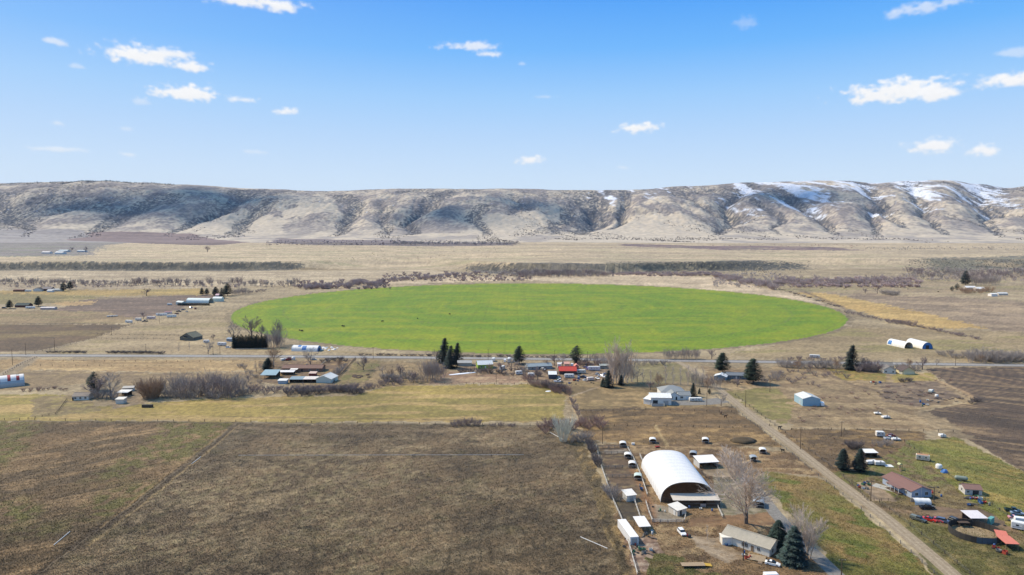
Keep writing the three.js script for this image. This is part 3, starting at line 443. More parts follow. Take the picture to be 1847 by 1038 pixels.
  if (o.open) { // posts and a back wall instead of walls
    const hb = kind === 'shed' ? h + rh : h, n = Math.max(2, Math.round(Lw / 3) + 1);
    for (let k = 0; k < n; k++) { const x = -Lw / 2 + 0.1 + (Lw - 0.2) * k / (n - 1); part('post', bx(0.16, h, 0.16, x, h / 2, -0.15), M.timber, t); part('post', bx(0.16, hb, 0.16, x, hb / 2, -D + 0.15), M.timber, t); }
    if (o.open !== 'all') part('back_wall', bx(Lw, hb * 0.95, 0.1, 0, hb * 0.475, -D + 0.02), wall, t);
    if (o.sides) for (const s of [-1, 1]) part('side_wall', bx(0.1, h * 0.95, D - 0.3, s * (Lw / 2 - 0.02), h * 0.475, zc), wall, t);
  } else part('wall', wg, wall, t);
  const rf = part('roof', join(slabs), roofM, t); if (ribs.length) part('seams', join(ribs), roofM, rf);
  if (o.chimney) part('chimney', bx(0.6, 1.3, 0.6, o.chimney[0], h + rh + 0.2, zc + (o.chimney[1] || 0)), M.concrete, rf);
  for (const w of o.win || []) opening(t, 'window', w[0], w[1], w[2] ?? 1.5, w[3] ?? 1.1, w[4] ?? 1.1, Lw, D, o);
  for (const w of o.door || []) opening(t, 'door', w[0], w[1], (w[4] ?? 2.05) / 2, w[3] ?? 0.95, w[4] ?? 2.05, Lw, D, { ...o, doorMat: w[5] || o.trim });
  return t;
}
// arched shell: width across x, length back along -z
function archShell(W, Lg, H, p = 1, ribs = 0, sag = 0, th = 0.1, nA = 28) {
  const nz = ribs ? (ribs - 1) * 4 : 4, pos = [], idx = [], at = (a, w, h) => [Math.sign(Math.cos(a)) * Math.pow(Math.abs(Math.cos(a)), p) * w / 2, Math.pow(Math.sin(a), p) * h];
  for (const [k, inner] of [[0, 0], [1, 1]]) for (let j = 0; j <= nz; j++) for (let i = 0; i <= nA; i++) { const a = Math.PI * i / nA, s = ribs ? sag * Math.sin(Math.PI * (j % 4) / 4) : 0; const [x, y] = at(a, W - 2 * (s + inner * th), H - s - inner * th); pos.push(x, y, -Lg * j / nz); }
  const S = (nz + 1) * (nA + 1), v = (k, j, i) => k * S + j * (nA + 1) + i;
  for (let j = 0; j < nz; j++) for (let i = 0; i < nA; i++) { idx.push(v(0, j, i), v(0, j, i + 1), v(0, j + 1, i), v(0, j, i + 1), v(0, j + 1, i + 1), v(0, j + 1, i)); idx.push(v(1, j, i), v(1, j + 1, i), v(1, j, i + 1), v(1, j, i + 1), v(1, j + 1, i), v(1, j + 1, i + 1)); }
  for (const j of [0, nz]) for (let i = 0; i < nA; i++) idx.push(v(0, j, i), v(1, j, i), v(0, j, i + 1), v(1, j, i), v(1, j, i + 1), v(0, j, i + 1));
  const g = new THREE.BufferGeometry(); g.setAttribute('position', new THREE.Float32BufferAttribute(pos, 3)); g.setIndex(idx); g.computeVertexNormals(); g.setAttribute('uv', new THREE.Float32BufferAttribute(pos.filter((_, i) => i % 3 !== 1).map(v => v / 5), 2)); return g;
}
function archRib(W, H, p, z, r = 0.09, n = 20) { const pts = []; for (let i = 0; i <= n; i++) { const a = Math.PI * i / n; pts.push(new THREE.Vector3(Math.sign(Math.cos(a)) * Math.pow(Math.abs(Math.cos(a)), p) * W / 2, Math.pow(Math.max(0, Math.sin(a)), p) * H, z)); } return new THREE.TubeGeometry(new THREE.CatmullRomCurve3(pts), n, r, 4); }
function archWall(W, H, p, n = 24) { const s = new THREE.Shape(); for (let i = 0; i <= n; i++) { const a = Math.PI * i / n, x = Math.sign(Math.cos(a)) * Math.pow(Math.abs(Math.cos(a)), p) * W / 2, y = Math.pow(Math.max(0, Math.sin(a)), p) * H; i ? s.lineTo(x, y) : s.moveTo(x, y); } const g = new THREE.ExtrudeGeometry(s, { depth: 0.08, bevelEnabled: false }); return g; }
M.fabric = new THREE.MeshPhysicalMaterial({ color: new THREE.Color().setRGB(0.90, 0.89, 0.88), roughness: 0.8, transmission: 0.28, thickness: 0, map: weather });
M.whiteMetal = mk(L(244, 240, 232, 0.9), 0.5, { map: weather }); M.blueTarp = mk(L(60, 126, 190), 0.6); M.galv = mk(L(196, 200, 200), 0.45, { metalness: 0.3, map: weather });
function hoop(name, label, category, A, B, D, H, o = {}, group) {
  const f = footing(A, B), t = thing(name, label, category, f.p, f.turn, group), across = o.axis === 'x'; // 'x': the tunnel runs along the front
  const W = across ? D : f.len, Lg = across ? f.len : D, hold = new THREE.Group(); hold.rotation.y = across ? Math.PI / 2 : 0; 
  const fix = g => { if (across) { g.translate(0, 0, Lg / 2); g.rotateY(Math.PI / 2); g.translate(0, 0, -W / 2); } return g; };
  const n = Math.max(3, Math.round(Lg / (o.step || 2)) + 1), p = o.p ?? 0.9;
  part('cover', fix(archShell(W, Lg, H, p, n, o.sag ?? 0.06)), o.mat || M.whiteMetal, t);
  for (let k = 0; k < n; k++) part('rib', fix(archRib(W - 0.3, H - 0.15, p, -Lg * k / (n - 1) + (k === 0 ? -0.15 : k === n - 1 ? 0.15 : 0), 0.07, 14)), M.steel, t);
  if (o.end !== false) { part('end_wall', fix(archWall(W - 0.3, H - 0.2, p).translate(0, 0, -Lg + 0.25)), o.endMat || o.mat || M.whiteMetal, t); }
  if (o.front) { part('end_wall', fix(archWall(W - 0.3, H - 0.2, p).translate(0, 0, -0.35)), o.front, t); part('door', fix(bx(W * 0.3, H * 0.55, 0.08, 0, H * 0.275, -0.2)), o.door || M.dark, t); }
  if (o.kick) for (const s of [-1, 1]) part('side_rail', fix(bx(0.12, 0.9, Lg * 0.98, s * (W / 2 - 0.3), 0.45, -Lg / 2)), M.timber, t);
  for (const q of o.patch || []) { // coloured patches on the cover
    const nA = 8, pos = [], idx = []; for (let j = 0; j <= 1; j++) for (let i = 0; i <= nA; i++) { const a = across ? Math.PI - lerp(q[2], q[3], i / nA) : lerp(q[2], q[3], i / nA); pos.push(Math.sign(Math.cos(a)) * Math.pow(Math.abs(Math.cos(a)), p) * (W / 2 + 0.06), Math.pow(Math.sin(a), p) * (H + 0.06), -Lg * q[j]); } for (let i = 0; i < nA; i++) idx.push(i, i + 1, i + nA + 1, i + 1, i + nA + 2, i + nA + 1);
    const g = new THREE.BufferGeometry(); g.setAttribute('position', new THREE.Float32BufferAttribute(pos, 3)); g.setIndex(idx); g.computeVertexNormals(); part('patch', fix(g), q[4] || M.blueTarp, t); }
  return t;
}

// ---------- vehicles ----------
const ext = (pts, w, bev = 0.06) => { const g = new THREE.ExtrudeGeometry(new THREE.Shape(pts.map(p => new THREE.Vector2(...p))), { depth: w - 2 * bev, bevelEnabled: true, bevelSize: bev, bevelThickness: bev, bevelSegments: 1, curveSegments: 4 }); g.translate(0, 0, -w / 2 + bev); return g; };
const wheelG = (r, w) => { const g = new THREE.CylinderGeometry(r, r, w, 14); g.rotateX(Math.PI / 2); return g; };
const WHEEL = wheelG(0.33, 0.22), RIM = wheelG(0.19, 0.24);
const VG = {
  sedan: { body: ext([[-2.2, .3], [2.2, .3], [2.28, .62], [1.5, .86], [.95, .93], [-1.55, .95], [-2.25, .9], [-2.28, .55]], 1.78), glass: ext([[-1.75, .9], [1.1, .9], [.35, 1.36], [-1.05, 1.38]], 1.6, .1), roof: ext([[-1.0, 1.34], [.32, 1.33], [.25, 1.42], [-.92, 1.44]], 1.46, .04), ax: 1.38, hl: [2.24, .68] },
  suv: { body: ext([[-2.25, .35], [2.25, .35], [2.32, .75], [1.45, 1.02], [.95, 1.08], [-2.2, 1.1], [-2.3, .6]], 1.86), glass: ext([[-2.1, 1.05], [1.1, 1.05], [.5, 1.62], [-1.9, 1.64]], 1.7, .1), roof: ext([[-1.95, 1.6], [.48, 1.58], [.4, 1.7], [-1.85, 1.72]], 1.56, .04), ax: 1.4, hl: [2.28, .82] },
  pickup: { body: ext([[-2.7, .42], [2.6, .42], [2.68, .85], [1.75, 1.1], [1.2, 1.16], [-.55, 1.16], [-.58, .72], [-2.62, .72], [-2.62, 1.12], [-2.74, 1.12]], 1.9), glass: ext([[-.5, 1.12], [1.3, 1.12], [.8, 1.74], [-.4, 1.76]], 1.72, .1), roof: ext([[-.4, 1.72], [.76, 1.7], [.68, 1.82], [-.36, 1.84]], 1.56, .04), ax: 1.72, hl: [2.64, .92], bed: true },
  van: { body: ext([[-2.7, .4], [2.6, .4], [2.7, .85], [2.2, 1.15], [1.55, 2.05], [1.3, 2.2], [-2.65, 2.22], [-2.72, 1.2]], 1.98), glass: ext([[1.2, 1.25], [2.1, 1.22], [1.55, 1.96], [1.2, 1.98]], 2.0, .04), roof: ext([[-2.5, 2.18], [1.2, 2.16], [1.1, 2.26], [-2.4, 2.28]], 1.7, .04), ax: 1.75, hl: [2.66, .8] },
};
function vehicle(type, name, label, color, at, heading, o = {}, group) {
  const v = VG[type], t = thing(name, label, o.cat || { sedan: 'car', suv: 'car', pickup: 'truck', van: 'van' }[type], G(...at), heading * Math.PI / 180, group), m = paint(color, 0.35, 0, true);
  if (o.size) t.scale.setScalar(o.size);
  part('body', v.body, m, t); part('windows', v.glass, M.glass, t); part('roof', v.roof, m, t);
  if (v.bed) { for (const s of [-1, 1]) part('bed_side', bx(2.05, .42, .08, -1.62, .92, s * .88), m, t); if (o.shell) part('canopy', bx(2.1, .62, 1.7, -1.6, 1.42, 0), o.shell, t); }
  for (const sx of [-1, 1]) for (const sz of [-1, 1]) { const w = part('wheel', WHEEL, M.rubber, t); w.position.set(sx * v.ax, .33, sz * .8); part('rim', RIM, M.chrome, w); }
  for (const s of [-1, 1]) { part('headlight', bx(.08, .14, .34, v.hl[0], v.hl[1], s * .62), M.lamp, t); part('tail_light', bx(.06, .2, .22, type === 'pickup' || type === 'van' ? -2.74 : -2.28, .8, s * .72), M.tail, t); }
  part('bumper', bx(.12, .16, 1.7, v.hl[0] + .06, .46, 0), M.dark, t);
  return t;
}
const TRG = {};
function caravan(name, label, color, at, heading, len, o = {}, group) { // travel trailer or box trailer
  const t = thing(name, label, o.cat || 'trailer', G(...at), heading * Math.PI / 180, group), h = o.h || 2.5, w = o.w || 2.4, m = paint(color, 0.5);
  part('body', ext([[-len / 2, .55], [len / 2 - .25, .55], [len / 2, 1.0], [len / 2 - .12, h], [len / 2 - .5, h + .2], [-len / 2 + .15, h + .2], [-len / 2, h]], w, .1), m, t);
  part('roof', bx(len - .7, .06, w - .3, -.15, h + .33, 0), o.roof || M.whiteMetal, t);
  for (const s of [-1, 1]) { const w1 = part('wheel', WHEEL, M.rubber, t); w1.position.set(-.2, .33, s * (w / 2 - .14)); if (len > 5) { const w2 = part('wheel', WHEEL, M.rubber, t); w2.position.set(-.95, .33, s * (w / 2 - .14)); } if (!o.box) { part('window', bx(.9, .55, .05, -len * .25, h * .72, s * (w / 2 + .01)), M.glass, t); part('window', bx(.7, .5, .05, len * .22, h * .72, s * (w / 2 + .01)), M.glass, t); } }
  if (!o.box) part('stripe', bx(len * .9, .16, w + .05, 0, 1.15, 0), o.stripe || paint([120, 130, 150]), t);
  part('hitch', bx(1.1, .1, .12, len / 2 + .4, .5, 0), M.dark, t); part('door', bx(.65, 1.7, .05, 0, 1.5, w / 2 + .015), paint([200, 200, 200]), t);
  return t;
}

// ---------- trees ----------
function tube(out, a, b, r0, r1, n = 3) {
  const d = b.clone().sub(a).normalize(), u = new THREE.Vector3(Math.abs(d.y) > 0.9 ? 1 : 0, Math.abs(d.y) > 0.9 ? 0 : 1, 0).cross(d).normalize(), w = d.clone().cross(u), ring = (c, r) => { const o = []; for (let k = 0; k < n; k++) { const t = 6.28319 * k / n; o.push(c.clone().addScaledVector(u, Math.cos(t) * r).addScaledVector(w, Math.sin(t) * r)); } return o; };
  const A = ring(a, r0), T = v => out.push(v.x, v.y, v.z);
  if (r1 <= 0.001) { for (let k = 0; k < n; k++) { T(A[k]); T(A[(k + 1) % n]); T(b); } return; }
  const B = ring(b, r1); for (let k = 0; k < n; k++) { const q = (k + 1) % n; T(A[k]); T(A[q]); T(B[q]); T(A[k]); T(B[q]); T(B[k]); }
}
const geoOf = arr => { const g = new THREE.BufferGeometry(); g.setAttribute('position', new THREE.Float32BufferAttribute(arr, 3)); g.computeVertexNormals(); return g; };
function bareTree(o) { // leafless broad-leaved tree: trunk, limbs, branches, twigs
  const r = rng(o.seed), trunk = [], crown = [];
  const grow = (p, dir, len, rad, lvl) => {
    const last = lvl >= o.n.length, segs = last ? 1 : lvl === 0 ? 4 : 3, pts = [p.clone()], d = dir.clone(); let q = p.clone();
    for (let k = 0; k < segs; k++) { d.add(new THREE.Vector3(r() - .5, (r() - .5) * .6 + (o.up ?? .1), r() - .5).multiplyScalar(lvl === 0 ? (o.bend ?? .12) : .34)).normalize(); q = q.clone().addScaledVector(d, len / segs); pts.push(q); }
    const out = lvl === 0 ? trunk : crown;
    for (let k = 0; k < segs; k++) tube(out, pts[k], pts[k + 1], rad * (1 - .7 * k / segs), last ? 0 : rad * (1 - .7 * (k + 1) / segs), lvl === 0 ? 6 : lvl === 1 ? 4 : 3);
    if (last) return;
    const n = o.n[lvl], lo = o.from?.[lvl] ?? .3;
    for (let k = 0; k < n; k++) {
      const t = lo + (1 - lo) * (k + r()) / n, at = Math.min(segs - 1, Math.floor(t * segs)), f = t * segs - at, base = pts[at].clone().lerp(pts[at + 1], f);
      const ax = new THREE.Vector3(r() - .5, r() - .5, r() - .5).cross(d).normalize(), ang = (o.ang?.[lvl] ?? .7) * (.65 + .7 * r());
      const nd = d.clone().applyAxisAngle(ax, ang); nd.y += o.lift?.[lvl] ?? .15; nd.normalize();
      grow(base, nd, len * (o.ratio?.[lvl] ?? .6) * (1.15 - .5 * t) * (.75 + .5 * r()), Math.max(o.min ?? .03, rad * (1 - .6 * t) * .62), lvl + 1);
    }
  };
  for (let s = 0; s < (o.stems ?? 1); s++) { const a = 6.28319 * (s + r() * .6) / (o.stems ?? 1), lean = o.lean ?? 0; grow(new THREE.Vector3(Math.cos(a) * (o.foot ?? 0), -.1, Math.sin(a) * (o.foot ?? 0)), new THREE.Vector3(Math.cos(a) * lean, 1, Math.sin(a) * lean).normalize(), o.len * (.8 + .4 * r()), o.rad, 0); }
  return { trunk: geoOf(trunk), crown: geoOf(crown) };
}
function measure(...gs) { let hi = 0; for (const g of gs) { g.computeBoundingBox(); hi = Math.max(hi, g.boundingBox.max.y); } return hi; }
function treeProto(o, bark, twig) { const t = bareTree(o), g = new THREE.Group(); part('trunk', t.trunk, bark, g); part('crown', t.crown, twig || bark, g); g.userData.h = measure(t.trunk, t.crown); return g; }
function shrubProto(o, mat) { const t = bareTree(o), m = new THREE.Mesh(join([t.trunk, t.crown]), mat); m.userData.h = measure(t.trunk, t.crown); return m; }
function conifer(o) { // whorls of boughs, each bough a run of ragged needle sprays
  const r = rng(o.seed), pos = [], col = [], trunk = [], H = 10, base = lin(o.col).map(v => v * .8);
  tube(trunk, new THREE.Vector3(0, -.1, 0), new THREE.Vector3(0, H * .97, 0), .22, .02, 6);
  for (let j = 0; j < o.whorls; j++) {
    const t = (j + .5 * r()) / o.whorls, y = H * lerp(o.low ?? .04, 1, t), R = o.w / 2 * o.shape(t);
    for (let b = 0; b < o.boughs; b++) {
      const a = 6.28319 * (b + r()) / o.boughs + j, len = R * (.8 + .42 * r()), ca = Math.cos(a), sa = Math.sin(a), n = Math.max(3, Math.round(o.sprays * 1.3 * (.3 + .7 * len / (o.w / 2)))), droop = o.droop * (1 - t);
      for (let s = 0; s < n; s++) {
        const f = Math.sqrt((s + .6 * r() + .3) / n), q = len * f, off = (r() - .5) * .9 * q * 6.28 / o.boughs, cy = y - droop * q * f + .16 * (r() - .5), sz = (.2 + .36 * Math.sqrt(o.w / 6)) * (.75 + .35 * f) * (.75 + .5 * r()), k = .45 + 1.15 * r() * r() + .2 * r(), cc = [base[0] * k * (1 + .3 * (r() - .5)), base[1] * k, base[2] * k];
        for (let m = 0; m < 2; m++) { const sp = (m ? 1 : -1) * (.35 + .55 * r()), dx = ca * Math.cos(sp) - sa * Math.sin(sp), dz = sa * Math.cos(sp) + ca * Math.sin(sp), cx = ca * q - sa * off - ca * sz * .7, cz = sa * q + ca * off - sa * sz * .7, up = .25 * (r() - .35) * sz;
          pos.push(cx - dz * sz * .42, cy + .12 * sz, cz + dx * sz * .42, cx + dz * sz * .42, cy - .1 * sz, cz - dx * sz * .42, cx + dx * sz * 1.45, cy + up - .16 * sz, cz + dz * sz * 1.45); for (let v = 0; v < 3; v++) col.push(...cc); }
      }
    }
  }
  for (let k = 0; k < 5; k++) { const a = k * 1.26; pos.push(Math.cos(a) * .12, H * .96, Math.sin(a) * .12, Math.cos(a + 2) * .12, H * .96, Math.sin(a + 2) * .12, 0, H * 1.03, 0); for (let v = 0; v < 3; v++) col.push(...base); }
  const g = geoOf(pos); g.setAttribute('color', new THREE.Float32BufferAttribute(col, 3)); const grp = new THREE.Group(); part('trunk', geoOf(trunk), M.bark, grp); part('crown', g, M.needles, grp); grp.userData.h = H * 1.02; return grp;
}
M.bark = mk(L(112, 98, 86), 0.95); M.paleBark = mk(L(176, 160, 142), 0.95); M.cottonTwig = mk(L(208, 188, 168, .9), 0.95); M.greyTwig = mk(L(168, 156, 146), 0.95); M.purpleTwig = mk(L(150, 132, 128), 0.95); M.redTwig = mk(L(160, 130, 118), 0.95); M.rustTwig = mk(L(176, 146, 118), 0.95); M.mauveTwig = mk(L(186, 166, 160), 0.95); M.willowTwig = mk(L(206, 202, 182, .9), 0.95); M.darkTwig = mk(L(122, 110, 104), 0.95);
M.needles = new THREE.MeshStandardMaterial({ vertexColors: true, roughness: 0.9 });
const spruceShape = t => Math.pow(1 - t, .68) * (t < .06 ? .75 : 1), pineShape = t => Math.pow(Math.max(0, 1 - t), .55) * (.62 + .38 * sstep(0, .22, t)), eggShape = t => Math.pow(Math.sin(Math.PI * clamp(.12 + .88 * t)), .8);
const PROTO = {
  bigSpruce: conifer({ seed: 3, whorls: 34, boughs: 13, sprays: 11, w: 8.2, droop: .28, shape: t => Math.pow(1 - t, .6) * (.9 + .2 * Math.sin(t * 40)), col: [70, 88, 80] }),
  bigSpruceB: conifer({ seed: 13, whorls: 30, boughs: 12, sprays: 10, w: 8.8, droop: .25, shape: t => Math.pow(1 - t, .7), col: [58, 78, 66] }),
  spruce: conifer({ seed: 4, whorls: 22, boughs: 9, sprays: 7, w: 7.0, droop: .35, shape: spruceShape, col: [46, 62, 54] }),
  fir: conifer({ seed: 5, whorls: 24, boughs: 9, sprays: 6, w: 5.8, droop: .3, shape: spruceShape, col: [40, 54, 46] }),
  pine: conifer({ seed: 6, whorls: 20, boughs: 10, sprays: 8, w: 7.6, droop: .05, low: .16, shape: pineShape, col: [54, 70, 50] }),
  roundPine: conifer({ seed: 8, whorls: 22, boughs: 11, sprays: 9, w: 8.2, droop: .1, low: .1, shape: pineShape, col: [40, 58, 52] }),
  juniper: conifer({ seed: 9, whorls: 16, boughs: 9, sprays: 7, w: 6.4, droop: 0, shape: eggShape, col: [52, 62, 48] }),
  arborvitae: conifer({ seed: 10, whorls: 26, boughs: 12, sprays: 4, w: 3.6, droop: -.3, low: .02, shape: t => Math.pow(1 - t * .95, .5), col: [46, 62, 44] }),
  cottonwood: treeProto({ seed: 21, len: 15, rad: .62, n: [12, 9, 8, 7], from: [.14, .25, .2, .2], ang: [.78, .6, .6, .6], ratio: [.95, .52, .5, .5], lift: [.28, .18, .14, .1], up: .12, min: .04 }, M.bark, M.cottonTwig),
  poplars: treeProto({ seed: 22, stems: 4, foot: .7, lean: .26, len: 15, rad: .26, n: [13, 10, 8], from: [.15, .2, .15], ang: [.6, .55, .55], ratio: [.52, .5, .45], lift: [.45, .3, .2], up: .2, min: .04 }, M.paleBark, M.cottonTwig),
  elm: treeProto({ seed: 23, len: 8, rad: .4, n: [8, 7, 6, 4], from: [.22, .25, .2, .2], ang: [.75, .65, .6, .6], ratio: [.85, .55, .5, .5], lift: [.25, .12, .1, .1], min: .04 }, M.bark, M.purpleTwig),
  elmB: treeProto({ seed: 24, len: 7, rad: .34, n: [7, 7, 6, 4], from: [.15, .25, .2, .2], ang: [.7, .65, .6, .6], ratio: [.95, .55, .5, .5], lift: [.3, .15, .1, .1], min: .04 }, M.bark, M.greyTwig),
  rustTree: treeProto({ seed: 25, len: 8, rad: .3, n: [9, 8, 6, 4], from: [.2, .2, .2, .2], ang: [.7, .6, .6, .6], ratio: [.8, .55, .5, .5], lift: [.3, .15, .1, .1], min: .04 }, M.paleBark, M.rustTwig),
  lombardy: treeProto({ seed: 26, stems: 3, foot: .5, lean: .1, len: 20, rad: .22, n: [24, 6, 5], from: [.08, .15, .15], ang: [.5, .5, .55], ratio: [.28, .5, .5], lift: [.5, .35, .25], bend: .06, min: .035 }, M.cottonTwig, M.cottonTwig),
  sapling: treeProto({ seed: 27, len: 9, rad: .13, n: [12, 5, 4], from: [.18, .2, .2], ang: [.45, .5, .5], ratio: [.32, .5, .5], lift: [.45, .3, .2], bend: .06, min: .03 }, M.cottonTwig, M.cottonTwig),
};
const sh = (seed, stems, lean, len, mat, n = [5, 4], up = .1, thick = 1) => shrubProto({ seed, stems, foot: len * .16, lean, len, rad: .07 * thick, n, from: [.2, .15], ang: [.6, .6], ratio: [.5, .5], lift: [.25, .15], up, min: .045 * thick }, mat);
const SHRUB = { purple: [sh(41, 16, .55, 4, M.purpleTwig), sh(42, 18, .7, 4, M.purpleTwig), sh(43, 14, .4, 5, M.purpleTwig)], grey: [sh(44, 16, .5, 4, M.greyTwig), sh(45, 18, .65, 4, M.greyTwig), sh(46, 13, .3, 6, M.greyTwig)], red: [sh(47, 18, .6, 4, M.redTwig), sh(48, 16, .5, 4, M.redTwig)], rust: [sh(49, 18, .5, 4.4, M.rustTwig, [6, 5])], dark: [sh(50, 18, .7, 3.4, M.darkTwig, [6, 4]), sh(51, 18, .8, 3, M.darkTwig, [6, 4])], willow: [sh(52, 26, .34, 8, M.willowTwig, [8, 5], .25)], farPurple: [sh(55, 14, .6, 4, M.mauveTwig, [5, 4], .1, 2), sh(56, 14, .5, 4, M.mauveTwig, [6, 5], .1, 2.2)], farTall: [sh(57, 7, .2, 9, M.greyTwig, [9, 5], .2, 2), sh(58, 6, .22, 9, M.purpleTwig, [9, 5], .2, 2)], tall: [sh(53, 8, .16, 9, M.greyTwig, [9, 4], .2), sh(54, 7, .2, 9, M.purpleTwig, [9, 4], .2)] };
function tree(kind, name, label, at, topY, o = {}) { const p = G(...at), hgt = o.h || (at[1] - topY) / pxPerM(p), pr = PROTO[kind], s = hgt / pr.userData.h, w = s * (o.wide || 1); return copyOf(pr, name, label, o.cat || 'tree', p, o.turn ?? rr(0, 6.28), [w, s, w], o.group); }
function thicket(kind, name, label, group, [x0, y0, x1, y1], n, [h0, h1], seed, jy = 2, wide = 1) { const r = rng(seed), list = SHRUB[kind]; for (let k = 0; k < n; k++) { const f = (k + r()) / n, p = G(lerp(x0, x1, f), lerp(y0, y1, f) + (r() - .5) * 2 * jy), pr = list[Math.floor(r() * list.length)], s = lerp(h0, h1, r()) / pr.userData.h, w = s * wide * (.85 + .4 * r()); copyOf(pr, name, nth(label, k, n), name.includes('tree') || name.includes('willow') ? 'tree' : 'shrub', p, r() * 6.28, [w, s, w], group); } }

// ---------- fences, poles ----------
const POSTG = new THREE.CylinderGeometry(.09, .1, 1, 5); POSTG.translate(0, .5, 0); const RAILG = new THREE.BoxGeometry(1, 1, 1);
function fence(name, label, pts, o = {}) {
  const P = o.world || pts.map(p => G(...p)), t = thing(name, label, 'fence', P[0].clone(), 0, o.group), h = o.h || 1.25, step = o.step || 4, pm = o.post || M.post, rm = o.rail || M.wire, rr0 = rng(P.length * 31 + Math.round(P[0].x * 7));
  for (let k = 1; k < P.length; k++) {
    const a = P[k - 1].clone().sub(P[0]), b = P[k].clone().sub(P[0]), l = Math.hypot(b.x - a.x, b.z - a.z), n = Math.max(1, Math.round(l / step));
    for (let i = k === 1 ? 0 : 1; i <= n; i++) { const q = a.clone().lerp(b, i / n), m = part('post', POSTG, pm, t); m.position.copy(q); m.scale.set(o.thick || 1.5, h * (.92 + .16 * rr0()), o.thick || 1.5); m.rotation.set((rr0() - .5) * .06, 0, (rr0() - .5) * .06); }
    for (let i = 0; i < (o.rails ?? 3); i++) { const m = part('rail', RAILG, rm, t), y = h * (o.railAt ? o.railAt[i] : .35 + .6 * i / Math.max(1, (o.rails ?? 3) - 1)); m.position.copy(a).lerp(b, .5); m.position.y += y; m.scale.set(l, o.rt || .025, o.rd || .025); m.rotation.set(0, Math.atan2(-(b.z - a.z), b.x - a.x), Math.atan2(b.y - a.y, l)); }
  }
  return t;
}
function utilityPole(label, at, topY, turn = 0, o = {}) {
  const p = G(...at), h = clamp((at[1] - topY) / pxPerM(p), 6, 13), t = thing('utility_pole', label, 'pole', p, turn, o.group);
  part('pole', cyl(.17, .11, h, 0, h / 2, 0, 7), M.pole, t); part('crossarm', bx(2.2, .12, .12, 0, h - .45, .12), M.pole, t);
  for (const x of [-.95, 0, .95]) part('insulator', cyl(.05, .05, .22, x, h - .3, .12, 6), M.lamp, t);
  if (o.box) part('transformer', cyl(.25, .25, .8, .32, h - 1.5, 0, 8), M.steel, t);
  return t;
}
// ---------- animals: one skin over tapered limbs ----------
function animalGeo(bones, size) {
  const n = 44, mc = new MarchingCubes(n, M.dark, false, false, 30000), half = size / 2; mc.isolation = 0;
  const seg = (p, a, b, ra, rb) => { const ab = b.clone().sub(a), t = clamp(p.clone().sub(a).dot(ab) / ab.lengthSq()); return p.distanceTo(a.clone().addScaledVector(ab, t)) - lerp(ra, rb, t); };
  const B = bones.map(b => [new THREE.Vector3(b[0], b[1], b[2]), new THREE.Vector3(b[3], b[4], b[5]), b[6], b[7]]), p = new THREE.Vector3();
  for (let k = 0; k < n; k++) for (let j = 0; j < n; j++) for (let i = 0; i < n; i++) { p.set((i - n / 2) / (n / 2) * half, (j - n / 2) / (n / 2) * half + half * .8, (k - n / 2) / (n / 2) * half); let d = 9; for (const b of B) { const e = seg(p, ...b), h = clamp(.5 + .5 * (d - e) / .08); d = d * (1 - h) + e * h - .08 * h * (1 - h); } mc.field[i + j * n + k * n * n] = -d; }
  mc.update(); const cnt = mc.count, pos = mc.positionArray.slice(0, cnt * 3), g = new THREE.BufferGeometry(); for (let i = 0; i < cnt; i++) { pos[i * 3] *= half; pos[i * 3 + 1] = pos[i * 3 + 1] * half + half * .8; pos[i * 3 + 2] *= half; }
  g.setAttribute('position', new THREE.Float32BufferAttribute(pos, 3)); g.computeVertexNormals(); return g;
}
const legs = (x, z, top, r, hind) => [-1, 1].flatMap(s => hind ? [[x, top, s * z, x + .12, top * .62, s * z, r * 1.5, r], [x + .12, top * .62, s * z, x - .12, top * .38, s * z, r, r * .62], [x - .12, top * .38, s * z, x - .08, .04, s * z, r * .62, r * .66]] : [[x, top, s * z, x + .02, top * .46, s * z, r * 1.25, r * .75], [x + .02, top * .46, s * z, x + .03, .04, s * z, r * .66, r * .66]]);
const HORSE = animalGeo([[-.62, 1.2, 0, .58, 1.16, 0, .3, .32], [-.1, 1.05, 0, .3, 1.02, 0, .3, .32], [.6, 1.25, 0, 1.02, 1.62, 0, .24, .14], [1.0, 1.62, 0, 1.38, 1.38, 0, .14, .075], [1.0, 1.7, .07, .98, 1.82, .08, .035, .02], [1.0, 1.7, -.07, .98, 1.82, -.08, .035, .02], [-.85, 1.25, 0, -1.05, .7, 0, .06, .05], ...legs(.5, .17, 1.0, .1), ...legs(-.62, .18, 1.1, .12, true)], 3.2);
const COW = animalGeo([[-.7, 1.05, 0, .62, 1.05, 0, .34, .34], [-.2, .9, 0, .3, .88, 0, .36, .36], [.65, 1.1, 0, 1.0, 1.0, 0, .24, .18], [1.0, 1.0, 0, 1.32, .82, 0, .17, .1], [1.0, 1.1, .1, 1.02, 1.12, .26, .05, .03], [1.0, 1.1, -.1, 1.02, 1.12, -.26, .05, .03], [-.98, 1.1, 0, -1.02, .55, 0, .05, .04], ...legs(.5, .2, .8, .1), ...legs(-.68, .2, .9, .11, true)], 3.2);
function animal(geo, name, label, cat, at, heading, rgb, group, s = 1) { const m = new THREE.Mesh(geo, mk(L(...rgb), .85)); m.name = numbered(name); m.position.copy(G(...at)); m.rotation.y = heading * Math.PI / 180; m.scale.setScalar(s); tag(m, label, cat, group); scene.add(m); return m; }
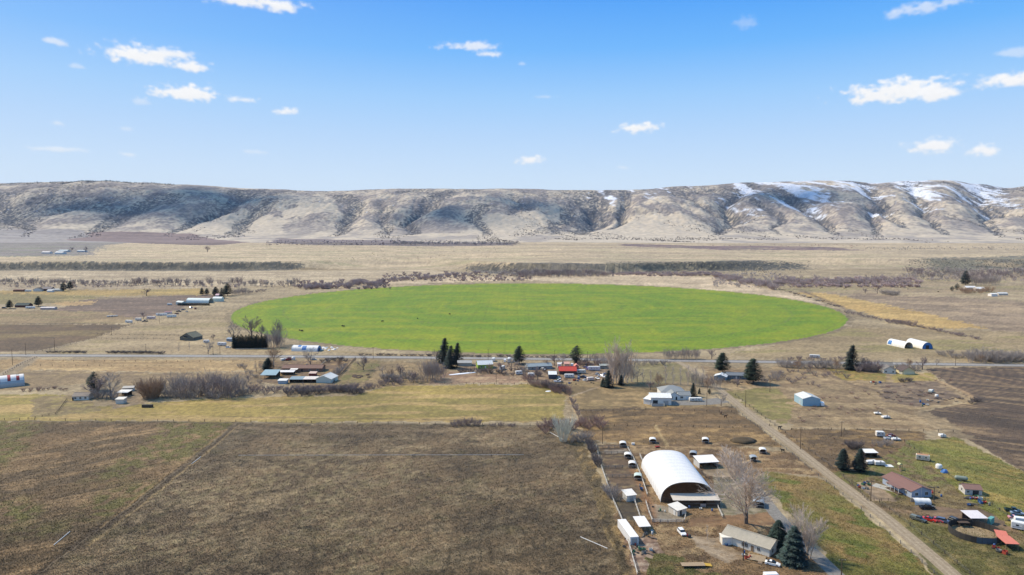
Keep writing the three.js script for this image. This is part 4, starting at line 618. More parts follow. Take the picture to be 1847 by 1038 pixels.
// ================= the riding arena and its yard =================
{ // big fabric-covered arena, open at the front
  const f = footing([1192, 907], [1291, 906]), t = thing('riding_arena', 'large white fabric arch riding arena open at the front', 'arena', f.p, f.turn - 0.02), W = f.len, Lg = 41, H = 8.2, p = 0.8, n = 11;
  part('cover', archShell(W, Lg, H, p, n, 0.22, 0.08, 36), M.fabric, t);
  for (let k = 0; k < n; k++) part('rib', archRib(W - 0.3, H - 0.14, p, -Lg * k / (n - 1) + (k === 0 ? -.12 : k === n - 1 ? .12 : 0), 0.11, 24), M.steel, t);
  for (const s of [-1, 1]) { part('purlin', bx(.1, .1, Lg - .4, s * W * .33, H * .74, -Lg / 2), M.steel, t); part('kick_wall', bx(.12, 1.3, Lg - .4, s * (W / 2 - .7), .65, -Lg / 2), M.timber, t); }
  part('arena_floor', bx(W - 1.6, .08, Lg - .2, 0, .05, -Lg / 2), M.soil, t);
  part('edge_hem', archRib(W + .02, H + .02, p, .02, .12, 30), M.whiteMetal, t);
  // lean-to across the front
  const x0 = -W * .32, x1 = W / 2, wl = x1 - x0, D = 5.2;
  part('lean_to_roof', bx(wl + .5, .14, D + .6, (x0 + x1) / 2, 3.12, D / 2 - .1, 0, 0, .11), paint([214, 206, 196]), t, 'pale flat lean-to roof across the arena front');
  for (let k = 0; k <= 7; k++) part('post', bx(.2, 2.85, .2, lerp(x0, x1, k / 7), 1.42, D), M.darkTimber, t);
  for (let k = 0; k < 7; k++) { if (k === 4) continue; for (let j = 0; j < 6; j++) part('plank', bx(wl / 7 - .1, .3, .07, lerp(x0, x1, (k + .5) / 7), .3 + j * .4, D + .06 + .02 * (j % 2), 0, 0, 0), j % 3 ? M.darkTimber : M.oldTimber, t); }
  for (let k = 0; k < 3; k++) for (let j = 0; j < 5; j++) part('plank', bx(W * .055, .3, .07, -W / 2 + .9 + (k + .5) * W * .06, .3 + j * .4, .6 + .02 * (j % 2)), M.darkTimber, t);
  const sh1 = part('stable_partition', bx(.1, 2.4, D - .3, x0 + wl * .35, 1.2, D / 2), M.darkTimber, t); part('stable_partition', bx(.1, 2.4, D - .3, x0 + wl * .72, 1.2, D / 2), M.darkTimber, t);
  part('gate', bx(wl / 7 - .3, 1.3, .06, lerp(x0, x1, 4.5 / 7), .75, D - .1), M.steel, t);
}
building('shed', 'small white lean-roofed shed in front of the arena', 'shed', [1222, 932], [1238, 927], 4.6, { h: 2.2, rise: .7, roof: 'shed', wall: [222, 214, 204], top: [240, 238, 234], ribs: .8, door: [['f', -.6, 0, .9, 1.9, M.dark], ['l', -1.5, 0, 1.0, 2.0, M.whiteMetal]] });
building('shed', 'white upright shed between the paddocks left of the arena', 'shed', [1131, 906], [1147, 904], 4.2, { h: 2.5, rise: .7, roof: 'shed', wall: [214, 212, 208], top: [240, 238, 236], ribs: .9, door: [['f', 0, 0, 1.3, 2, M.galv]] });
building('open_shed', 'white metal-roofed shed with open front right of the arena', 'shed', [1262, 846], [1296, 844], 6.5, { h: 2.7, rise: 1.0, roof: 'shed', wall: [200, 204, 212], top: [244, 244, 246], ribs: .9, open: true, sides: true });
building('container_shed', 'long white container with junk piled round it', 'container', [1137, 984], [1152, 983], 15, { h: 2.7, roof: 'flat', over: .04, wall: [222, 224, 230], top: [240, 240, 242], ribs: 0, door: [['f', 0, 0, 1.9, 2.3, M.galv]] });
building('carport', 'white sloping awning roof beside the long white container', 'carport', [1154, 962], [1172, 961], 7, { h: 2.3, rise: .6, roof: 'shed', wall: [190, 180, 176], top: [242, 240, 240], open: 'all' });
{ // manufactured home
  const t = building('mobile_home', 'long white single-storey home with grey shingle roof beside spruces', 'house', [1304, 978], [1388, 1006], 8.2, { h: 2.9, rise: 1.7, roof: 'gx', over: .5, wall: [236, 232, 222], top: [176, 170, 158], win: [['f', -9.2, 1.6, .8, 1.3], ['f', -6.6, 1.6, 1.0, 1.2], ['f', -5.4, 1.6, 1.0, 1.2], ['f', -.9, 1.6, 1.0, 1.3], ['f', .3, 1.6, 1.0, 1.3], ['f', 4.6, 1.6, .9, 1.0], ['r', -2.2, 1.6, .9, 1.3], ['r', -5.6, 1.6, .9, 1.3]], door: [['f', 2.4, 0, 1, 2.05, M.timber]] });
  for (let k = 0; k < 4; k++) part('vent_pipe', cyl(.07, .07, .5, -8 + k * 5.2, 4.3, -2.6 - (k % 2), 6), M.whiteMetal, t);
}
building('entry_shed', 'small white boxy shed against the left end of the long home', 'shed', [1303, 984], [1321, 984], 3, { h: 2.7, roof: 'flat', over: .25, wall: [238, 234, 226], top: [240, 236, 226], door: [['f', .6, 0, 1, 2.1, paint([226, 226, 230])]] });
{ const p = G(1365, 1009), t = thing('deck', 'tan plywood deck in front of the long white home', 'deck', p, -.38); for (let k = 0; k < 9; k++) part('plank', bx(5.6, .07, .42, 0, .42, -1.8 + k * .45), k % 2 ? M.timber : mk(L(206, 184, 150), .9, { map: weather }), t); for (const x of [-2.6, 2.6]) for (const z of [-1.7, 1.7]) part('post', bx(.14, .4, .14, x, .2, z), M.oldTimber, t); part('ramp', bx(1.4, .07, 1.6, 1.2, .25, 2.6, 0, 0, .22), M.timber, t); }
vehicle('suv', 'parked_car', 'white hatchback parked alone in the bare yard before the arena', [236, 238, 242], [1230, 964], -82);
vehicle('sedan', 'parked_car', 'white sedan parked under the big spruce beside the long home', [248, 248, 246], [1394, 1020], -28);
vehicle('van', 'parked_van', 'white van cut off by the bottom edge of the photo', [240, 240, 240], [1394, 1047], 4);
{ const p = G(1243, 970), t = thing('utility_cart', 'small dark cart beside the white hatchback', 'cart', p, .4); part('tray', bx(1.2, .4, .8, 0, .7, 0), M.dark, t); part('handle', bx(.06, 1.0, .7, -.75, 1.0, 0, 0, .4), M.tail, t); for (const x of [-.4, .4]) for (const z of [-.4, .4]) part('wheel', cyl(.25, .25, .12, x, .25, z, 10, Math.PI / 2), M.rubber, t); }
{ const p = G(1250, 1023), t = thing('flatbed_trailer', 'flatbed trailer with bare wooden deck on the lawn', 'trailer', p, .03); for (let k = 0; k < 10; k++) part('plank', bx(7.6, .08, .24, 0, .85, -1.15 + k * .255), k % 3 ? mk(L(204, 176, 140), .9, { map: weather }) : M.timber, t); part('frame', join([bx(7.8, .16, .12, 0, .7, -1.1), bx(7.8, .16, .12, 0, .7, 1.1), bx(2.6, .14, .14, -5, .62, 0)]), M.dark, t); for (const x of [.3, 1.2]) for (const z of [-1.2, 1.2]) { const w = part('wheel', WHEEL, M.rubber, t); w.position.set(x, .33, z); } part('ramp', bx(2.2, .1, 1.9, 5, .55, -.1, 0, -.12), mk(L(214, 170, 60), .7), t, 'yellow loading ramp'); }
// hoop shelters: open white arches for the horses
for (const [x, y, turn, label] of [[1124, 808, -.1, 'white hoop shelter at the top of the paddock column, beside a white box'], [1133, 829, -.1, 'white hoop shelter second from the top of the paddock column'], [1141, 845, -.1, 'white hoop shelter third from the top of the paddock column'], [1151, 868, -.15, 'pale green hoop shelter lowest in the paddock column'],
  [1178, 801, -.12, 'white hoop shelter alone beside the pale track above the arena'], [1273, 801, -.2, 'white hoop shelter alone in the paddock left of the dark mound'], [1250, 826, -.3, 'grey hoop shelter close behind the right side of the arena'], [1377, 820, -.2, 'white hoop shelter nearest the dirt road'], [1361, 834, -.1, 'grey hoop shelter behind the tall bare cottonwood'], [1368, 917, -.35, 'larger grey hoop shelter beside the gravel drive']]) {
  const p = G(x, y), s = pxPerM(p), big = label.startsWith('larger'), w = big ? 4.6 : 3.4, d = big ? 6 : 3.6, h = big ? 2.6 : 2.5, t = thing('hoop_shelter', label, 'shelter', p, turn, 'hoop shelters in the horse paddocks'), mat = label.startsWith('white') ? M.whiteMetal : label.startsWith('pale') ? mk(L(206, 220, 208), .6) : M.galv;
  const top = archShell(w, d, h * .36, .9, 3, .03, .06, 12); top.translate(0, h * .64, 0); part('cover', top, mat, t); for (const s2 of [-1, 1]) { for (const z of [-.08, -d / 2, -d + .08]) part('post', bx(.09, h * .66, .09, s2 * (w / 2 - .06), h * .33, z), M.steel, t); part('side_rail', bx(.06, .12, d, s2 * (w / 2 - .08), .9, -d / 2), M.whiteRail, t); }
  part('back_panel', bx(w - .2, h * .62, .05, 0, h * .32, -d + .1), M.darkTimber, t); part('rail', bx(w - .2, .1, .06, 0, 1.0, -.1), M.whiteRail, t); part('bedding', bx(w - .4, .1, d - .4, 0, .06, -d / 2), M.darkTimber, t);
}
{ const r = rng(91); for (let k = 0; k < 7; k++) { const m = new THREE.Mesh(new THREE.LatheGeometry([[0, 0], [.34, 0], [.36, .3], [.34, .6], [.36, .9], [.3, .95], [0, .95]].map(v => new THREE.Vector2(...v)), 10), paint([52, 84, 168], .5, 0, true)); m.name = numbered('barrel'); m.position.copy(G(1166 + k * 5, 825 - k * .15)); tag(m, nth('blue plastic barrel in the row behind the arena', k, 7), 'barrel', 'blue barrels behind the arena'); scene.add(m); } }
{ const p = G(1186, 808), t = thing('red_feeder', 'red feed trough beside the pale track above the arena', 'trough', p, .2); part('basin', bx(2.2, .5, .9, 0, .5, 0), paint([180, 56, 44], .6), t); for (const x of [-.9, .9]) part('leg', bx(.12, .3, .7, x, .15, 0), M.steel, t); }
{ const m = new THREE.Mesh(bx(1.6, 1.0, 1.1, 0, .5, 0), M.whiteMetal); const p = G(1142, 803); const t = thing('storage_box', 'small white box between two hoop shelters in the paddock', 'box', p, 0); part('body', bx(1.5, .85, 1.0, 0, .45, 0), M.whiteMetal, t); part('lid', bx(1.6, .1, 1.1, 0, .93, 0), M.whiteMetal, t); }
{ const g = new THREE.SphereGeometry(1, 24, 10, 0, 6.283, 0, 1.57); const ps = g.attributes.position; for (let i = 0; i < ps.count; i++) { const x = ps.getX(i), z = ps.getZ(i), n = .75 + .5 * fbm(x * 2 + 5, z * 2 + 3, 3); ps.setXYZ(i, x * 7 * n, ps.getY(i) * 2.2 * n, z * 4.5 * n); } g.computeVertexNormals(); const m = new THREE.Mesh(g, mk(L(104, 88, 64), .98, { map: grain })); m.name = 'soil_mound'; m.position.copy(G(1340, 797)); m.position.y -= .1; tag(m, 'dark manure mound in the paddock beside the dirt road', 'mound'); scene.add(m); }
animal(HORSE, 'horse', 'dark horse standing beside the dirt road left of it', 'horse', [1412, 816], 175, [44, 36, 32]);
animal(HORSE, 'horse', 'dark brown horse nearer of two in the pasture below the white barn', 'horse', [1309, 754], 10, [70, 44, 30]);
animal(HORSE, 'horse', 'brown horse farther of two in the pasture below the white barn', 'horse', [1301, 748], 60, [96, 66, 46]);
animal(HORSE, 'horse', 'black horse at the fence right of the dirt road', 'horse', [1407, 774], -10, [30, 26, 26]);

// pipe fences round the paddocks
const white = { post: M.greyPost, thick: 1.3, rail: M.whiteRail, rt: .12, rd: .1, rails: 3, step: 3.2, h: 1.4 };
fence('pipe_fence', 'long pale pipe fence between big brown field and paddocks', [[1075, 806], [1079, 822], [1084, 842], [1094, 872], [1106, 905], [1121, 938], [1131, 972], [1140, 1005], [1150, 1040]], white);
fence('pipe_fence', 'pale pipe fence along the alley beside the paddock shelters', [[1132, 810], [1143, 830], [1152, 850], [1160, 872], [1168, 896]], white);
for (const [a, b, l] of [[[1077, 809], [1130, 808], 'pipe fence across the topmost paddock'], [[1080, 820], [1137, 819], 'pipe fence below the first hoop shelter'], [[1085, 845], [1148, 845], 'pipe fence below the third hoop shelter'], [[1092, 862], [1154, 861], 'pipe fence above the lowest hoop shelter'], [[1107, 905], [1130, 905], 'short pipe fence left of the upright white shed']]) fence('pipe_fence', l, [a, b], { ...white, rail: M.greyPost, group: 'fences between the paddocks' });
fence('pipe_fence', 'pale pipe fence running down from the upright white shed', [[1145, 907], [1150, 922], [1156, 940]], white);
fence('pipe_fence', 'pale pipe fence round the small pen in front of the arena', [[1165, 908], [1170, 925], [1177, 943], [1205, 944], [1234, 943], [1237, 933]], white);
fence('pipe_fence', 'pale pipe fence behind the left corner of the arena', [[1154, 823], [1160, 836], [1167, 851]], white);
fence('pipe_fence', 'pale pipe fence at the right front corner of the arena', [[1292, 910], [1297, 922], [1304, 936]], white);
fence('pipe_fence', 'curved pen fence below the open white shed', [[1262, 848], [1266, 858], [1280, 865], [1296, 868], [1312, 868], [1330, 862]], { ...white, rail: M.darkTimber });
fence('wire_fence', 'wire fence crossing the paddock above the hoop shelters', [[1060, 770], [1180, 769], [1322, 773], [1388, 769]], { step: 7 });
fence('wire_fence', 'wire fence below the white farmhouse and barn', [[1046, 744], [1165, 740], [1320, 744]], { step: 7 });
fence('wire_fence', 'wire fence along the left side of the dirt road', null, { world: side(drP.slice(3), -5.4), step: 7, h: 1.3 });
fence('wire_fence', 'wire fence along the right side of the dirt road', null, { world: side(drP.slice(3), 5.6), step: 7, h: 1.3, post: M.greyPost });
// the irrigation pipes lying in the big fields
for (const [a, b, l] of [[[345, 838], [362, 825], 'white irrigation pipe beside the upper end of the field track'], [[96, 985], [126, 960], 'white irrigation pipe lying in the left field'], [[1047, 970], [1096, 991], 'white irrigation pipe near the paddock edge of the brown field'], [[430, 822.5], [945, 821.5], 'very long thin irrigation pipe across the brown field'], [[992, 781], [1016, 794], 'white irrigation pipe by the tall grey willow']]) {
  const A = G(...a), B = G(...b), t = thing('irrigation_pipe', l, 'pipe', A), n = Math.max(2, Math.round(A.distanceTo(B) / 9.1)), r = l.startsWith('very') ? .065 : .12;
  for (let k = 0; k < n; k++) { const p0 = A.clone().lerp(B, k / n).sub(A), p1 = A.clone().lerp(B, (k + .985) / n).sub(A); p0.y = p1.y = .2; const arr = []; tube(arr, p0, p1, r, r, 6); part('pipe_section', geoOf(arr), M.whiteMetal, t); }
}
tree('cottonwood', 'cottonwood_tree', 'tall spreading bare cottonwood beside the arena gravel yard', [1346, 945], 806, { turn: 1.1, wide: 1.2 });
tree('poplars', 'poplar_tree', 'pale many-stemmed bare poplar behind the big spruce', [1457, 1008], 904, { turn: .4, wide: 1.15 });
tree('bigSpruceB', 'spruce_tree', 'green spruce farther of two beside the long white home', [1404, 988], 936, { wide: 1.05 });
tree('bigSpruce', 'spruce_tree', 'large blue-green spruce nearer of two beside the long white home', [1432, 1017], 946, { wide: .92 });
thicket('dark', 'shrub', 'dark leafless shrub at the paddock fence below the willow', 'shrubs at the corner of the brown field', [1062, 800, 1080, 846], 10, [3, 5], 61, 2, .8);
thicket('grey', 'shrub', 'grey leafless shrub against the long pipe fence', 'shrubs on the long pipe fence', [1092, 888, 1108, 905], 4, [4, 6], 62, 4);
tree('sapling', 'bare_tree', 'thin bare sapling standing in the yard before the long home', [1276, 975], 945, {});
utilityPole('tall dark pole at the lower end of the gravel drive', [1518, 1042], 1010); utilityPole('thin pole in front of the long white home', [1341, 1012], 975, .4);

// ================= the blue-grey house across the dirt road =================
{
  const t = building('house', 'blue-grey house with maroon roof and white trim', 'house', [1644, 899.5], [1680, 897], 17, { h: 2.9, rise: 1.7, roof: 'gz', over: .5, wall: [164, 178, 202], top: [132, 100, 94], win: [['f', -2.2, 1.6, 1.2, 1.2], ['f', 2.3, 1.6, 1.2, 1.2], ['l', -3, 1.5, 1.2, 1.1], ['l', -13.5, 1.5, 1.2, 1.1], ['r', -5, 1.5, 1.2, 1.1]], door: [['l', -8, 0, 1, 2.1, M.whiteMetal]] });
  const w = footing([1644, 899.5], [1680, 897]).len; part('trim', join([bx(.14, 3, .14, -w / 2, 1.5, .02), bx(.14, 3, .14, w / 2, 1.5, .02), bx(.14, 4.4, .1, 0, 2.2, .03)]), paint([236, 236, 236]), t);
  part('porch_roof', bx(2.6, .14, 8, -w / 2 - 1.2, 2.75, -8, 0, .12), paint([132, 100, 94], .9), t); for (let k = 0; k < 4; k++) part('porch_post', bx(.14, 2.6, .14, -w / 2 - 2.3, 1.3, -4.4 - k * 2.4), M.whiteMetal, t); part('porch_floor', bx(2.5, .3, 8, -w / 2 - 1.25, .15, -8), M.darkTimber, t);
}
{ const p = G(1609, 884), t = thing('patio', 'pale concrete patio left of the blue-grey house', 'patio', p, -.9); for (let i = 0; i < 5; i++) for (let j = 0; j < 2; j++) part('slab', bx(2.9, .1, 2.4, -6 + i * 3, .05, -1.3 + j * 2.5), M.concrete, t); }
hoop('carport', 'white arched carport in front of the blue-grey house', 'carport', [1651, 912], [1681, 913], 3.8, 2.15, { axis: 'x', p: .75, end: false, mat: M.whiteMetal });
vehicle('pickup', 'parked_truck', 'black pickup truck in front of the white carport', [30, 32, 36], [1673, 918.5], 2);
vehicle('pickup', 'parked_truck', 'dark pickup with grey canopy at the left of the car row', [70, 76, 74], [1657, 940], -55, { shell: paint([118, 124, 118], .5, 0, true) });
vehicle('sedan', 'parked_car', 'bright red car next to the dark canopy pickup', [206, 50, 40], [1677, 940], -40);
vehicle('sedan', 'parked_car', 'faded pink-red car between the red and blue cars', [196, 84, 92], [1690, 941], -38);
vehicle('suv', 'parked_car', 'slate blue car at the right end of the car row', [84, 98, 124], [1702, 943], -36);
vehicle('suv', 'parked_car', 'dark box-shaped car left of the white-roofed shed', [54, 58, 60], [1724, 943], -62);
building('open_shed', 'white flat-roofed open shed above the round pen', 'shed', [1752, 946], [1780, 946], 5.5, { h: 2.2, rise: .5, roof: 'shed', wall: [96, 84, 92], top: [228, 224, 230], open: true });
building('tool_box', 'teal metal box at the end of the white open shed', 'box', [1781, 946], [1788, 948], 3.4, { h: 2.1, roof: 'flat', over: .03, wall: [86, 158, 160], top: [104, 170, 170] });
{ // round pen
  const p = G(1759, 965), R = 8.1, t = thing('round_pen', 'dark-panelled round pen with sandy floor', 'pen', p), N = 30, gm = paint([58, 56, 54], .9), bl = paint([74, 92, 108], .7);
  part('sand_floor', new THREE.CylinderGeometry(R - .1, R - .1, .06, 40).translate(0, .04, 0), M.sand, t);
  for (let k = 0; k < N; k++) { const a = 6.28319 * (k + .5) / N, w = 2 * R * Math.sin(Math.PI / N); const front = k >= 6 && k <= 9; const m = part('panel', bx(w - .06, 2.1, .07, 0, 1.15, 0), front ? bl : gm, t); m.position.set(Math.cos(a) * R, (k % 3) * .03, Math.sin(a) * R); m.rotation.y = Math.PI / 2 - a; const b = 6.28319 * k / N; part('post', cyl(.07, .07, 2.5, Math.cos(b) * R, 1.25, Math.sin(b) * R, 6), M.dark, t); const rl = part('top_rail', bx(w, .08, .1, 0, 2.35, 0), M.dark, t); rl.position.set(Math.cos(a) * R, 0, Math.sin(a) * R); rl.rotation.y = Math.PI / 2 - a; }
}
{ const p = G(1737, 950), t = thing('viewing_platform', 'dark wooden platform behind the round pen', 'platform', p, -.05); for (let k = 0; k < 5; k++) part('plank', bx(4, .1, .45, 0, 1.7, -1 + k * .48), M.darkTimber, t); for (const x of [-1.8, 1.8]) for (const z of [-1, 1]) part('post', bx(.15, 1.7, .15, x, .85, z), M.darkTimber, t); part('rail', bx(4, .12, .08, 0, 2.5, -1.1), M.darkTimber, t); }
building('shelter', 'coral-red flat roof shelter touching the round pen', 'shelter', [1800, 980], [1820, 983], 5.2, { h: 2.2, rise: .3, roof: 'shed', wall: [84, 72, 66], top: [216, 124, 106], open: 'all', over: .2 });
building('shelter', 'coral-red flat roof shelter farther from the round pen', 'shelter', [1815, 993], [1838, 994], 5.6, { h: 2.2, rise: .3, roof: 'shed', wall: [84, 72, 66], top: [218, 128, 110], open: 'all', over: .2 });
vehicle('pickup', 'parked_truck', 'dark green pickup farthest up at the right edge', [38, 58, 52], [1828, 924], -20); vehicle('sedan', 'parked_car', 'pale blue car behind the pink car at the right edge', [136, 152, 170], [1836, 929], -18); vehicle('sedan', 'parked_car', 'pink car at the right edge of the photo', [214, 150, 158], [1832, 937], -15);
vehicle('van', 'parked_van', 'white van at the right edge beside the pink car', [238, 238, 240], [1846, 945], -20); caravan('travel_trailer', 'white travel trailer cut by the right edge of the photo', [236, 236, 238], [1846, 957], -35, 7);
building('cabin', 'small brown-roofed cabin with white sides by the right lawn', 'cabin', [1741, 893], [1772, 895], 6, { h: 2.4, rise: 1.1, roof: 'gx', wall: [206, 204, 204], top: [138, 108, 100], win: [['f', -2, 1.4, .8, .8], ['l', -3, 1.4, .9, 1]], door: [['f', .8, 0, 2.2, 2.0, M.dark]] });
caravan('travel_trailer', 'white old trailer with rusty roof beside the right lawn', [228, 222, 208], [1665, 831], -28, 5.5, { roof: paint([190, 140, 110], .8), stripe: paint([150, 110, 90]) });
{ const p = G(1694, 846), t = thing('water_tank', 'squat white plastic water tank beside the blue tarp', 'tank', p); part('body', new THREE.LatheGeometry([[0, 0], [1.35, 0], [1.4, .4], [1.36, 1.7], [1.0, 2.1], [.3, 2.25], [0, 2.25]].map(v => new THREE.Vector2(...v)), 18), M.whiteMetal, t); part('lid', cyl(.3, .3, .15, 0, 2.3, 0, 12), M.galv, t); }
{ const g = new THREE.SphereGeometry(1, 14, 8, 0, 6.3, 0, 1.57), ps = g.attributes.position; for (let i = 0; i < ps.count; i++) { const n = .8 + .5 * noise(ps.getX(i) * 3 + 8, ps.getZ(i) * 3); ps.setXYZ(i, ps.getX(i) * 1.5 * n, ps.getY(i) * 1.5 * n, ps.getZ(i) * 1.2 * n); } g.computeVertexNormals(); const m = new THREE.Mesh(g, paint([72, 120, 184], .6, 0, true)); m.name = 'tarp_pile'; m.position.copy(G(1704, 853)); tag(m, 'heap covered by a bright blue tarp near the white tank', 'tarp'); scene.add(m); }
{ const p = G(1734, 868), t = thing('fuel_tank', 'grey-green horizontal tank on skids by the cabin', 'tank', p, -.45); const c = new THREE.CapsuleGeometry(.95, 3.2, 4, 14); c.rotateZ(Math.PI / 2); c.translate(0, 1.25, 0); part('body', c, paint([140, 152, 142], .5), t); for (const x of [-1.2, 1.2]) part('skid', bx(.2, .5, 1.4, x, .25, 0), M.dark, t); }
building('open_shed', 'small white-roofed shed behind the two dark evergreens', 'shed', [1561, 826], [1583, 826], 4.5, { h: 2.3, rise: .3, roof: 'shed', wall: [88, 70, 68], top: [240, 240, 242], open: true, sides: true });
caravan('boat_trailer', 'covered white boat on trailer right of the dark evergreens', [232, 232, 236], [1572, 838], 10, 5.4, { h: 1.5, box: true, cat: 'boat' }); caravan('cargo_trailer', 'low white cargo trailer nearest the evergreens', [226, 226, 228], [1587, 840], -8, 4.4, { h: 1.6, box: true });
{ const p = G(1603, 841), t = thing('metal_sheet', 'bright white roofing sheet lying on the grass', 'sheet', p, -.15); for (let k = 0; k < 4; k++) part('panel', bx(3.6, .05, .9, 0, .12 + .03 * (k % 2), -1.3 + k * .9, 0, 0, .04), M.whiteMetal, t); }
{ const p = G(1625, 849), t = thing('play_set', 'wooden play set with a yellow slide', 'playset', p, .2); part('slide', bx(.6, .08, 3.2, 1.1, .85, .9, .5, 0, .55), mk(L(222, 180, 70), .5), t); part('platform', bx(1.6, .12, 1.4, 0, 1.5, -.6), M.timber, t); part('roof', prism([[-1, 2.6], [1, 2.6], [0, 3.3]], 1.6, 'z', -.6), paint([190, 192, 150]), t); for (const x of [-.75, .75]) for (const z of [-1.25, .05]) part('post', bx(.12, 2.7, .12, x, 1.35, z), M.timber, t); part('ladder', bx(.6, .06, 2.4, -1.0, .8, .7, -.4, 0, .6), M.timber, t); }
vehicle('pickup', 'parked_truck', 'silver pickup with a flat trailer below the scrub pasture', [196, 202, 212], [1605, 793], 5, {}); caravan('utility_trailer', 'white low trailer hitched near the silver pickup', [226, 224, 224], [1616, 795], -4, 4, { h: .9, box: true }); vehicle('sedan', 'parked_car', 'red car behind the silver pickup', [170, 70, 62], [1608, 788], 20); caravan('travel_trailer', 'white trailer left of the red car below the scrub pasture', [232, 228, 226], [1588, 788], -10, 4, {});
caravan('cargo_trailer', 'lone white cargo box at the edge of the ploughed field', [238, 238, 238], [1700, 789], 0, 3, { h: 1.3, box: true });
tree('roundPine', 'pine_tree', 'dense dark pine left of two beside the white-roofed shed', [1522, 849], 808, { wide: .95 }); tree('roundPine', 'pine_tree', 'dense dark pine right of two beside the white-roofed shed', [1553, 852], 808, { wide: .9 });
thicket('dark', 'shrub', 'dark leafless bush behind the two dark pines', 'bushes behind the two dark pines', [1530, 810, 1552, 807], 4, [3.5, 5], 71, 2); thicket('grey', 'shrub', 'thin grey bush above the white-roofed shed', 'bushes above the white-roofed shed', [1575, 806, 1610, 806], 5, [3, 5], 72, 3);
thicket('red', 'shrub', 'reddish dry weed bush in the brown paddock by the pines', 'weeds in the brown paddock', [1490, 800, 1640, 830], 12, [1, 2], 73, 14);
utilityPole('pole beside the dirt road left of the blue-grey house', [1571, 905], 866); utilityPole('pole at the right corner of the blue-grey house', [1685, 906], 877); utilityPole('pole by the fence right of the dirt road', [1444, 811], 770); utilityPole('pole in the brown paddock below the blue shed', [1518, 788], 760);
fence('wire_fence', 'garden fence round the patio by the dirt road', [[1519, 860], [1548, 885], [1564, 903], [1590, 904], [1615, 903], [1621, 895]], { step: 2.6, h: 1.1, post: M.timber, rail: M.oldTimber, rt: .06, rd: .04 });
fence('wire_fence', 'wire fence along the left edge of the right lawn', [[1632, 797], [1700, 850], [1765, 892], [1847, 955]], { step: 6 });
fence('wire_fence', 'wire fence along the track below the scrub pasture', [[1404, 776], [1500, 776], [1640, 778], [1720, 780]], { step: 7 });

// ================= the farm with the white barn =================
building('barn', 'white metal barn with white roof below the farmhouse', 'barn', [1174, 731], [1211, 731.5], 12, { h: 4.6, rise: 1.6, roof: 'gx', wall: [234, 234, 232], top: [242, 244, 246], ribs: 1.2, door: [['f', -3.5, 0, 3, 3, M.dark], ['f', 3, 0, 3, 2.8, M.galv]] });
building('lean_shed', 'white lean-to shed at the left end of the white barn', 'shed', [1161, 729], [1173.5, 731], 10, { h: 3.2, rise: 1.4, roof: 'shed', wall: [230, 230, 228], top: [240, 242, 244], ribs: 1.2 });
{ const p = G(1186, 732), t = thing('stock_pen', 'grey metal stock pen against the white barn front', 'pen', p); for (let k = 0; k < 4; k++) { part('panel', bx(1.7, 1.7, .06, -3 + k * 1.8, .95, 2.4), M.galv, t); } for (const s of [-1, 1]) part('panel', bx(.06, 1.7, 2.4, s * 3.8, .95, 1.2), M.galv, t); for (let k = 0; k < 5; k++) part('post', cyl(.06, .06, 1.9, -3.9 + k * 1.8, .95, 2.4, 6), M.steel, t); }
building('house', 'white farmhouse with large grey hip roof', 'house', [1193, 716], [1236, 716], 13, { h: 3.2, rise: 3.0, roof: 'hip', over: .5, wall: [238, 238, 236], top: [150, 156, 160], win: [['f', -6, 1.7, 1.4, 1.3], ['f', 0, 1.7, 1.4, 1.3]], door: [['f', 3, 0, 1, 2.1, M.timber]] });
building('garage', 'white attached garage with grey roof right of the farmhouse', 'garage', [1225, 722], [1246, 722], 8, { h: 3, rise: 1.6, roof: 'gx', over: .4, wall: [236, 236, 236], top: [140, 146, 150], win: [['f', -2, 1.7, 1.6, 1.1]], door: [['f', 2, 0, 2.6, 2.2, paint([210, 226, 240])]] });
building('house_wing', 'white gabled wing between the barn and the garage', 'house', [1207, 722], [1225, 722], 8, { h: 3, rise: 2, roof: 'gz', over: .3, wall: [240, 240, 240], top: [150, 156, 160], win: [['f', -1.5, 1.6, 1.2, 1.2]], door: [['f', 1.5, 0, 1, 2.1, M.dark]] });
caravan('travel_trailer', 'long white camper parked on the farm drive', [236, 234, 228], [1255, 724], 0, 8, { h: 1.9 });
tree('spruce', 'spruce_tree', 'narrow dark spruce right of the white garage', [1251, 716], 690); tree('spruce', 'spruce_tree', 'small dark spruce by the farm drive', [1262, 711], 700); tree('juniper', 'juniper_tree', 'small round juniper beside the farm lane', [1280, 711], 701);
tree('elm', 'bare_tree', 'spreading bare tree behind the grey farmhouse roof', [1173, 704], 684, { wide: 1.3 }); tree('elmB', 'bare_tree', 'bare tree beside the bend where farm drive meets dirt road', [1301, 733], 706, { wide: 1.1 }); tree('rustTree', 'bare_tree', 'pinkish bare tree leaning over the dirt road', [1276, 708], 680, { wide: 1.2 });
utilityPole('pole in front of the farm drive', [1275, 733], 708); utilityPole('pole right of the dirt road above the horses', [1345, 735], 704); utilityPole('pole on the pasture left of the blue shed', [1389, 708], 687); utilityPole('reddish pole in the paddock above the hoop shelters', [1087, 801], 768);
building('metal_shed', 'light blue metal shed with white roof on the right pasture', 'shed', [1448, 733], [1480, 733], 13, { h: 4.4, rise: 1.6, roof: 'gz', over: .15, wall: [156, 190, 212], top: [226, 230, 232], ribs: 1.4, door: [['l', -4, 0, 3, 3, paint([176, 196, 210])]] });
vehicle('van', 'parked_van', 'white van beside the light blue metal shed', [240, 240, 240], [1483, 732], 75);
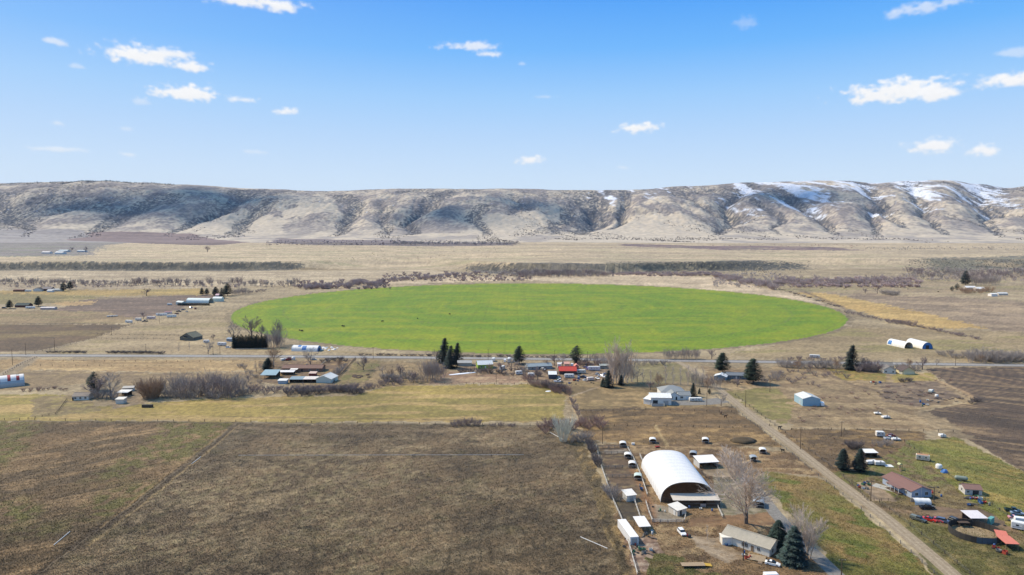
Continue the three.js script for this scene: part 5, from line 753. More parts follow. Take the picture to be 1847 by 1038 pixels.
for (const [x, y, top, k, l] of [[1104, 693, 612, 1.1, 'leftmost tall bare poplar above the spruce yard'], [1113, 692, 606, 1.0, 'tallest bare poplar above the spruce yard'], [1122, 693, 610, 1.0, 'tall bare poplar in the middle of the poplar cluster'], [1131, 691, 618, 1.0, 'tall bare poplar right of the poplar cluster middle'], [1140, 690, 628, 1, 'rightmost and shortest poplar of the tall cluster']]) tree('lombardy', 'poplar_tree', l, [x, y], top, { wide: 1.25 * k });
tree('spruce', 'spruce_tree', 'dark spruce below the scrap yard', [1098, 699], 667, { wide: 1.15 }); tree('spruce', 'spruce_tree', 'smaller spruce at the left side of the scrap yard spruce', [1088, 698], 681, { wide: 1.1 }); tree('spruce', 'spruce_tree', 'small spruce at the foot of the poplars', [1121, 695], 676, { wide: 1.1 });
for (let k = 0; k < 9; k++) tree('sapling', 'young_poplar', nth('young bare poplar in the row along the farm lane', k, 9), [1160 + k * 13.5, 690 + k * .9], 655 + (k % 3) * 3 + (k < 3 ? 8 : 0), { group: 'young poplars along the farm lane', wide: 1.2 });
thicket('tall', 'bare_tree', 'bare roadside tree in the row beyond the highway', 'bare trees beyond the highway junction', [1196, 648, 1262, 648], 14, [9, 12], 81, 1); tree('elm', 'bare_tree', 'gnarled bare tree at the right end of the roadside row', [1284, 648], 629, { wide: 1.2 });
tree('pine', 'pine_tree', 'broad ponderosa-like pine above the low blue house', [1304, 673], 635, { wide: 1.2 }); tree('pine', 'pine_tree', 'rounded dark pine right of the low blue house', [1359, 692], 645, { wide: 1.15 });
building('house', 'low blue house under the broad pine', 'house', [1312, 684], [1350, 685], 9, { h: 2.7, rise: 1.3, roof: 'gx', wall: [110, 130, 146], top: [118, 126, 136], win: [['f', -5, 1.5], ['f', 2, 1.5], ['f', 6, 1.5]], door: [['f', -1, 0, 1, 2, M.whiteMetal]] });
building('house', 'blue wing with pale roof at the left of the low blue house', 'house', [1288, 685], [1310, 687], 8, { h: 2.5, rise: 1.4, roof: 'gz', wall: [118, 148, 170], top: [220, 226, 232], win: [['f', -2, 1.4], ['f', 3, 1.4]], chimney: [2, 0] });

// ================= scrap yard row with the red roof =================
building('house', 'grey-roofed low house behind the dark pines', 'house', [825, 661], [850, 661], 8, { h: 2.6, rise: 1.3, wall: [190, 186, 180], top: [176, 178, 180] });
building('house', 'lime green house with white metal roof', 'house', [862, 666], [889, 665], 10, { h: 3.2, rise: 2.4, wall: [150, 186, 70], top: [222, 228, 232], ribs: 1.5, win: [['f', -3, 1.6], ['f', 3, 1.6]], door: [['f', 0, 0, 1, 2.1, M.whiteMetal]] });
caravan('travel_trailer', 'white trailer at the highway right of the green house', [238, 238, 240], [890, 652], 85, 6); vehicle('van', 'parked_van', 'white van leftmost of three by the highway', [236, 238, 242], [911, 653], 88); caravan('motorhome', 'white motorhome between the two vans by the highway', [242, 242, 242], [918.5, 653.5], 88, 7.5, { h: 3.2, cat: 'motorhome' }); vehicle('van', 'parked_van', 'white van rightmost of three by the highway', [232, 234, 238], [927, 653], 92);
caravan('travel_trailer', 'white trailer below the highway beside the leaning pole', [236, 234, 226], [906, 667], 72, 7); caravan('travel_trailer', 'rounded white trailer left of the bare trees', [238, 238, 240], [936, 676], 10, 5); caravan('travel_trailer', 'rounded white trailer right of the bare trees', [232, 230, 232], [958, 680], 5, 4.6);
building('house', 'long low house with blue-grey roof left of the red roof', 'house', [952, 668], [996, 666], 9, { h: 2.5, rise: 1.6, wall: [160, 164, 168], top: [146, 160, 170], win: [['f', -6, 1.4], ['f', 4, 1.4]], door: [['f', 0, 0, 1, 2, M.dark]] });
building('garage', 'white-roofed garage with dark front left of the red roof', 'garage', [990, 684], [1004, 684], 12, { h: 3.2, rise: 1.2, roof: 'gx', wall: [82, 86, 98], top: [236, 240, 244], ribs: 1.5 });
building('barn', 'building with bright red metal roof', 'barn', [1009, 676], [1040, 676], 10, { h: 2.7, rise: 2.4, roof: 'gx', wall: [96, 76, 74], top: [204, 74, 64], ribs: 1.4, door: [['f', -3, 0, 2, 2.2, M.dark]] });
building('shed', 'small pinkish-roofed shed behind the red roof', 'shed', [1018, 664], [1027, 664], 5, { h: 3.2, rise: 1.2, wall: [220, 190, 170], top: [228, 176, 160] }); building('shed', 'salmon-roofed shed at the right end of the red roof', 'shed', [1036, 667], [1044, 667], 5, { h: 2.6, rise: 1.2, roof: 'gz', wall: [170, 120, 110], top: [224, 150, 138] }); building('shed', 'tiny white shed at the left end of the red roof', 'shed', [1006, 664], [1012, 664], 4, { h: 3, rise: .8, wall: [230, 226, 226], top: [240, 236, 236] });
caravan('travel_trailer', 'white trailer in front of the red-roofed building', [224, 228, 230], [1027, 682], 0, 7); caravan('travel_trailer', 'pale trailer right of the red-roofed building', [214, 214, 208], [1048, 674], 0, 7, {}); caravan('motorhome', 'white bus with purple stripe at the right of the scrap yard', [230, 226, 236], [1072, 669], -4, 9, { h: 3, stripe: paint([96, 84, 150]), cat: 'bus' });
building('shed', 'long grey shed at the right end of the scrap yard', 'shed', [1082, 666], [1101, 666], 6, { h: 2.6, rise: .8, wall: [140, 142, 138], top: [176, 182, 178] }); caravan('boat_trailer', 'pinkish-white covered boat in the middle of the scrap yard', [236, 218, 214], [1065, 687], 15, 5, { h: 2.2, box: true, cat: 'boat' });
const scrap = [['sedan', 1044, 681, 'blue-grey'], ['pickup', 1052, 682, 'dark'], ['sedan', 1056, 687, 'white'], ['sedan', 1078, 684, 'white'], ['sedan', 1084, 679, 'white'], ['sedan', 1077, 676, 'silver'], ['suv', 1088, 681, 'white'], ['sedan', 1092, 676, 'silver'], ['pickup', 1108, 675, 'white'], ['sedan', 1057, 664, 'violet'], ['suv', 1062, 667, 'violet'], ['sedan', 1008, 684, 'white'], ['pickup', 1006, 690, 'white'], ['sedan', 1012, 697, 'silver'], ['suv', 980, 668, 'white'], ['sedan', 1018, 656, 'white'], ['van', 1032, 661, 'white']];
const tone = { 'blue-grey': [120, 136, 160], dark: [60, 66, 84], white: [238, 238, 240], silver: [196, 198, 202], violet: [130, 120, 170] };
scrap.forEach(([ty, x, y, c], k) => vehicle(ty, 'scrap_car', `${c} ${ty === 'pickup' ? 'pickup' : ty === 'van' ? 'van' : 'car'} standing in the scrap yard near the red roof`, tone[c], [x, y], (k * 67) % 180 - 90, { cat: 'car' }, 'vehicles in the scrap yard'));
tree('fir', 'fir_tree', 'tallest fir of the dark group by the highway', [803, 655], 608, { wide: 1.25 }); tree('spruce', 'fir_tree', 'front broad fir of the dark group by the highway', [814, 664], 622, { wide: 1.1 }); tree('fir', 'fir_tree', 'right fir of the dark group by the highway', [826, 656], 617, { wide: 1.2 }); tree('pine', 'pine_tree', 'dark pine by the highway between vans and long grey house', [937, 657], 623, { wide: 1.1 }); tree('juniper', 'spruce_tree', 'dense rounded dark spruce by the highway above the red roof', [1041, 656], 622, { wide: 1.15 });
thicket('tall', 'bare_tree', 'pale bare tree in front of the dark firs', 'pale trees in front of the dark firs', [764, 686, 800, 686], 9, [13, 20], 82, 4, .9); thicket('grey', 'shrub', 'grey bush in the tangle left of the pale trees', 'tangle left of the pale trees', [690, 690, 762, 684], 12, [4, 8], 83, 5); tree('elm', 'bare_tree', 'dark gnarled bare tree left of the pale trees', [745, 691], 668, { wide: 1.3 }); tree('elm', 'bare_tree', 'bare dark tree behind the grey-roofed low house', [787, 654], 628);
thicket('dark', 'shrub', 'dark bush along the yard of the green house', 'bushes by the green house', [828, 672, 890, 672], 9, [3, 5], 84, 3); tree('elmB', 'bare_tree', 'bare tree between the two rounded trailers', [948, 684], 655, {}); tree('elm', 'bare_tree', 'bare tree in front of the long blue-grey roof', [970, 686], 660, {}); tree('elmB', 'bare_tree', 'small bare tree behind the white garage', [934, 668], 648, {});
thicket('red', 'shrub', 'brownish bush below the garage with the dark front', 'brush below the scrap yard', [945, 688, 1030, 712], 24, [3, 6], 85, 6); thicket('dark', 'shrub', 'dark bush at the ditch corner below the scrap yard', 'dark brush below the scrap yard', [985, 696, 1022, 708], 8, [4, 6], 86, 4);
utilityPole('pole between green house and three vans', [880.5, 652], 630); utilityPole('pole at the highway above the long blue-grey roof', [1000.5, 654], 632); utilityPole('pale pole right of the rounded spruce', [1060, 655], 634); utilityPole('pole standing in the bare yard below the vans', [895, 693], 652);
fence('wire_fence', 'wire fence at the upper edge of the olive pasture', [[802, 693], [880, 694], [952, 694]], { step: 5 });
tree('elmB', 'bare_tree', 'bare tree by the fir group edge', [798, 650], 632, {});
// snow left on the ground
for (const [x0, y0, x1, y1, w, l] of [[810, 677, 858, 672, 3, 'long thin strip of old snow below the dark firs'], [985, 707, 993, 706, 2, 'small patch of old snow at the pasture corner']]) { const A = G(x0, y0), B = G(x1, y1), n = 24, s = new THREE.Shape(), u = B.clone().sub(A), len = u.length(); for (let k = 0; k < n; k++) { const a = 6.283 * k / n, q = .75 + .5 * noise(k * 1.3, x0); s[k ? 'lineTo' : 'moveTo'](Math.cos(a) * len / 2 * (.9 + .1 * q), Math.sin(a) * w / 2 * q); } const g = new THREE.ExtrudeGeometry(s, { depth: .12, bevelEnabled: true, bevelSize: .3, bevelThickness: .1, bevelSegments: 2 }); g.rotateX(-Math.PI / 2); const m = new THREE.Mesh(g, mk([.75, .76, .78], .9)); m.name = numbered('snow_patch'); m.position.copy(A).lerp(B, .5); m.rotation.y = Math.atan2(-u.z, u.x); tag(m, l, 'snow'); scene.add(m); }

// ================= the brown house group left of centre =================
building('open_shed', 'teal-roofed open shed beside the dark evergreen', 'shed', [470, 684], [497, 684], 10, { h: 2.8, rise: 1.9, roof: 'shed', wall: [96, 88, 84], top: [168, 194, 204], ribs: 1.2, open: true, metal: true });
building('house', 'long brown ranch house with brown roof', 'house', [509, 671], [580, 671], 11, { h: 2.7, rise: 1.6, over: .6, wall: [150, 116, 100], top: [132, 104, 92], chimney: [2, 0], win: [['f', -12, 1.5, 1.4], ['f', -6, 1.5, 1.4], ['f', 6, 1.5, 1.4], ['f', 12, 1.5, 1.4]], door: [['f', 0, 0, 1, 2, M.dark]] });
building('open_shed', 'narrow white-roofed lean-to beside the teal shed', 'shed', [503, 677], [529, 677], 4, { h: 2.2, rise: .5, roof: 'shed', wall: [110, 96, 90], top: [238, 238, 240], open: true }); building('porch', 'small white porch roof on the brown ranch house', 'porch', [523, 673], [535, 673], 3, { h: 2.4, rise: .3, roof: 'shed', wall: [200, 190, 180], top: [238, 234, 230], open: 'all' });
building('shed', 'small dark red shed with pale roof', 'shed', [557, 679], [569, 679], 4, { h: 2, rise: .6, roof: 'shed', wall: [140, 60, 54], top: [214, 190, 180] }); building('shed', 'small pale blue box shed in front of the teal shed', 'shed', [501, 693], [516, 693], 4.5, { h: 2.3, rise: .4, roof: 'shed', wall: [176, 196, 216], top: [236, 238, 242] });
building('open_shed', 'long dark shed with blue-grey roof', 'shed', [522, 691], [546, 691], 6, { h: 2.4, rise: .8, roof: 'shed', wall: [84, 72, 70], top: [148, 170, 184], ribs: 1.2, open: true, sides: true }); building('open_shed', 'long dark shed with pinkish white roof', 'shed', [547, 691], [570, 691], 6, { h: 2.5, rise: .7, roof: 'shed', wall: [110, 84, 74], top: [234, 226, 222], ribs: 1.2, open: true, sides: true });
building('garage', 'pale mint garage with its gable facing the field', 'garage', [570, 691], [597, 692], 12, { h: 3.0, rise: 2.2, roof: 'gz', over: .4, wall: [214, 226, 220], top: [236, 238, 238], ribs: 1.3, door: [['r', -5, 0, 3, 2.3, M.galv]] });
tree('roundPine', 'evergreen_tree', 'dense dark evergreen beside the teal-roofed shed', [484, 669], 645, { wide: 1.3 }); tree('rustTree', 'bare_tree', 'orange-tinged bare tree beside the highway', [493, 662], 624, { wide: 1.25 }); tree('elmB', 'bare_tree', 'pale bare tree behind the brown ranch house', [560, 661], 626, { wide: 1.25 });
vehicle('pickup', 'parked_truck', 'dark red truck beyond the brown ranch house', [140, 40, 42], [521, 650], 80, { size: 1.3 }); { const p = G(529, 650), t = thing('water_tank', 'white round tank beside the dark red truck', 'tank', p); part('body', new THREE.LatheGeometry([[0, 0], [1.5, 0], [1.5, 2.2], [1.1, 2.8], [0, 3]].map(v => new THREE.Vector2(...v)), 16), M.whiteMetal, t); part('lid', cyl(.3, .3, .2, 0, 3.05, 0, 10), M.galv, t); }
vehicle('sedan', 'parked_car', 'grey car behind the pale bare tree by the ranch house', [150, 156, 160], [566, 650], 10); caravan('cargo_trailer', 'white trailer leaning at the lane left of the red truck', [236, 228, 222], [511, 651], 50, 5, { box: true, h: 1.6 });
fence('board_fence', 'pale board fence along the lane right of the ranch house', [[577, 661], [586, 654], [596, 648]], { step: 3, rails: 3, rail: M.whiteRail, rt: .15, rd: .06 }); fence('board_fence', 'weathered fence from the mint garage up to the highway', [[600, 693], [615, 677], [628, 662], [641, 647]], { step: 3.5, rails: 3, rail: M.oldTimber, rt: .15, rd: .06 });
thicket('grey', 'shrub', 'grey bush in the lane beside the weathered fence', 'bushes beside the weathered fence', [598, 684, 625, 660], 9, [3, 5], 91, 2);
hoop('greenhouse', 'white hoop house with blue patches beyond the highway', 'greenhouse', [525, 634], [572, 635], 10, 4.8, { axis: 'x', step: 3, front: M.blueTarp, patch: [[.44, .60, .25, 1.25], [.66, .78, .9, 1.6]] });
{ const r = rng(17); for (let k = 0; k < 12; k++) { const g = new THREE.SphereGeometry(1, 10, 6, 0, 6.3, 0, 1.57), ps = g.attributes.position; for (let i = 0; i < ps.count; i++) { const n = .6 + .8 * noise(ps.getX(i) * 2 + k * 5, ps.getZ(i) * 2); ps.setXYZ(i, ps.getX(i) * n, ps.getY(i) * n, ps.getZ(i) * n); } g.computeVertexNormals(); const m = new THREE.Mesh(g, M.whiteMetal); m.name = numbered('plastic_heap'); m.position.copy(G(578 + r() * 32, 627 + r() * 6)); m.scale.set(1 + 1.6 * r(), .5 + .5 * r(), .8 + r()); m.rotation.y = r() * 6; tag(m, 'crumpled white plastic sheet lying right of the blue-patched hoop house', 'plastic', 'plastic sheets by the hoop house'); scene.add(m); } }
{ const r = rng(19); for (let k = 0; k < 10; k++) { const g = new THREE.SphereGeometry(1, 8, 5, 0, 6.3, 0, 1.57), m = new THREE.Mesh(g, mk(L(88, 70, 56), .98)); m.name = numbered('manure_pile'); m.position.copy(G(637 + r() * 30, 677 + r() * 8)); m.scale.set(1.2 + 1.4 * r(), .5 + .4 * r(), 1 + r()); tag(m, 'dark brown heap on the pasture right of the weathered fence', 'heap', 'dark heaps on the pasture'); scene.add(m); } }
fence('wire_fence', 'wire fence across pasture below the highway right of weathered fence', [[645, 661], [720, 664], [770, 668]], { step: 6 }); utilityPole('pole by the highway right of the white hoop house', [673, 648], 626);

// ================= farm with the hedge, old barn, left-hand farms =================
for (let k = 0; k < 22; k++) tree('arborvitae', 'arborvitae', nth('tall dark evergreen in the clipped hedge beside the highway', k, 22), [421 + k * 2.85, 629 - (k > 18 ? 1 : 0)], 602.5 + (k * 7 % 5) * 1.1, { group: 'evergreens of the tall hedge', wide: .8 + (k * 5 % 4) * .07, cat: 'hedge tree' });
fence('board_fence', 'low white fence at the foot of the tall hedge', [[424, 631], [450, 631], [482, 630]], { step: 4, rails: 2, rail: M.whiteRail, rt: .2, rd: .06, h: .9 });
tree('elmB', 'bare_tree', 'leaning bare tree left of the tall hedge', [420, 618], 578, { wide: 1.1 }); tree('elm', 'bare_tree', 'largest bare tree rising behind the tall hedge', [454, 612], 567, { wide: 1.2 }); tree('elm', 'bare_tree', 'bare tree behind the right end of the tall hedge', [471, 612], 584, {}); thicket('tall', 'bare_tree', 'pinkish grey bare tree right of the tall hedge', 'bare trees right of the tall hedge', [486, 628, 508, 626], 5, [14, 22], 95, 1, 1.1); tree('elm', 'bare_tree', 'thin bare tree standing against the green circle edge', [500, 622], 573, { wide: .8 });
building('barn', 'old grey wooden barn with a mossy roof', 'barn', [324, 614], [348, 615], 14, { h: 3.0, rise: 4.2, roof: 'gz', over: .4, wall: [112, 112, 108], top: [124, 122, 104], door: [['f', -1, 0, 4.2, 4.2, M.dark], ['f', 5.5, 0, 2, 2, M.dark]] }); building('shed', 'weathered side shed at the right of the old barn', 'shed', [348.5, 615], [355, 613], 10, { h: 2, rise: .8, roof: 'shed', wall: [112, 112, 108], top: [130, 128, 108] });
caravan('motorhome', 'white motorhome left of the tall hedge', [238, 236, 238], [400, 624], -12, 8, { cat: 'motorhome', h: 2.9 }); vehicle('suv', 'parked_car', 'white car beside the tall hedge', [232, 232, 234], [411, 628], -10); building('shed', 'small blue-grey shed behind the white motorhome', 'shed', [408, 616], [417, 617], 5, { h: 2.6, rise: .8, wall: [130, 148, 172], top: [150, 166, 186] }); caravan('travel_trailer', 'small white trailer left of the motorhome', [236, 234, 236], [372, 619], 0, 5, {});
tree('elmB', 'bare_tree', 'pale bare tree beside the highway left of the hedge', [375, 639], 614, { wide: 1.2 }); tree('sapling', 'bare_tree', 'left bare sapling below the old barn', [322, 636], 617, {}); tree('sapling', 'bare_tree', 'right bare sapling below the old barn', [341.5, 633], 615, {}); tree('elm', 'bare_tree', 'small bare tree right of the old barn', [384, 613], 602, { wide: 1.5 });
utilityPole('pole at the highway left of two near the hedge', [384, 640], 624, 0); utilityPole('pole at the highway right of two near the hedge', [396.5, 640], 625); utilityPole('pole by the highway left of the old barn', [263, 639], 621); utilityPole('pole at the corner of the dark brown field', [98, 633], 609); utilityPole('pole beside the diagonal fence', [201, 605], 591); utilityPole('pole at the farm track by the left edge', [22, 659], 630); utilityPole('pole by the highway near the left edge', [46, 641], 619); utilityPole('pole below the white trailers on the long fence', [287, 584], 565);
fence('wire_fence', 'diagonal fence from the highway up to the junk row', [[62, 637], [115, 625], [170, 611], [236, 586], [300, 566], [378, 551]], { step: 9 }); fence('wire_fence', 'fence between the two dark fields on the left', [[-20, 585], [100, 586], [190, 586]], { step: 10 }); fence('rail_fence', 'old rail fence left of the old barn', [[175, 604], [250, 605], [322, 606]], { step: 5, rails: 2, rail: M.oldTimber, rt: .1, rd: .08 }); fence('rail_fence', 'broken rail fence below the old barn', [[173, 611], [230, 612], [300, 612]], { step: 6, rails: 1, rail: M.oldTimber, rt: .1, rd: .08 });
fence('wire_fence', 'fence along the south side of the highway', [[95, 652], [300, 653], [480, 654]], { step: 9 }); fence('wire_fence', 'fence between tan strip and brown pasture', [[30, 660], [200, 661], [330, 662]], { step: 10 }); fence('wire_fence', 'fence along the yellowish far field', [[100, 533], [180, 538], [250, 540]], { step: 12 }); fence('board_fence', 'fence along the farm track at the left edge', [[66, 645], [40, 656], [5, 676]], { step: 5, rails: 2, rail: M.oldTimber, rt: .1, rd: .06 });
thicket('dark', 'shrub', 'low dark roadside shrub left of the gap', 'roadside shrubs left of the gap', [86, 636, 154, 637], 14, [1.6, 2.6], 101, .6, 1.6); thicket('dark', 'shrub', 'low dark roadside shrub right of the gap', 'roadside shrubs right of the gap', [194, 637, 292, 638], 20, [1.8, 3], 102, .6, 1.6); thicket('dark', 'shrub', 'low dark shrub on the verge below the green circle', 'shrubs on the verge below the green circle', [648, 641, 1045, 646], 44, [1.4, 2.6], 103, .5, 1.7);
// quonset at the left edge
hoop('quonset_barn', 'grey quonset barn with red and white roof blocks at left edge', 'barn', [-30, 704], [44, 696], 13, 7.2, { axis: 'x', p: .85, mat: M.galv, step: 3, front: M.whiteMetal, patch: [[.02, .12, .5, 1.7, paint([238, 236, 236])], [.12, .2, .55, 1.2, paint([168, 44, 48])], [.2, .34, .5, 1.7, paint([238, 236, 236])], [.34, .42, .55, 1.7, paint([168, 44, 48])], [.42, .6, .5, 1.7, paint([238, 236, 236])], [.6, .68, .5, 1.2, paint([168, 44, 48])]] });
// house in the bushes
building('house', 'small white house left of the big bare bushes', 'house', [130, 723], [159, 722], 8, { h: 2.6, rise: 1.6, wall: [230, 226, 220], top: [150, 138, 128], win: [['f', -3, 1.5], ['f', 0, 1.5], ['f', 3, 1.5]], door: [['f', -4.4, 0, .9, 2, M.dark]] }); building('shed', 'plain white box shed below the white carport', 'shed', [208, 729], [222, 729], 4, { h: 2.8, rise: .5, roof: 'shed', wall: [226, 222, 214], top: [234, 230, 222] }); building('carport', 'white carport roof right of the big bare bushes', 'carport', [210, 716], [229, 716], 6, { h: 2.6, rise: .5, roof: 'shed', wall: [70, 62, 60], top: [240, 240, 238], open: true }); building('shed', 'low pale wall shed behind the white carport', 'shed', [220, 707], [240, 706], 4, { h: 2.2, rise: .5, roof: 'shed', wall: [210, 206, 200], top: [190, 186, 180] });
building('stock_feeder', 'dark open-sided stock feeder at the end of the farm yard', 'feeder', [255, 736], [273, 736], 2, { h: 1.6, rise: .1, roof: 'flat', over: 0, wall: [70, 64, 58], top: [84, 78, 70] });
tree('juniper', 'evergreen_tree', 'dark evergreen above the big bare bushes', [170, 705], 669, { wide: 1.1 }); tree('elm', 'bare_tree', 'big dense bare tree left of two beside the small white house', [176, 718], 676, { wide: 1.4 }); tree('elmB', 'bare_tree', 'big dense bare tree right of two beside the carport', [200, 718], 670, { wide: 1.4 }); thicket('grey', 'shrub', 'grey bush under the two big bare trees', 'bushes under the two big bare trees', [165, 718, 208, 720], 8, [5, 9], 104, 2); thicket('rust', 'shrub', 'rust-brown bush right of the farm yard', 'rust-brown bushes', [262, 718, 284, 718], 6, [10, 15], 105, 2, .9); thicket('red', 'shrub', 'reddish dry bush in the waste ground behind the small white house', 'waste ground bushes', [40, 706, 125, 704], 12, [1.6, 3], 106, 3); thicket('tall', 'willow_tree', 'tall thin bare willow in the grey thicket', 'grey willow thicket left of the ranch house', [300, 715, 440, 712], 24, [11, 19], 107, 6, 1.2); thicket('grey', 'shrub', 'grey bush in the undergrowth of the willow thicket', 'undergrowth of the willow thicket', [292, 718, 445, 715], 22, [4, 7], 108, 4, 1.2);
thicket('purple', 'shrub', 'purplish bush in the ditch row below the ranch sheds', 'ditch row below the ranch sheds', [445, 708, 655, 706], 36, [3.4, 6], 109, 5, 1.25); thicket('dark', 'shrub', 'dark bush in the ditch row below the ranch sheds', 'dark bushes in the ditch row', [520, 712, 660, 708], 12, [4, 6.5], 110, 3, 1.2); thicket('purple', 'shrub', 'purplish bush where the ditch row climbs right', 'ditch row right end', [655, 702, 725, 692], 10, [3.5, 6], 111, 3);
fence('wire_fence', 'long fence along the upper edge of the two big fields', [[-20, 758], [200, 760], [425, 761.5], [700, 765], [985, 769]], { step: 9 }); fence('rail_fence', 'short rail fence at the farm yard corner by the left pasture', [[50, 757], [100, 748], [120, 722]], { step: 4, rails: 2, rail: M.oldTimber, rt: .1, rd: .06 });
thicket('purple', 'shrub', 'bare brown bush on the field fence, larger clump', 'bush clump on the field fence', [815, 769, 868, 768], 9, [3.6, 6], 112, 1.5); thicket('purple', 'shrub', 'small bare bush on the field fence right of the larger clump', 'small bushes on the field fence', [880, 769, 935, 769], 7, [1.5, 3], 113, 1.5); 
copyOf(SHRUB.willow[0], 'willow_tree', 'tall rounded grey-green willow at the corner of the brown field', 'tree', G(1016, 797), .5, [1.15, (797 - 736) / pxPerM(G(1016, 797)) / SHRUB.willow[0].userData.h, 1.15]); thicket('red', 'shrub', 'reddish bush around the tall grey-green willow', 'reddish bushes round the willow', [975, 775, 1090, 768], 24, [3.4, 5.6], 114, 8, 1.2); thicket('grey', 'shrub', 'grey bush right of the tall grey-green willow', 'grey bushes beside the willow', [1030, 795, 1060, 798], 5, [4, 7], 115, 4);

// left-hand far farms
tree('pine', 'pine_tree', 'dark round pine at the left of the dark red house', [17, 557], 541, { wide: 1.2 }); tree('pine', 'pine_tree', 'dark round pine right of the dark red house', [69, 553], 534, { wide: 1.1 }); building('house', 'dark red house with dark green roof among round pines', 'house', [26, 555], [50, 555], 10, { h: 3, rise: 2.8, wall: [96, 58, 54], top: [72, 84, 82] }); caravan('travel_trailer', 'white trailer right of the dark red house', [236, 238, 240], [54, 557], 0, 12, { h: 2.8 }); building('shed', 'low shed with white and brown panels right of the second pine', 'shed', [72, 559], [97, 559], 7, { h: 2.6, rise: .8, wall: [206, 190, 190], top: [232, 226, 228] }); vehicle('suv', 'parked_car', 'dark car at the left of the dark red house', [60, 64, 70], [7, 557], 0, { size: 1.3 });
building('shed', 'low brown shed at the far upper left farm', 'shed', [23, 526.5], [41, 526.5], 7, { h: 3, rise: 1, wall: [110, 78, 68], top: [130, 100, 90] }); building('house', 'white house with dark roof at the far upper left farm', 'house', [59, 526], [74, 526], 10, { h: 3.4, rise: 3, roof: 'gz', wall: [232, 232, 232], top: [70, 66, 68] }); building('barn', 'dark red barn behind the white house at the far left farm', 'barn', [76, 525.5], [92, 525.5], 10, { h: 4, rise: 3.2, wall: [96, 66, 62], top: [150, 140, 138] }); building('shed', 'white shed beside the conifers of the far left farm', 'shed', [84, 527.5], [93, 527.5], 7, { h: 3, rise: 1.5, wall: [236, 236, 238], top: [240, 240, 240] }); building('shed', 'long grey shed joining the far left conifers', 'shed', [93, 526], [110, 526], 8, { h: 3.2, rise: 1.2, wall: [196, 196, 192], top: [200, 204, 206] }); caravan('travel_trailer', 'white trailer left of the far left white house', [236, 236, 236], [50, 526.5], 0, 10, { h: 3 });
tree('pine', 'pine_tree', 'left conifer of the far left farm', [114, 525.5], 509, { wide: 1.1 }); tree('pine', 'pine_tree', 'right conifer of the far left farm', [126, 523], 507, { wide: 1.2 }); tree('elm', 'bare_tree', 'lone round bare tree in the yellowish far field', [264, 534], 519, { wide: 1.5 });
hoop('long_barn', 'long pale arched barn behind a dark hedge', 'barn', [335, 547], [376, 547.5], 14, 7, { axis: 'x', mat: mk(L(222, 230, 220), .6), step: 6 }); building('shed', 'small grey-green shed left of the dark hedge', 'shed', [317, 550], [328, 551], 7, { h: 4, rise: 1.6, wall: [190, 204, 206], top: [226, 232, 232] }); building('shed', 'pale green-white shed right of the long arched barn', 'shed', [383, 544.5], [399, 544.5], 10, { h: 5, rise: 2, wall: [210, 228, 222], top: [236, 240, 238] }); building('shed', 'pink-roofed shed behind the pale green-white shed', 'shed', [388, 537], [396, 537], 8, { h: 4, rise: 1.6, wall: [230, 220, 222], top: [236, 200, 206] }); caravan('travel_trailer', 'tiny white trailer left of the grey-green shed', [238, 236, 236], [305.5, 551], 0, 6, {});
for (let k = 0; k < 26; k++) tree('juniper', 'juniper', nth('dark evergreen in the low hedge before the long arched barn', k, 26), [321.5 + k * 2.22, 551.5], 546.5, { group: 'evergreens of the low dark hedge', wide: 1.3, cat: 'hedge tree' });
tree('pine', 'pine_tree', 'leftmost dark pine behind the long arched barn', [364, 533], 519); tree('pine', 'pine_tree', 'second dark pine behind the long arched barn', [373, 532], 520, { wide: 1.2 }); tree('roundPine', 'pine_tree', 'third dark pine behind the long arched barn', [389, 533], 517, { wide: 1.2 }); tree('fir', 'fir_tree', 'tall dark fir right of the pale green-white shed', [400, 539], 519, { wide: 1.2 }); tree('pine', 'pine_tree', 'broad dark pine right of the tall dark fir', [410, 534], 511, { wide: 1.2 }); thicket('tall', 'bare_tree', 'bare tree right of the farm pines', 'bare trees right of the farm pines', [420, 533, 446, 530], 8, [10, 17], 121, 1, 1.4); thicket('purple', 'shrub', 'purple bush beside the farm pines', 'purple bushes beside the farm pines', [446, 530, 475, 526], 7, [4, 8], 122, 1, 1.3);
[['caravan', 232, 583, 9, [232, 232, 232], 'white trailer lowest in the junk row'], ['caravan', 249, 579, 7, [226, 220, 216], 'pale trailer above the lowest trailer of the junk row'], ['caravan', 272, 576, 10, [236, 212, 208], 'pinkish white tall trailer in the junk row'], ['caravan', 291, 570, 13, [240, 240, 242], 'long white trailer in the junk row'], ['caravan', 303, 567, 9, [236, 216, 216], 'white trailer with pink roof in the junk row'], ['caravan', 309, 573, 11, [238, 240, 238], 'rounded white trailer front of the junk row'], ['caravan', 202, 572, 12, [214, 206, 202], 'pale flat trailer in the dark field left of junk row']].forEach(([, x, y, len, c, l], k) => caravan('junk_trailer', l, c, [x, y], k * 9 - 20, len, { h: k === 6 ? 1.4 : 3, roof: l.includes('pink roof') ? paint([214, 96, 110]) : undefined, stripe: paint(c) }));
[[322, 563, [64, 68, 76], 'dark car highest in the junk row bend'], [330, 560, [90, 96, 110], 'grey-blue car in the junk row bend'], [344, 556, [150, 156, 196], 'pale violet car toward the dark hedge'], [352, 558, [150, 80, 70], 'rusty red car near the dark hedge'], [336, 563, [206, 200, 190], 'pale car at the fence of the junk row'], [318, 567, [120, 76, 66], 'rust-brown car behind the rounded white trailer'], [261, 581, [120, 110, 104], 'brownish car below the pinkish trailer']].forEach(([x, y, c, l], k) => vehicle(k % 3 ? 'sedan' : 'pickup', 'junk_car', l, c, [x, y], k * 35, { cat: 'car', size: 1.2 }));
tree('elm', 'bare_tree', 'bare tree behind the pinkish trailer', [258, 576], 561, {});

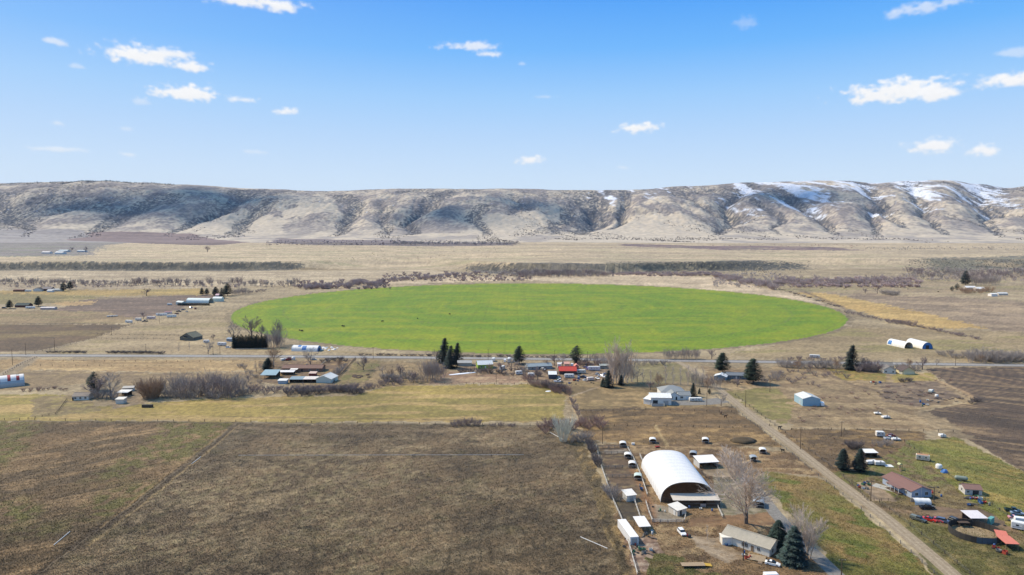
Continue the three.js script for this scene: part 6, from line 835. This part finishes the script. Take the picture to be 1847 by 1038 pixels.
// right-hand far things
hoop('greenhouse', 'white hoop house with blue side patch, left of the pair', 'greenhouse', [1600, 622], [1632, 629], 9, 5.6, { axis: 'x', step: 4, patch: [[.75, .95, .15, .9]] }); hoop('greenhouse', 'white hoop house with blue end wall, right of the pair', 'greenhouse', [1634, 622], [1664, 630], 10, 6, { axis: 'x', step: 4, endMat: M.blueTarp, front: M.blueTarp });
building('house', 'white gabled house among bare shrubs beside the highway', 'house', [1594, 674], [1616, 675], 9, { h: 2.8, rise: 2.6, roof: 'gz', wall: [222, 220, 214], top: [128, 124, 122], win: [['f', -2.5, 1.5], ['f', 2.5, 1.5]] }); building('house', 'grey-roofed rear part of the white gabled house', 'house', [1588, 667], [1612, 668], 8, { h: 3, rise: 2, wall: [210, 208, 200], top: [132, 130, 128] }); building('garage', 'cream garage with dark gable by the highway', 'garage', [1628, 676], [1651, 676], 9, { h: 2.8, rise: 2.8, roof: 'gz', over: .5, wall: [226, 216, 180], top: [92, 80, 78], door: [['f', 0, 0, 7.5, 2.2, paint([236, 228, 196])]] }); building('entry_shed', 'small cream entry at the left of the dark-gabled garage', 'shed', [1622, 675], [1628, 676], 5, { h: 2.4, rise: .9, wall: [226, 218, 200], top: [96, 84, 80] });
tree('fir', 'fir_tree', 'tall dark fir beside the highway on the right', [1538, 667], 621, { wide: 1.35 }); thicket('purple', 'bare_bush', 'bare purplish bush right of the tall dark fir', 'bushes right of the tall dark fir', [1548, 670, 1585, 670], 9, [6, 10], 131, 2, 1.1); thicket('grey', 'bare_bush', 'bare grey bush on the highway verge left of the tall dark fir', 'bushes left of the tall dark fir', [1405, 662, 1515, 664], 16, [5, 9], 132, 3, 1.2); thicket('purple', 'bare_bush', 'low scrub bush on the pasture above the light blue shed', 'scrub above the light blue shed', [1400, 682, 1480, 694], 12, [2, 4], 133, 6); thicket('grey', 'bare_bush', 'large bare bush by the highway at the right edge', 'bushes by the highway at the right edge', [1748, 653, 1860, 650], 22, [7, 12], 134, 4, 1.2); thicket('dark', 'shrub', 'dark bush in the drive before the cream garage', 'bushes before the cream garage', [1625, 689, 1645, 688], 4, [3, 4.5], 135, 1.5); thicket('red', 'weed_clump', 'low reddish weed clump on the scrub pasture', 'weeds on the scrub pasture', [1440, 745, 1720, 700], 40, [.8, 1.8], 136, 22, 1.6); thicket('dark', 'weed_clump', 'low dark weed clump on the scrub pasture', 'dark weeds on the scrub pasture', [1580, 712, 1740, 722], 26, [.8, 1.6], 137, 10, 2); thicket('dark', 'shrub', 'dark shrub on the fence corner of the ploughed field', 'shrubs at the ploughed field corner', [1752, 727, 1766, 724], 5, [2, 3.4], 138, 2);
utilityPole('pole beside the highway at the right', [1724, 660], 641); { const p = G(1690, 717), t = thing('water_tank', 'small white tank in the scrub pasture', 'tank', p, .3); part('body', new THREE.LatheGeometry([[0, 0], [1.1, 0], [1.15, 1.4], [.7, 1.9], [0, 2]].map(v => new THREE.Vector2(...v)), 14), M.whiteMetal, t); part('lid', cyl(.25, .25, .15, 0, 2.0, 0, 8), M.galv, t); } caravan('utility_trailer', 'pale wrecked trailer behind the small white tank', [190, 204, 206], [1680, 708], 40, 4, { h: 1.4, box: true }); caravan('utility_trailer', 'white wrecked trailer among weeds above the paddock track', [232, 230, 226], [1598, 755], 10, 4.4, { h: 1, box: true }); caravan('utility_trailer', 'low white panel trailer left of the wrecked trailer', [236, 232, 226], [1583, 748], -10, 3.4, { h: .8, box: true }); caravan('travel_trailer', 'white capsule trailer at the highway left of the tall fir', [236, 234, 234], [1470, 646], -20, 8, { h: 2.4 });
tree('roundPine', 'pine_tree', 'tall dark pine of the far right farm', [1742, 514], 488, { wide: .9 }); tree('juniper', 'juniper_tree', 'dark round juniper left of the far right farm', [1718, 525], 516, { wide: 1.3 }); tree('juniper', 'juniper_tree', 'dark round juniper close to the far right pine', [1727, 523], 511, { wide: 1.2 }); building('house', 'white-roofed house of the far right farm', 'house', [1744, 523], [1762, 523], 12, { h: 4, rise: 2.4, wall: [200, 196, 190], top: [236, 236, 238] }); building('barn', 'white barn of the far right farm', 'barn', [1763, 526], [1778, 526], 12, { h: 4.4, rise: 3, wall: [214, 210, 206], top: [240, 240, 240] }); building('shed', 'white box shed right of the far right farm', 'shed', [1789, 535], [1800, 535], 9, { h: 4, rise: 1, wall: [236, 236, 238], top: [240, 240, 240] }); building('shed', 'long low pale shed at the right of the far right farm', 'shed', [1802, 533], [1819, 533], 9, { h: 3, rise: 1.4, wall: [204, 200, 196], top: [222, 224, 226] }); thicket('rust', 'bare_bush', 'brown bare bush beside the far right farm', 'brown bushes of the far right farm', [1732, 529, 1790, 528], 7, [8, 13], 141, 1.5, 1.3); thicket('tall', 'bare_tree', 'bare tree behind the far right farm', 'bare trees behind the far right farm', [1755, 514, 1800, 514], 12, [16, 26], 142, 1, 1.1);
thicket('purple', 'ditch_shrub', 'shrub on the ditch running down right of the green circle', 'shrubs on the ditch right of the green circle', [1520, 563, 1770, 613], 34, [2.4, 5], 143, 2, 1.4); thicket('purple', 'ditch_shrub', 'larger shrub midway along the ditch right of the circle', 'larger ditch shrubs right of the circle', [1605, 583, 1646, 588], 7, [6, 9], 144, 1, 1.2); thicket('dark', 'ditch_shrub', 'dark shrub on the upper ditch beyond the circle', 'upper ditch shrubs', [1385, 516, 1520, 556], 18, [2, 3.6], 145, 1, 1.4); tree('elm', 'bare_tree', 'bare tree left of two in the far right pasture', [1561, 530], 519, { wide: 1.4 }); tree('elm', 'bare_tree', 'bare tree right of two in the far right pasture', [1583, 530], 512, {}); thicket('grey', 'bare_bush', 'grey bush clump in the far right pasture', 'grey bush clump in the far right pasture', [1595, 532, 1625, 533], 8, [6, 10], 146, 1, 1.3);
[[1483, 519.5], [1523, 521.5], [1480, 521], [1526, 521], [1625, 519.5], [1638, 522.5], [1693, 527.5]].forEach(([x, y], k) => animal(COW, 'cow', 'dark cow grazing in the far pasture right of the green circle', 'cow', [x, y], k * 50, [52, 38, 34], 'cattle in the far right pasture', 1.3));
[[620, 590], [617, 589.3], [543, 598], [545, 598.4], [540, 597.4], [689, 581], [691, 580.4], [811, 568], [753, 576]].forEach(([x, y], k) => animal(COW, 'cow', 'black cow grazing on the left half of the green circle', 'cow', [x, y], k * 77, [28, 26, 28], 'cattle on the green circle', 1.2));
// far farm on the bench
building('barn', 'white farm barn on the distant bench at left', 'barn', [98, 459], [112, 459], 16, { h: 6, rise: 3, wall: [236, 236, 238], top: [240, 240, 242] }); building('barn', 'pale long shed behind the distant white barn', 'barn', [104, 455], [120, 455], 16, { h: 5, rise: 3, wall: [210, 214, 220], top: [214, 224, 232] }); building('house', 'small white house left of the distant barn', 'house', [74, 458], [88, 458], 14, { h: 5, rise: 3, wall: [226, 222, 222], top: [226, 222, 222] }); building('shed', 'pale shed right of the distant white barn', 'shed', [138, 455], [152, 455], 14, { h: 5, rise: 2, wall: [200, 206, 214], top: [220, 226, 232] });
tree('elm', 'bare_tree', 'left reddish bare tree by the distant bench farm', [129, 455], 445, { wide: 1.1 }); tree('elm', 'bare_tree', 'right reddish bare tree by the distant bench farm', [154, 456], 444, { wide: 1.1 }); tree('elm', 'bare_tree', 'round bare tree alone on the distant bench', [374, 455], 443, { wide: 1.6 });

// more scrub between the farms
thicket('grey', 'bare_bush', 'grey bush along the highway verge below the green circle edge', 'verge bushes right of the poplars', [1150, 660, 1210, 658], 9, [3, 6], 161, 2); thicket('purple', 'bare_bush', 'purplish bush along the ditch line above the willow', 'ditch bushes above the willow', [1028, 716, 1050, 766], 12, [2, 4], 162, 3); thicket('grey', 'bare_bush', 'grey bush on the bank left of the red truck', 'bank bushes left of the red truck', [430, 660, 470, 690], 9, [2.5, 5], 163, 4); thicket('dark', 'bare_bush', 'dark bush behind the brown ranch house', 'bushes behind the ranch house', [580, 652, 625, 652], 8, [2.5, 4.5], 164, 2); thicket('tall', 'bare_tree', 'slender bare tree along the farm lane by the dirt road', 'slender trees by the dirt road', [1240, 690, 1300, 702], 9, [7, 13], 165, 4); thicket('grey', 'bare_bush', 'grey bush right of the rounded dark pine', 'bushes right of the rounded pine', [1372, 690, 1410, 676], 9, [3, 6], 166, 5); thicket('purple', 'bare_bush', 'bush in the scrub below the highway and left of tall fir', 'scrub bushes below the highway', [1400, 672, 1530, 680], 18, [2, 4.5], 167, 5); thicket('red', 'bare_bush', 'reddish bush beside the rear of the scrap yard', 'bushes at the rear of the scrap yard', [1045, 660, 1110, 660], 12, [3, 6], 168, 3); thicket('tall', 'bare_tree', 'thin bare tree behind the scrap yard', 'thin trees behind the scrap yard', [1060, 656, 1106, 664], 7, [7, 12], 169, 2); thicket('grey', 'bare_bush', 'grey bush beyond the highway right of the hoop pair', 'bushes right of the hoop pair', [1690, 640, 1750, 646], 10, [3, 6], 170, 5); thicket('purple', 'bare_bush', 'low bush on the roadside beyond the green circle right', 'roadside bushes right of the circle', [1420, 650, 1540, 650], 16, [2, 4.5], 171, 2); thicket('grey', 'bare_bush', 'grey bush around the white gabled house', 'bushes around the white gabled house', [1580, 664, 1665, 668], 12, [3, 7], 172, 4);

[[448, 690], [462, 672], [612, 668], [655, 668], [690, 676], [705, 686], [722, 682], [860, 678], [884, 674], [905, 674], [922, 670], [985, 664], [1000, 660], [1015, 660], [1052, 666], [1080, 664], [1150, 690], [1188, 704], [1330, 698], [1420, 669], [1440, 672], [1462, 670], [1490, 668], [1508, 670], [1560, 668], [1576, 672], [1640, 667], [1664, 667], [1690, 660], [1770, 656]].forEach(([x, y], k, all) => tree(['elm', 'elmB', 'rustTree'][k % 3], 'yard_tree', k < 15 ? `bare yard tree among the highway farmsteads, ${ORD[k]} from left` : `bare yard tree among the highway farmsteads, ${['rightmost', 'second', 'third', 'fourth', 'fifth', 'sixth', 'seventh', 'eighth', 'ninth', 'tenth', 'eleventh', 'twelfth', '13th', '14th', '15th'][all.length - 1 - k]}${k < all.length - 1 ? ' from right' : ''}`, [x, y], 0, { h: 6 + (k * 37 % 7), wide: 1.2, group: 'bare yard trees of the highway farmsteads' }));
thicket('dark', 'bare_bush', 'dark bush in the yards between green house and red roof', 'yard bushes between green house and red roof', [895, 672, 1005, 676], 16, [2, 4], 181, 5); thicket('dark', 'bare_bush', 'dark bush on the verge in front of the low blue house', 'bushes before the low blue house', [1270, 690, 1360, 694], 12, [1.6, 3.2], 182, 3);
// ================= loose scrap =================
{
  const barrelG = new THREE.LatheGeometry([[0, 0], [.3, 0], [.31, .28], [.29, .3], [.31, .58], [.29, .6], [.3, .88], [0, .88]].map(v => new THREE.Vector2(...v)), 9), tyreG = new THREE.TorusGeometry(.32, .12, 6, 12).rotateX(Math.PI / 2).translate(0, .13, 0), crateG = join([bx(1, .08, .7, 0, .06, 0), bx(1, .6, .06, 0, .36, .33), bx(1, .6, .06, 0, .36, -.33), bx(.06, .6, .7, .48, .36, 0), bx(.06, .6, .7, -.48, .36, 0)]), boardsG = join([0, 1, 2, 3].map(k => bx(2.4 - k * .2, .07, .22, .1 * k, .05 + .08 * k, .1 * (k % 2), .15 * k))), tubG = new THREE.LatheGeometry([[0, .05], [.45, .05], [.55, .6], [.5, .6], [.42, .1], [0, .1]].map(v => new THREE.Vector2(...v)), 12), drum = [[60, 96, 150], [200, 200, 196], [70, 110, 84], [170, 70, 54], [120, 120, 118]], kinds = [['barrel', barrelG, 'drum'], ['tyre', tyreG, 'old tyre'], ['crate', crateG, 'crate'], ['board_stack', boardsG, 'stack of boards'], ['tub', tubG, 'stock tub']], hue = ['blue', 'white', 'green', 'rust-red', 'grey'];
  const r = rng(77);
  for (const [x0, y0, x1, y1, n, where, size] of [[1126, 950, 1136, 990, 9, 'left of the long white container', 1.2], [1140, 984, 1182, 1002, 16, 'in front of the long white container', 1.2], [1154, 958, 1178, 972, 7, 'under the white awning', 1.2], [1742, 897, 1786, 914, 18, 'in the scrap patch below the cabin', 1.3], [1812, 936, 1840, 950, 8, 'by the vehicles at the right edge', 1.3], [1790, 985, 1815, 1004, 8, 'around the coral-red shelters', 1.3], [1340, 990, 1362, 1014, 7, 'beside the deck of the long home', 1], [1548, 868, 1572, 884, 10, 'in the fenced garden by the dirt road', 1.1], [1680, 880, 1700, 900, 6, 'right of the blue-grey house', 1.2], [1000, 684, 1100, 694, 22, 'strewn in front of the red-roofed building', 1.6], [1170, 912, 1200, 925, 4, 'in the pen before the arena', 1], [1566, 690, 1600, 694, 6, 'in the yard below the white gabled house', 1.6], [1240, 905, 1286, 926, 7, 'before the arena lean-to', 1], [1310, 965, 1350, 985, 5, 'along the foot of the long white home', .9], [1140, 874, 1168, 890, 6, 'in the alley below the paddock shelters', 1.1], [1660, 720, 1700, 735, 7, 'in the weedy scrub pasture', 1.5]])
    for (let k = 0; k < n; k++) { const q = Math.floor(r() * 5), c = Math.floor(r() * 5), [nm, geo, word] = kinds[q], m = new THREE.Mesh(geo, q === 1 ? M.rubber : q === 3 ? M.oldTimber : paint(drum[c], .6, 0, true)); m.name = numbered(nm); m.position.copy(G(lerp(x0, x1, r()), lerp(y0, y1, r()))); m.rotation.y = r() * 6.28; m.scale.setScalar(size * (.8 + .5 * r())); tag(m, `${q === 1 || q === 3 ? '' : hue[c] + ' '}${word} ${where}`, q === 1 ? 'tyre' : q === 3 ? 'boards' : nm, `scrap ${where}`); scene.add(m); }
}

// ================= river belt, sagebrush, grass: masses =================
thicket('farTall', 'cottonwood_sapling', 'bare slender tree in the far belt at upper left', 'far belt of bare trees at upper left', [0, 513, 540, 515], 64, [9, 18], 151, 2, 1.2);
thicket('farPurple', 'riverside_willow', 'purple bare willow at the far left rim of the green circle', 'purple willows at the rim of the green circle', [545, 520, 690, 513], 30, [6, 13], 152, 3.5, 1.2);
thicket('farPurple', 'riverside_willow', 'purple bare willow in the belt behind the green circle', 'willow belt behind the green circle', [690, 508, 860, 498], 26, [7, 13], 153, 3, 1.3);
thicket('farTall', 'riverside_tree', 'bare grey tree in the dense belt behind the circle middle', 'dense tree belt behind the circle middle', [930, 500, 1100, 498], 44, [12, 19], 154, 2, 1.2);
thicket('farPurple', 'riverside_willow', 'purple bare willow in the thin belt right of the dense trees', 'thin willow belt right of the dense trees', [1100, 495, 1290, 498], 36, [5, 9], 155, 1, 1.4);
thicket('farPurple', 'riverside_tree', 'grey bare tree at the right rim behind the circle', 'trees at the right rim behind the circle', [1290, 500, 1400, 520], 40, [8, 13], 156, 4, 1.3);
thicket('farPurple', 'riverside_willow', 'purple bare willow in the belt at far right', 'far right willow belt', [1400, 512, 1640, 510], 46, [8, 14], 157, 4, 1.3);
thicket('farTall', 'riverside_tree', 'grey bare tree in the far right belt under the bench', 'far right belt under the bench', [1640, 498, 1860, 500], 44, [12, 20], 158, 7, 1.3);
function scatter(name, label, geo, mat, n, fn, seed) {
  const m = new THREE.InstancedMesh(geo, mat, n), q = new THREE.Object3D(), c = new THREE.Color(), r = rng(seed); let k = 0, guard = 0;
  while (k < n && guard++ < n * 12) { const v = fn(r); if (!v) continue; q.position.set(v.x, v.y ?? ground(v.x, v.z), v.z); q.rotation.set(0, r() * 6.283, 0); q.scale.set(v.w, v.h, v.w); q.updateMatrix(); m.setMatrixAt(k, q.matrix); c.setRGB(...v.c); m.setColorAt(k, c); k++; }
  m.count = k; m.name = name; m.userData = { kind: 'stuff', label }; scene.add(m); return m;
}
const brushG = (() => { const r = rng(5), arr = []; for (let k = 0; k < 26; k++) { const a = r() * 6.28, e = r() * 1.35, R = .6 + .5 * r(), d = new THREE.Vector3(Math.cos(a) * Math.cos(e), Math.sin(e), Math.sin(a) * Math.cos(e)), u = new THREE.Vector3(r() - .5, r() - .5, r() - .5).cross(d).normalize().multiplyScalar(.28); const tip = d.clone().multiplyScalar(R), b = d.clone().multiplyScalar(.15); arr.push(b.x - u.x, b.y - u.y + .05, b.z - u.z, tip.x + u.x * .6, tip.y + u.y * .6, tip.z + u.z * .6, tip.x - u.x * .2, tip.y + .2, tip.z - u.z * .2); } return geoOf(arr); })();
const plain = new THREE.MeshStandardMaterial({ color: 0xffffff, roughness: 0.95 });
const pxArea = (r, [x0, y0, x1, y1]) => G(lerp(x0, x1, r()), lerp(y0, y1, r()));
const belts = [[-60, 487, 540, 475, 3200, .5, 1.5, [92, 95, 90]], [840, 495, 1100, 476, 1800, .6, 1.8, [92, 92, 88]], [1100, 493, 1460, 472, 1700, .7, 2, [112, 108, 96]], [1640, 492, 1900, 468, 1600, 1, 3, [134, 128, 116]], [600, 470, 900, 445, 160, 1.2, 2.6, [130, 122, 104]]];
for (const b of belts) scatter(numbered('sagebrush'), 'sagebrush and low brush covering the far river terrace', brushG, plain, b[4], r => { const p = pxArea(r, b); const h = lerp(b[5], b[6], r() * r()), k = .7 + .6 * r(); return { x: p.x, z: p.z, y: p.y, w: h * (.7 + .5 * r()), h: h * .9, c: L(...b[7], .9 * k) }; }, 200 + Math.round(b[0]));
const thickets = [[-60, 519, 560, 508, 510, 2.5, 10, [164, 146, 136], 1], [540, 522, 705, 508, 90, 4, 11, [150, 130, 126], 0], [690, 508, 960, 492, 255, 2.5, 9, [160, 142, 134], 0], [900, 500, 1110, 490, 442, 4, 14, [158, 144, 134], 1], [1100, 499, 1300, 492, 289, 2.5, 8, [160, 142, 136], 0], [1285, 519, 1410, 495, 340, 3, 11, [170, 158, 150], 1], [1400, 519, 1660, 503, 323, 3, 11, [166, 146, 140], 0], [1400, 514, 1660, 500, 204, 4, 13, [168, 152, 142], 1], [1630, 508, 1900, 486, 561, 4, 15, [170, 156, 146], 1], [480, 443, 940, 434, 442, 3, 9, [146, 130, 128], 0], [700, 441, 935, 438, 204, 8, 18, [146, 136, 128], 1], [1100, 448, 1560, 441, 255, 1.5, 4.5, [166, 136, 132], 0], [1560, 452, 1900, 446, 272, 3, 9, [156, 146, 138], 1]];
for (const b of thickets) scatter(numbered('riverside_brush'), 'leafless brush of the far river belt and hill foot', (b[8] ? SHRUB.farTall[0] : SHRUB.farPurple[1]).geometry, plain, b[4], r => { const p = pxArea(r, b); if (fbm(p.x / 50, p.z / 30, 2) < .4) return null; const h = lerp(b[5], b[6], r() * r()), k = .75 + .5 * r(), g = (b[8] ? SHRUB.farTall[0] : SHRUB.farPurple[1]).userData.h; return { x: p.x, z: p.z, y: p.y, w: h / g * (1.1 + .6 * r()), h: h / g, c: L(...b[7], 1.15 * k) }; }, 400 + Math.round(b[0]));
const coneG = (() => { const r = rng(9), arr = []; for (let j = 0; j < 5; j++) for (let k = 0; k < 5; k++) { const a = 1.2566 * k + j * .6, y = j * .19, R = .28 * (1 - j * .17); arr.push(Math.cos(a) * R, y + .02, Math.sin(a) * R, Math.cos(a + 1.5) * R, y + .04 * r(), Math.sin(a + 1.5) * R, 0, y + .34, 0); } return geoOf(arr); })();
scatter('hill_conifers', 'dark conifers along the left skyline of the ridge', coneG, plain, 900, r => { const p = G(lerp(0, 320, r()), 333); const d = lerp(6750, 7050, r()), x = (lerp(-30, 320, r()) - CX) / F * d; if (fbm(x / 90, d / 50, 3) < .46) return null; const h = 5 + 8 * r(); return { x, z: -d, w: h * .9, h, c: L(70, 78, 72, .7 + .4 * r()) }; }, 301);
scatter('hill_brush', 'brush growing in the gullies of the distant ridge', brushG, plain, 12000, r => { const d = lerp(FOOT + 100, CREST - 50, r()), x = (r() - .5) * 1.7 * d, hs = hillShape(x, d); if (!(hs[1] < .3 || hs[3] > .74) || r() < .3) return null; const h = 2 + 4 * r(); return { x, z: -d, w: h, h: h * .8, c: L(100, 92, 90, .7 + .5 * r()) }; }, 302);
const roadLine = drP.map(p => [p.x, -p.z]), driveLine = [[1346, 862], [1368, 888], [1400, 928], [1438, 970], [1470, 1000], [1508, 1036], [1560, 1090]].map(p => { const g = G(...p); return [g.x, -g.z]; });
const tuftG = (() => { const arr = [], r = rng(12); for (let k = 0; k < 5; k++) { const a = r() * 6.28, l = .25 + .25 * r(), w = .10; arr.push(Math.cos(a + 1.57) * w, 0, Math.sin(a + 1.57) * w, Math.cos(a - 1.57) * w, 0, Math.sin(a - 1.57) * w, Math.cos(a) * l, .75 + .3 * r(), Math.sin(a) * l); } return geoOf(arr); })();
scatter('dry_grass', 'dry grass tufts covering the near fields and pastures', tuftG, plain, 230000, r => { const py = lerp(1075, 742, Math.pow(r(), 1.1)), d = CAM_H * F / (py - HOR), x = (r() - .5) * 1.75 * d; const c = groundColor(x, d); if (lastTuft < r() || Math.min(segDist(roadLine, x, d) - 3.8, segDist(driveLine, x, d) - 3) < 0 || d < 205) return null; const k = .6 + .75 * r(), h = .14 + .3 * r() * r(); return { x, z: -d, y: 0, w: .5 + .7 * r(), h, c: c.map(v => v * k) }; }, 303);
scene.traverse(o => { if (o.isMesh) { o.castShadow = true; o.receiveShadow = true; } });
renderer.render(scene, camera);
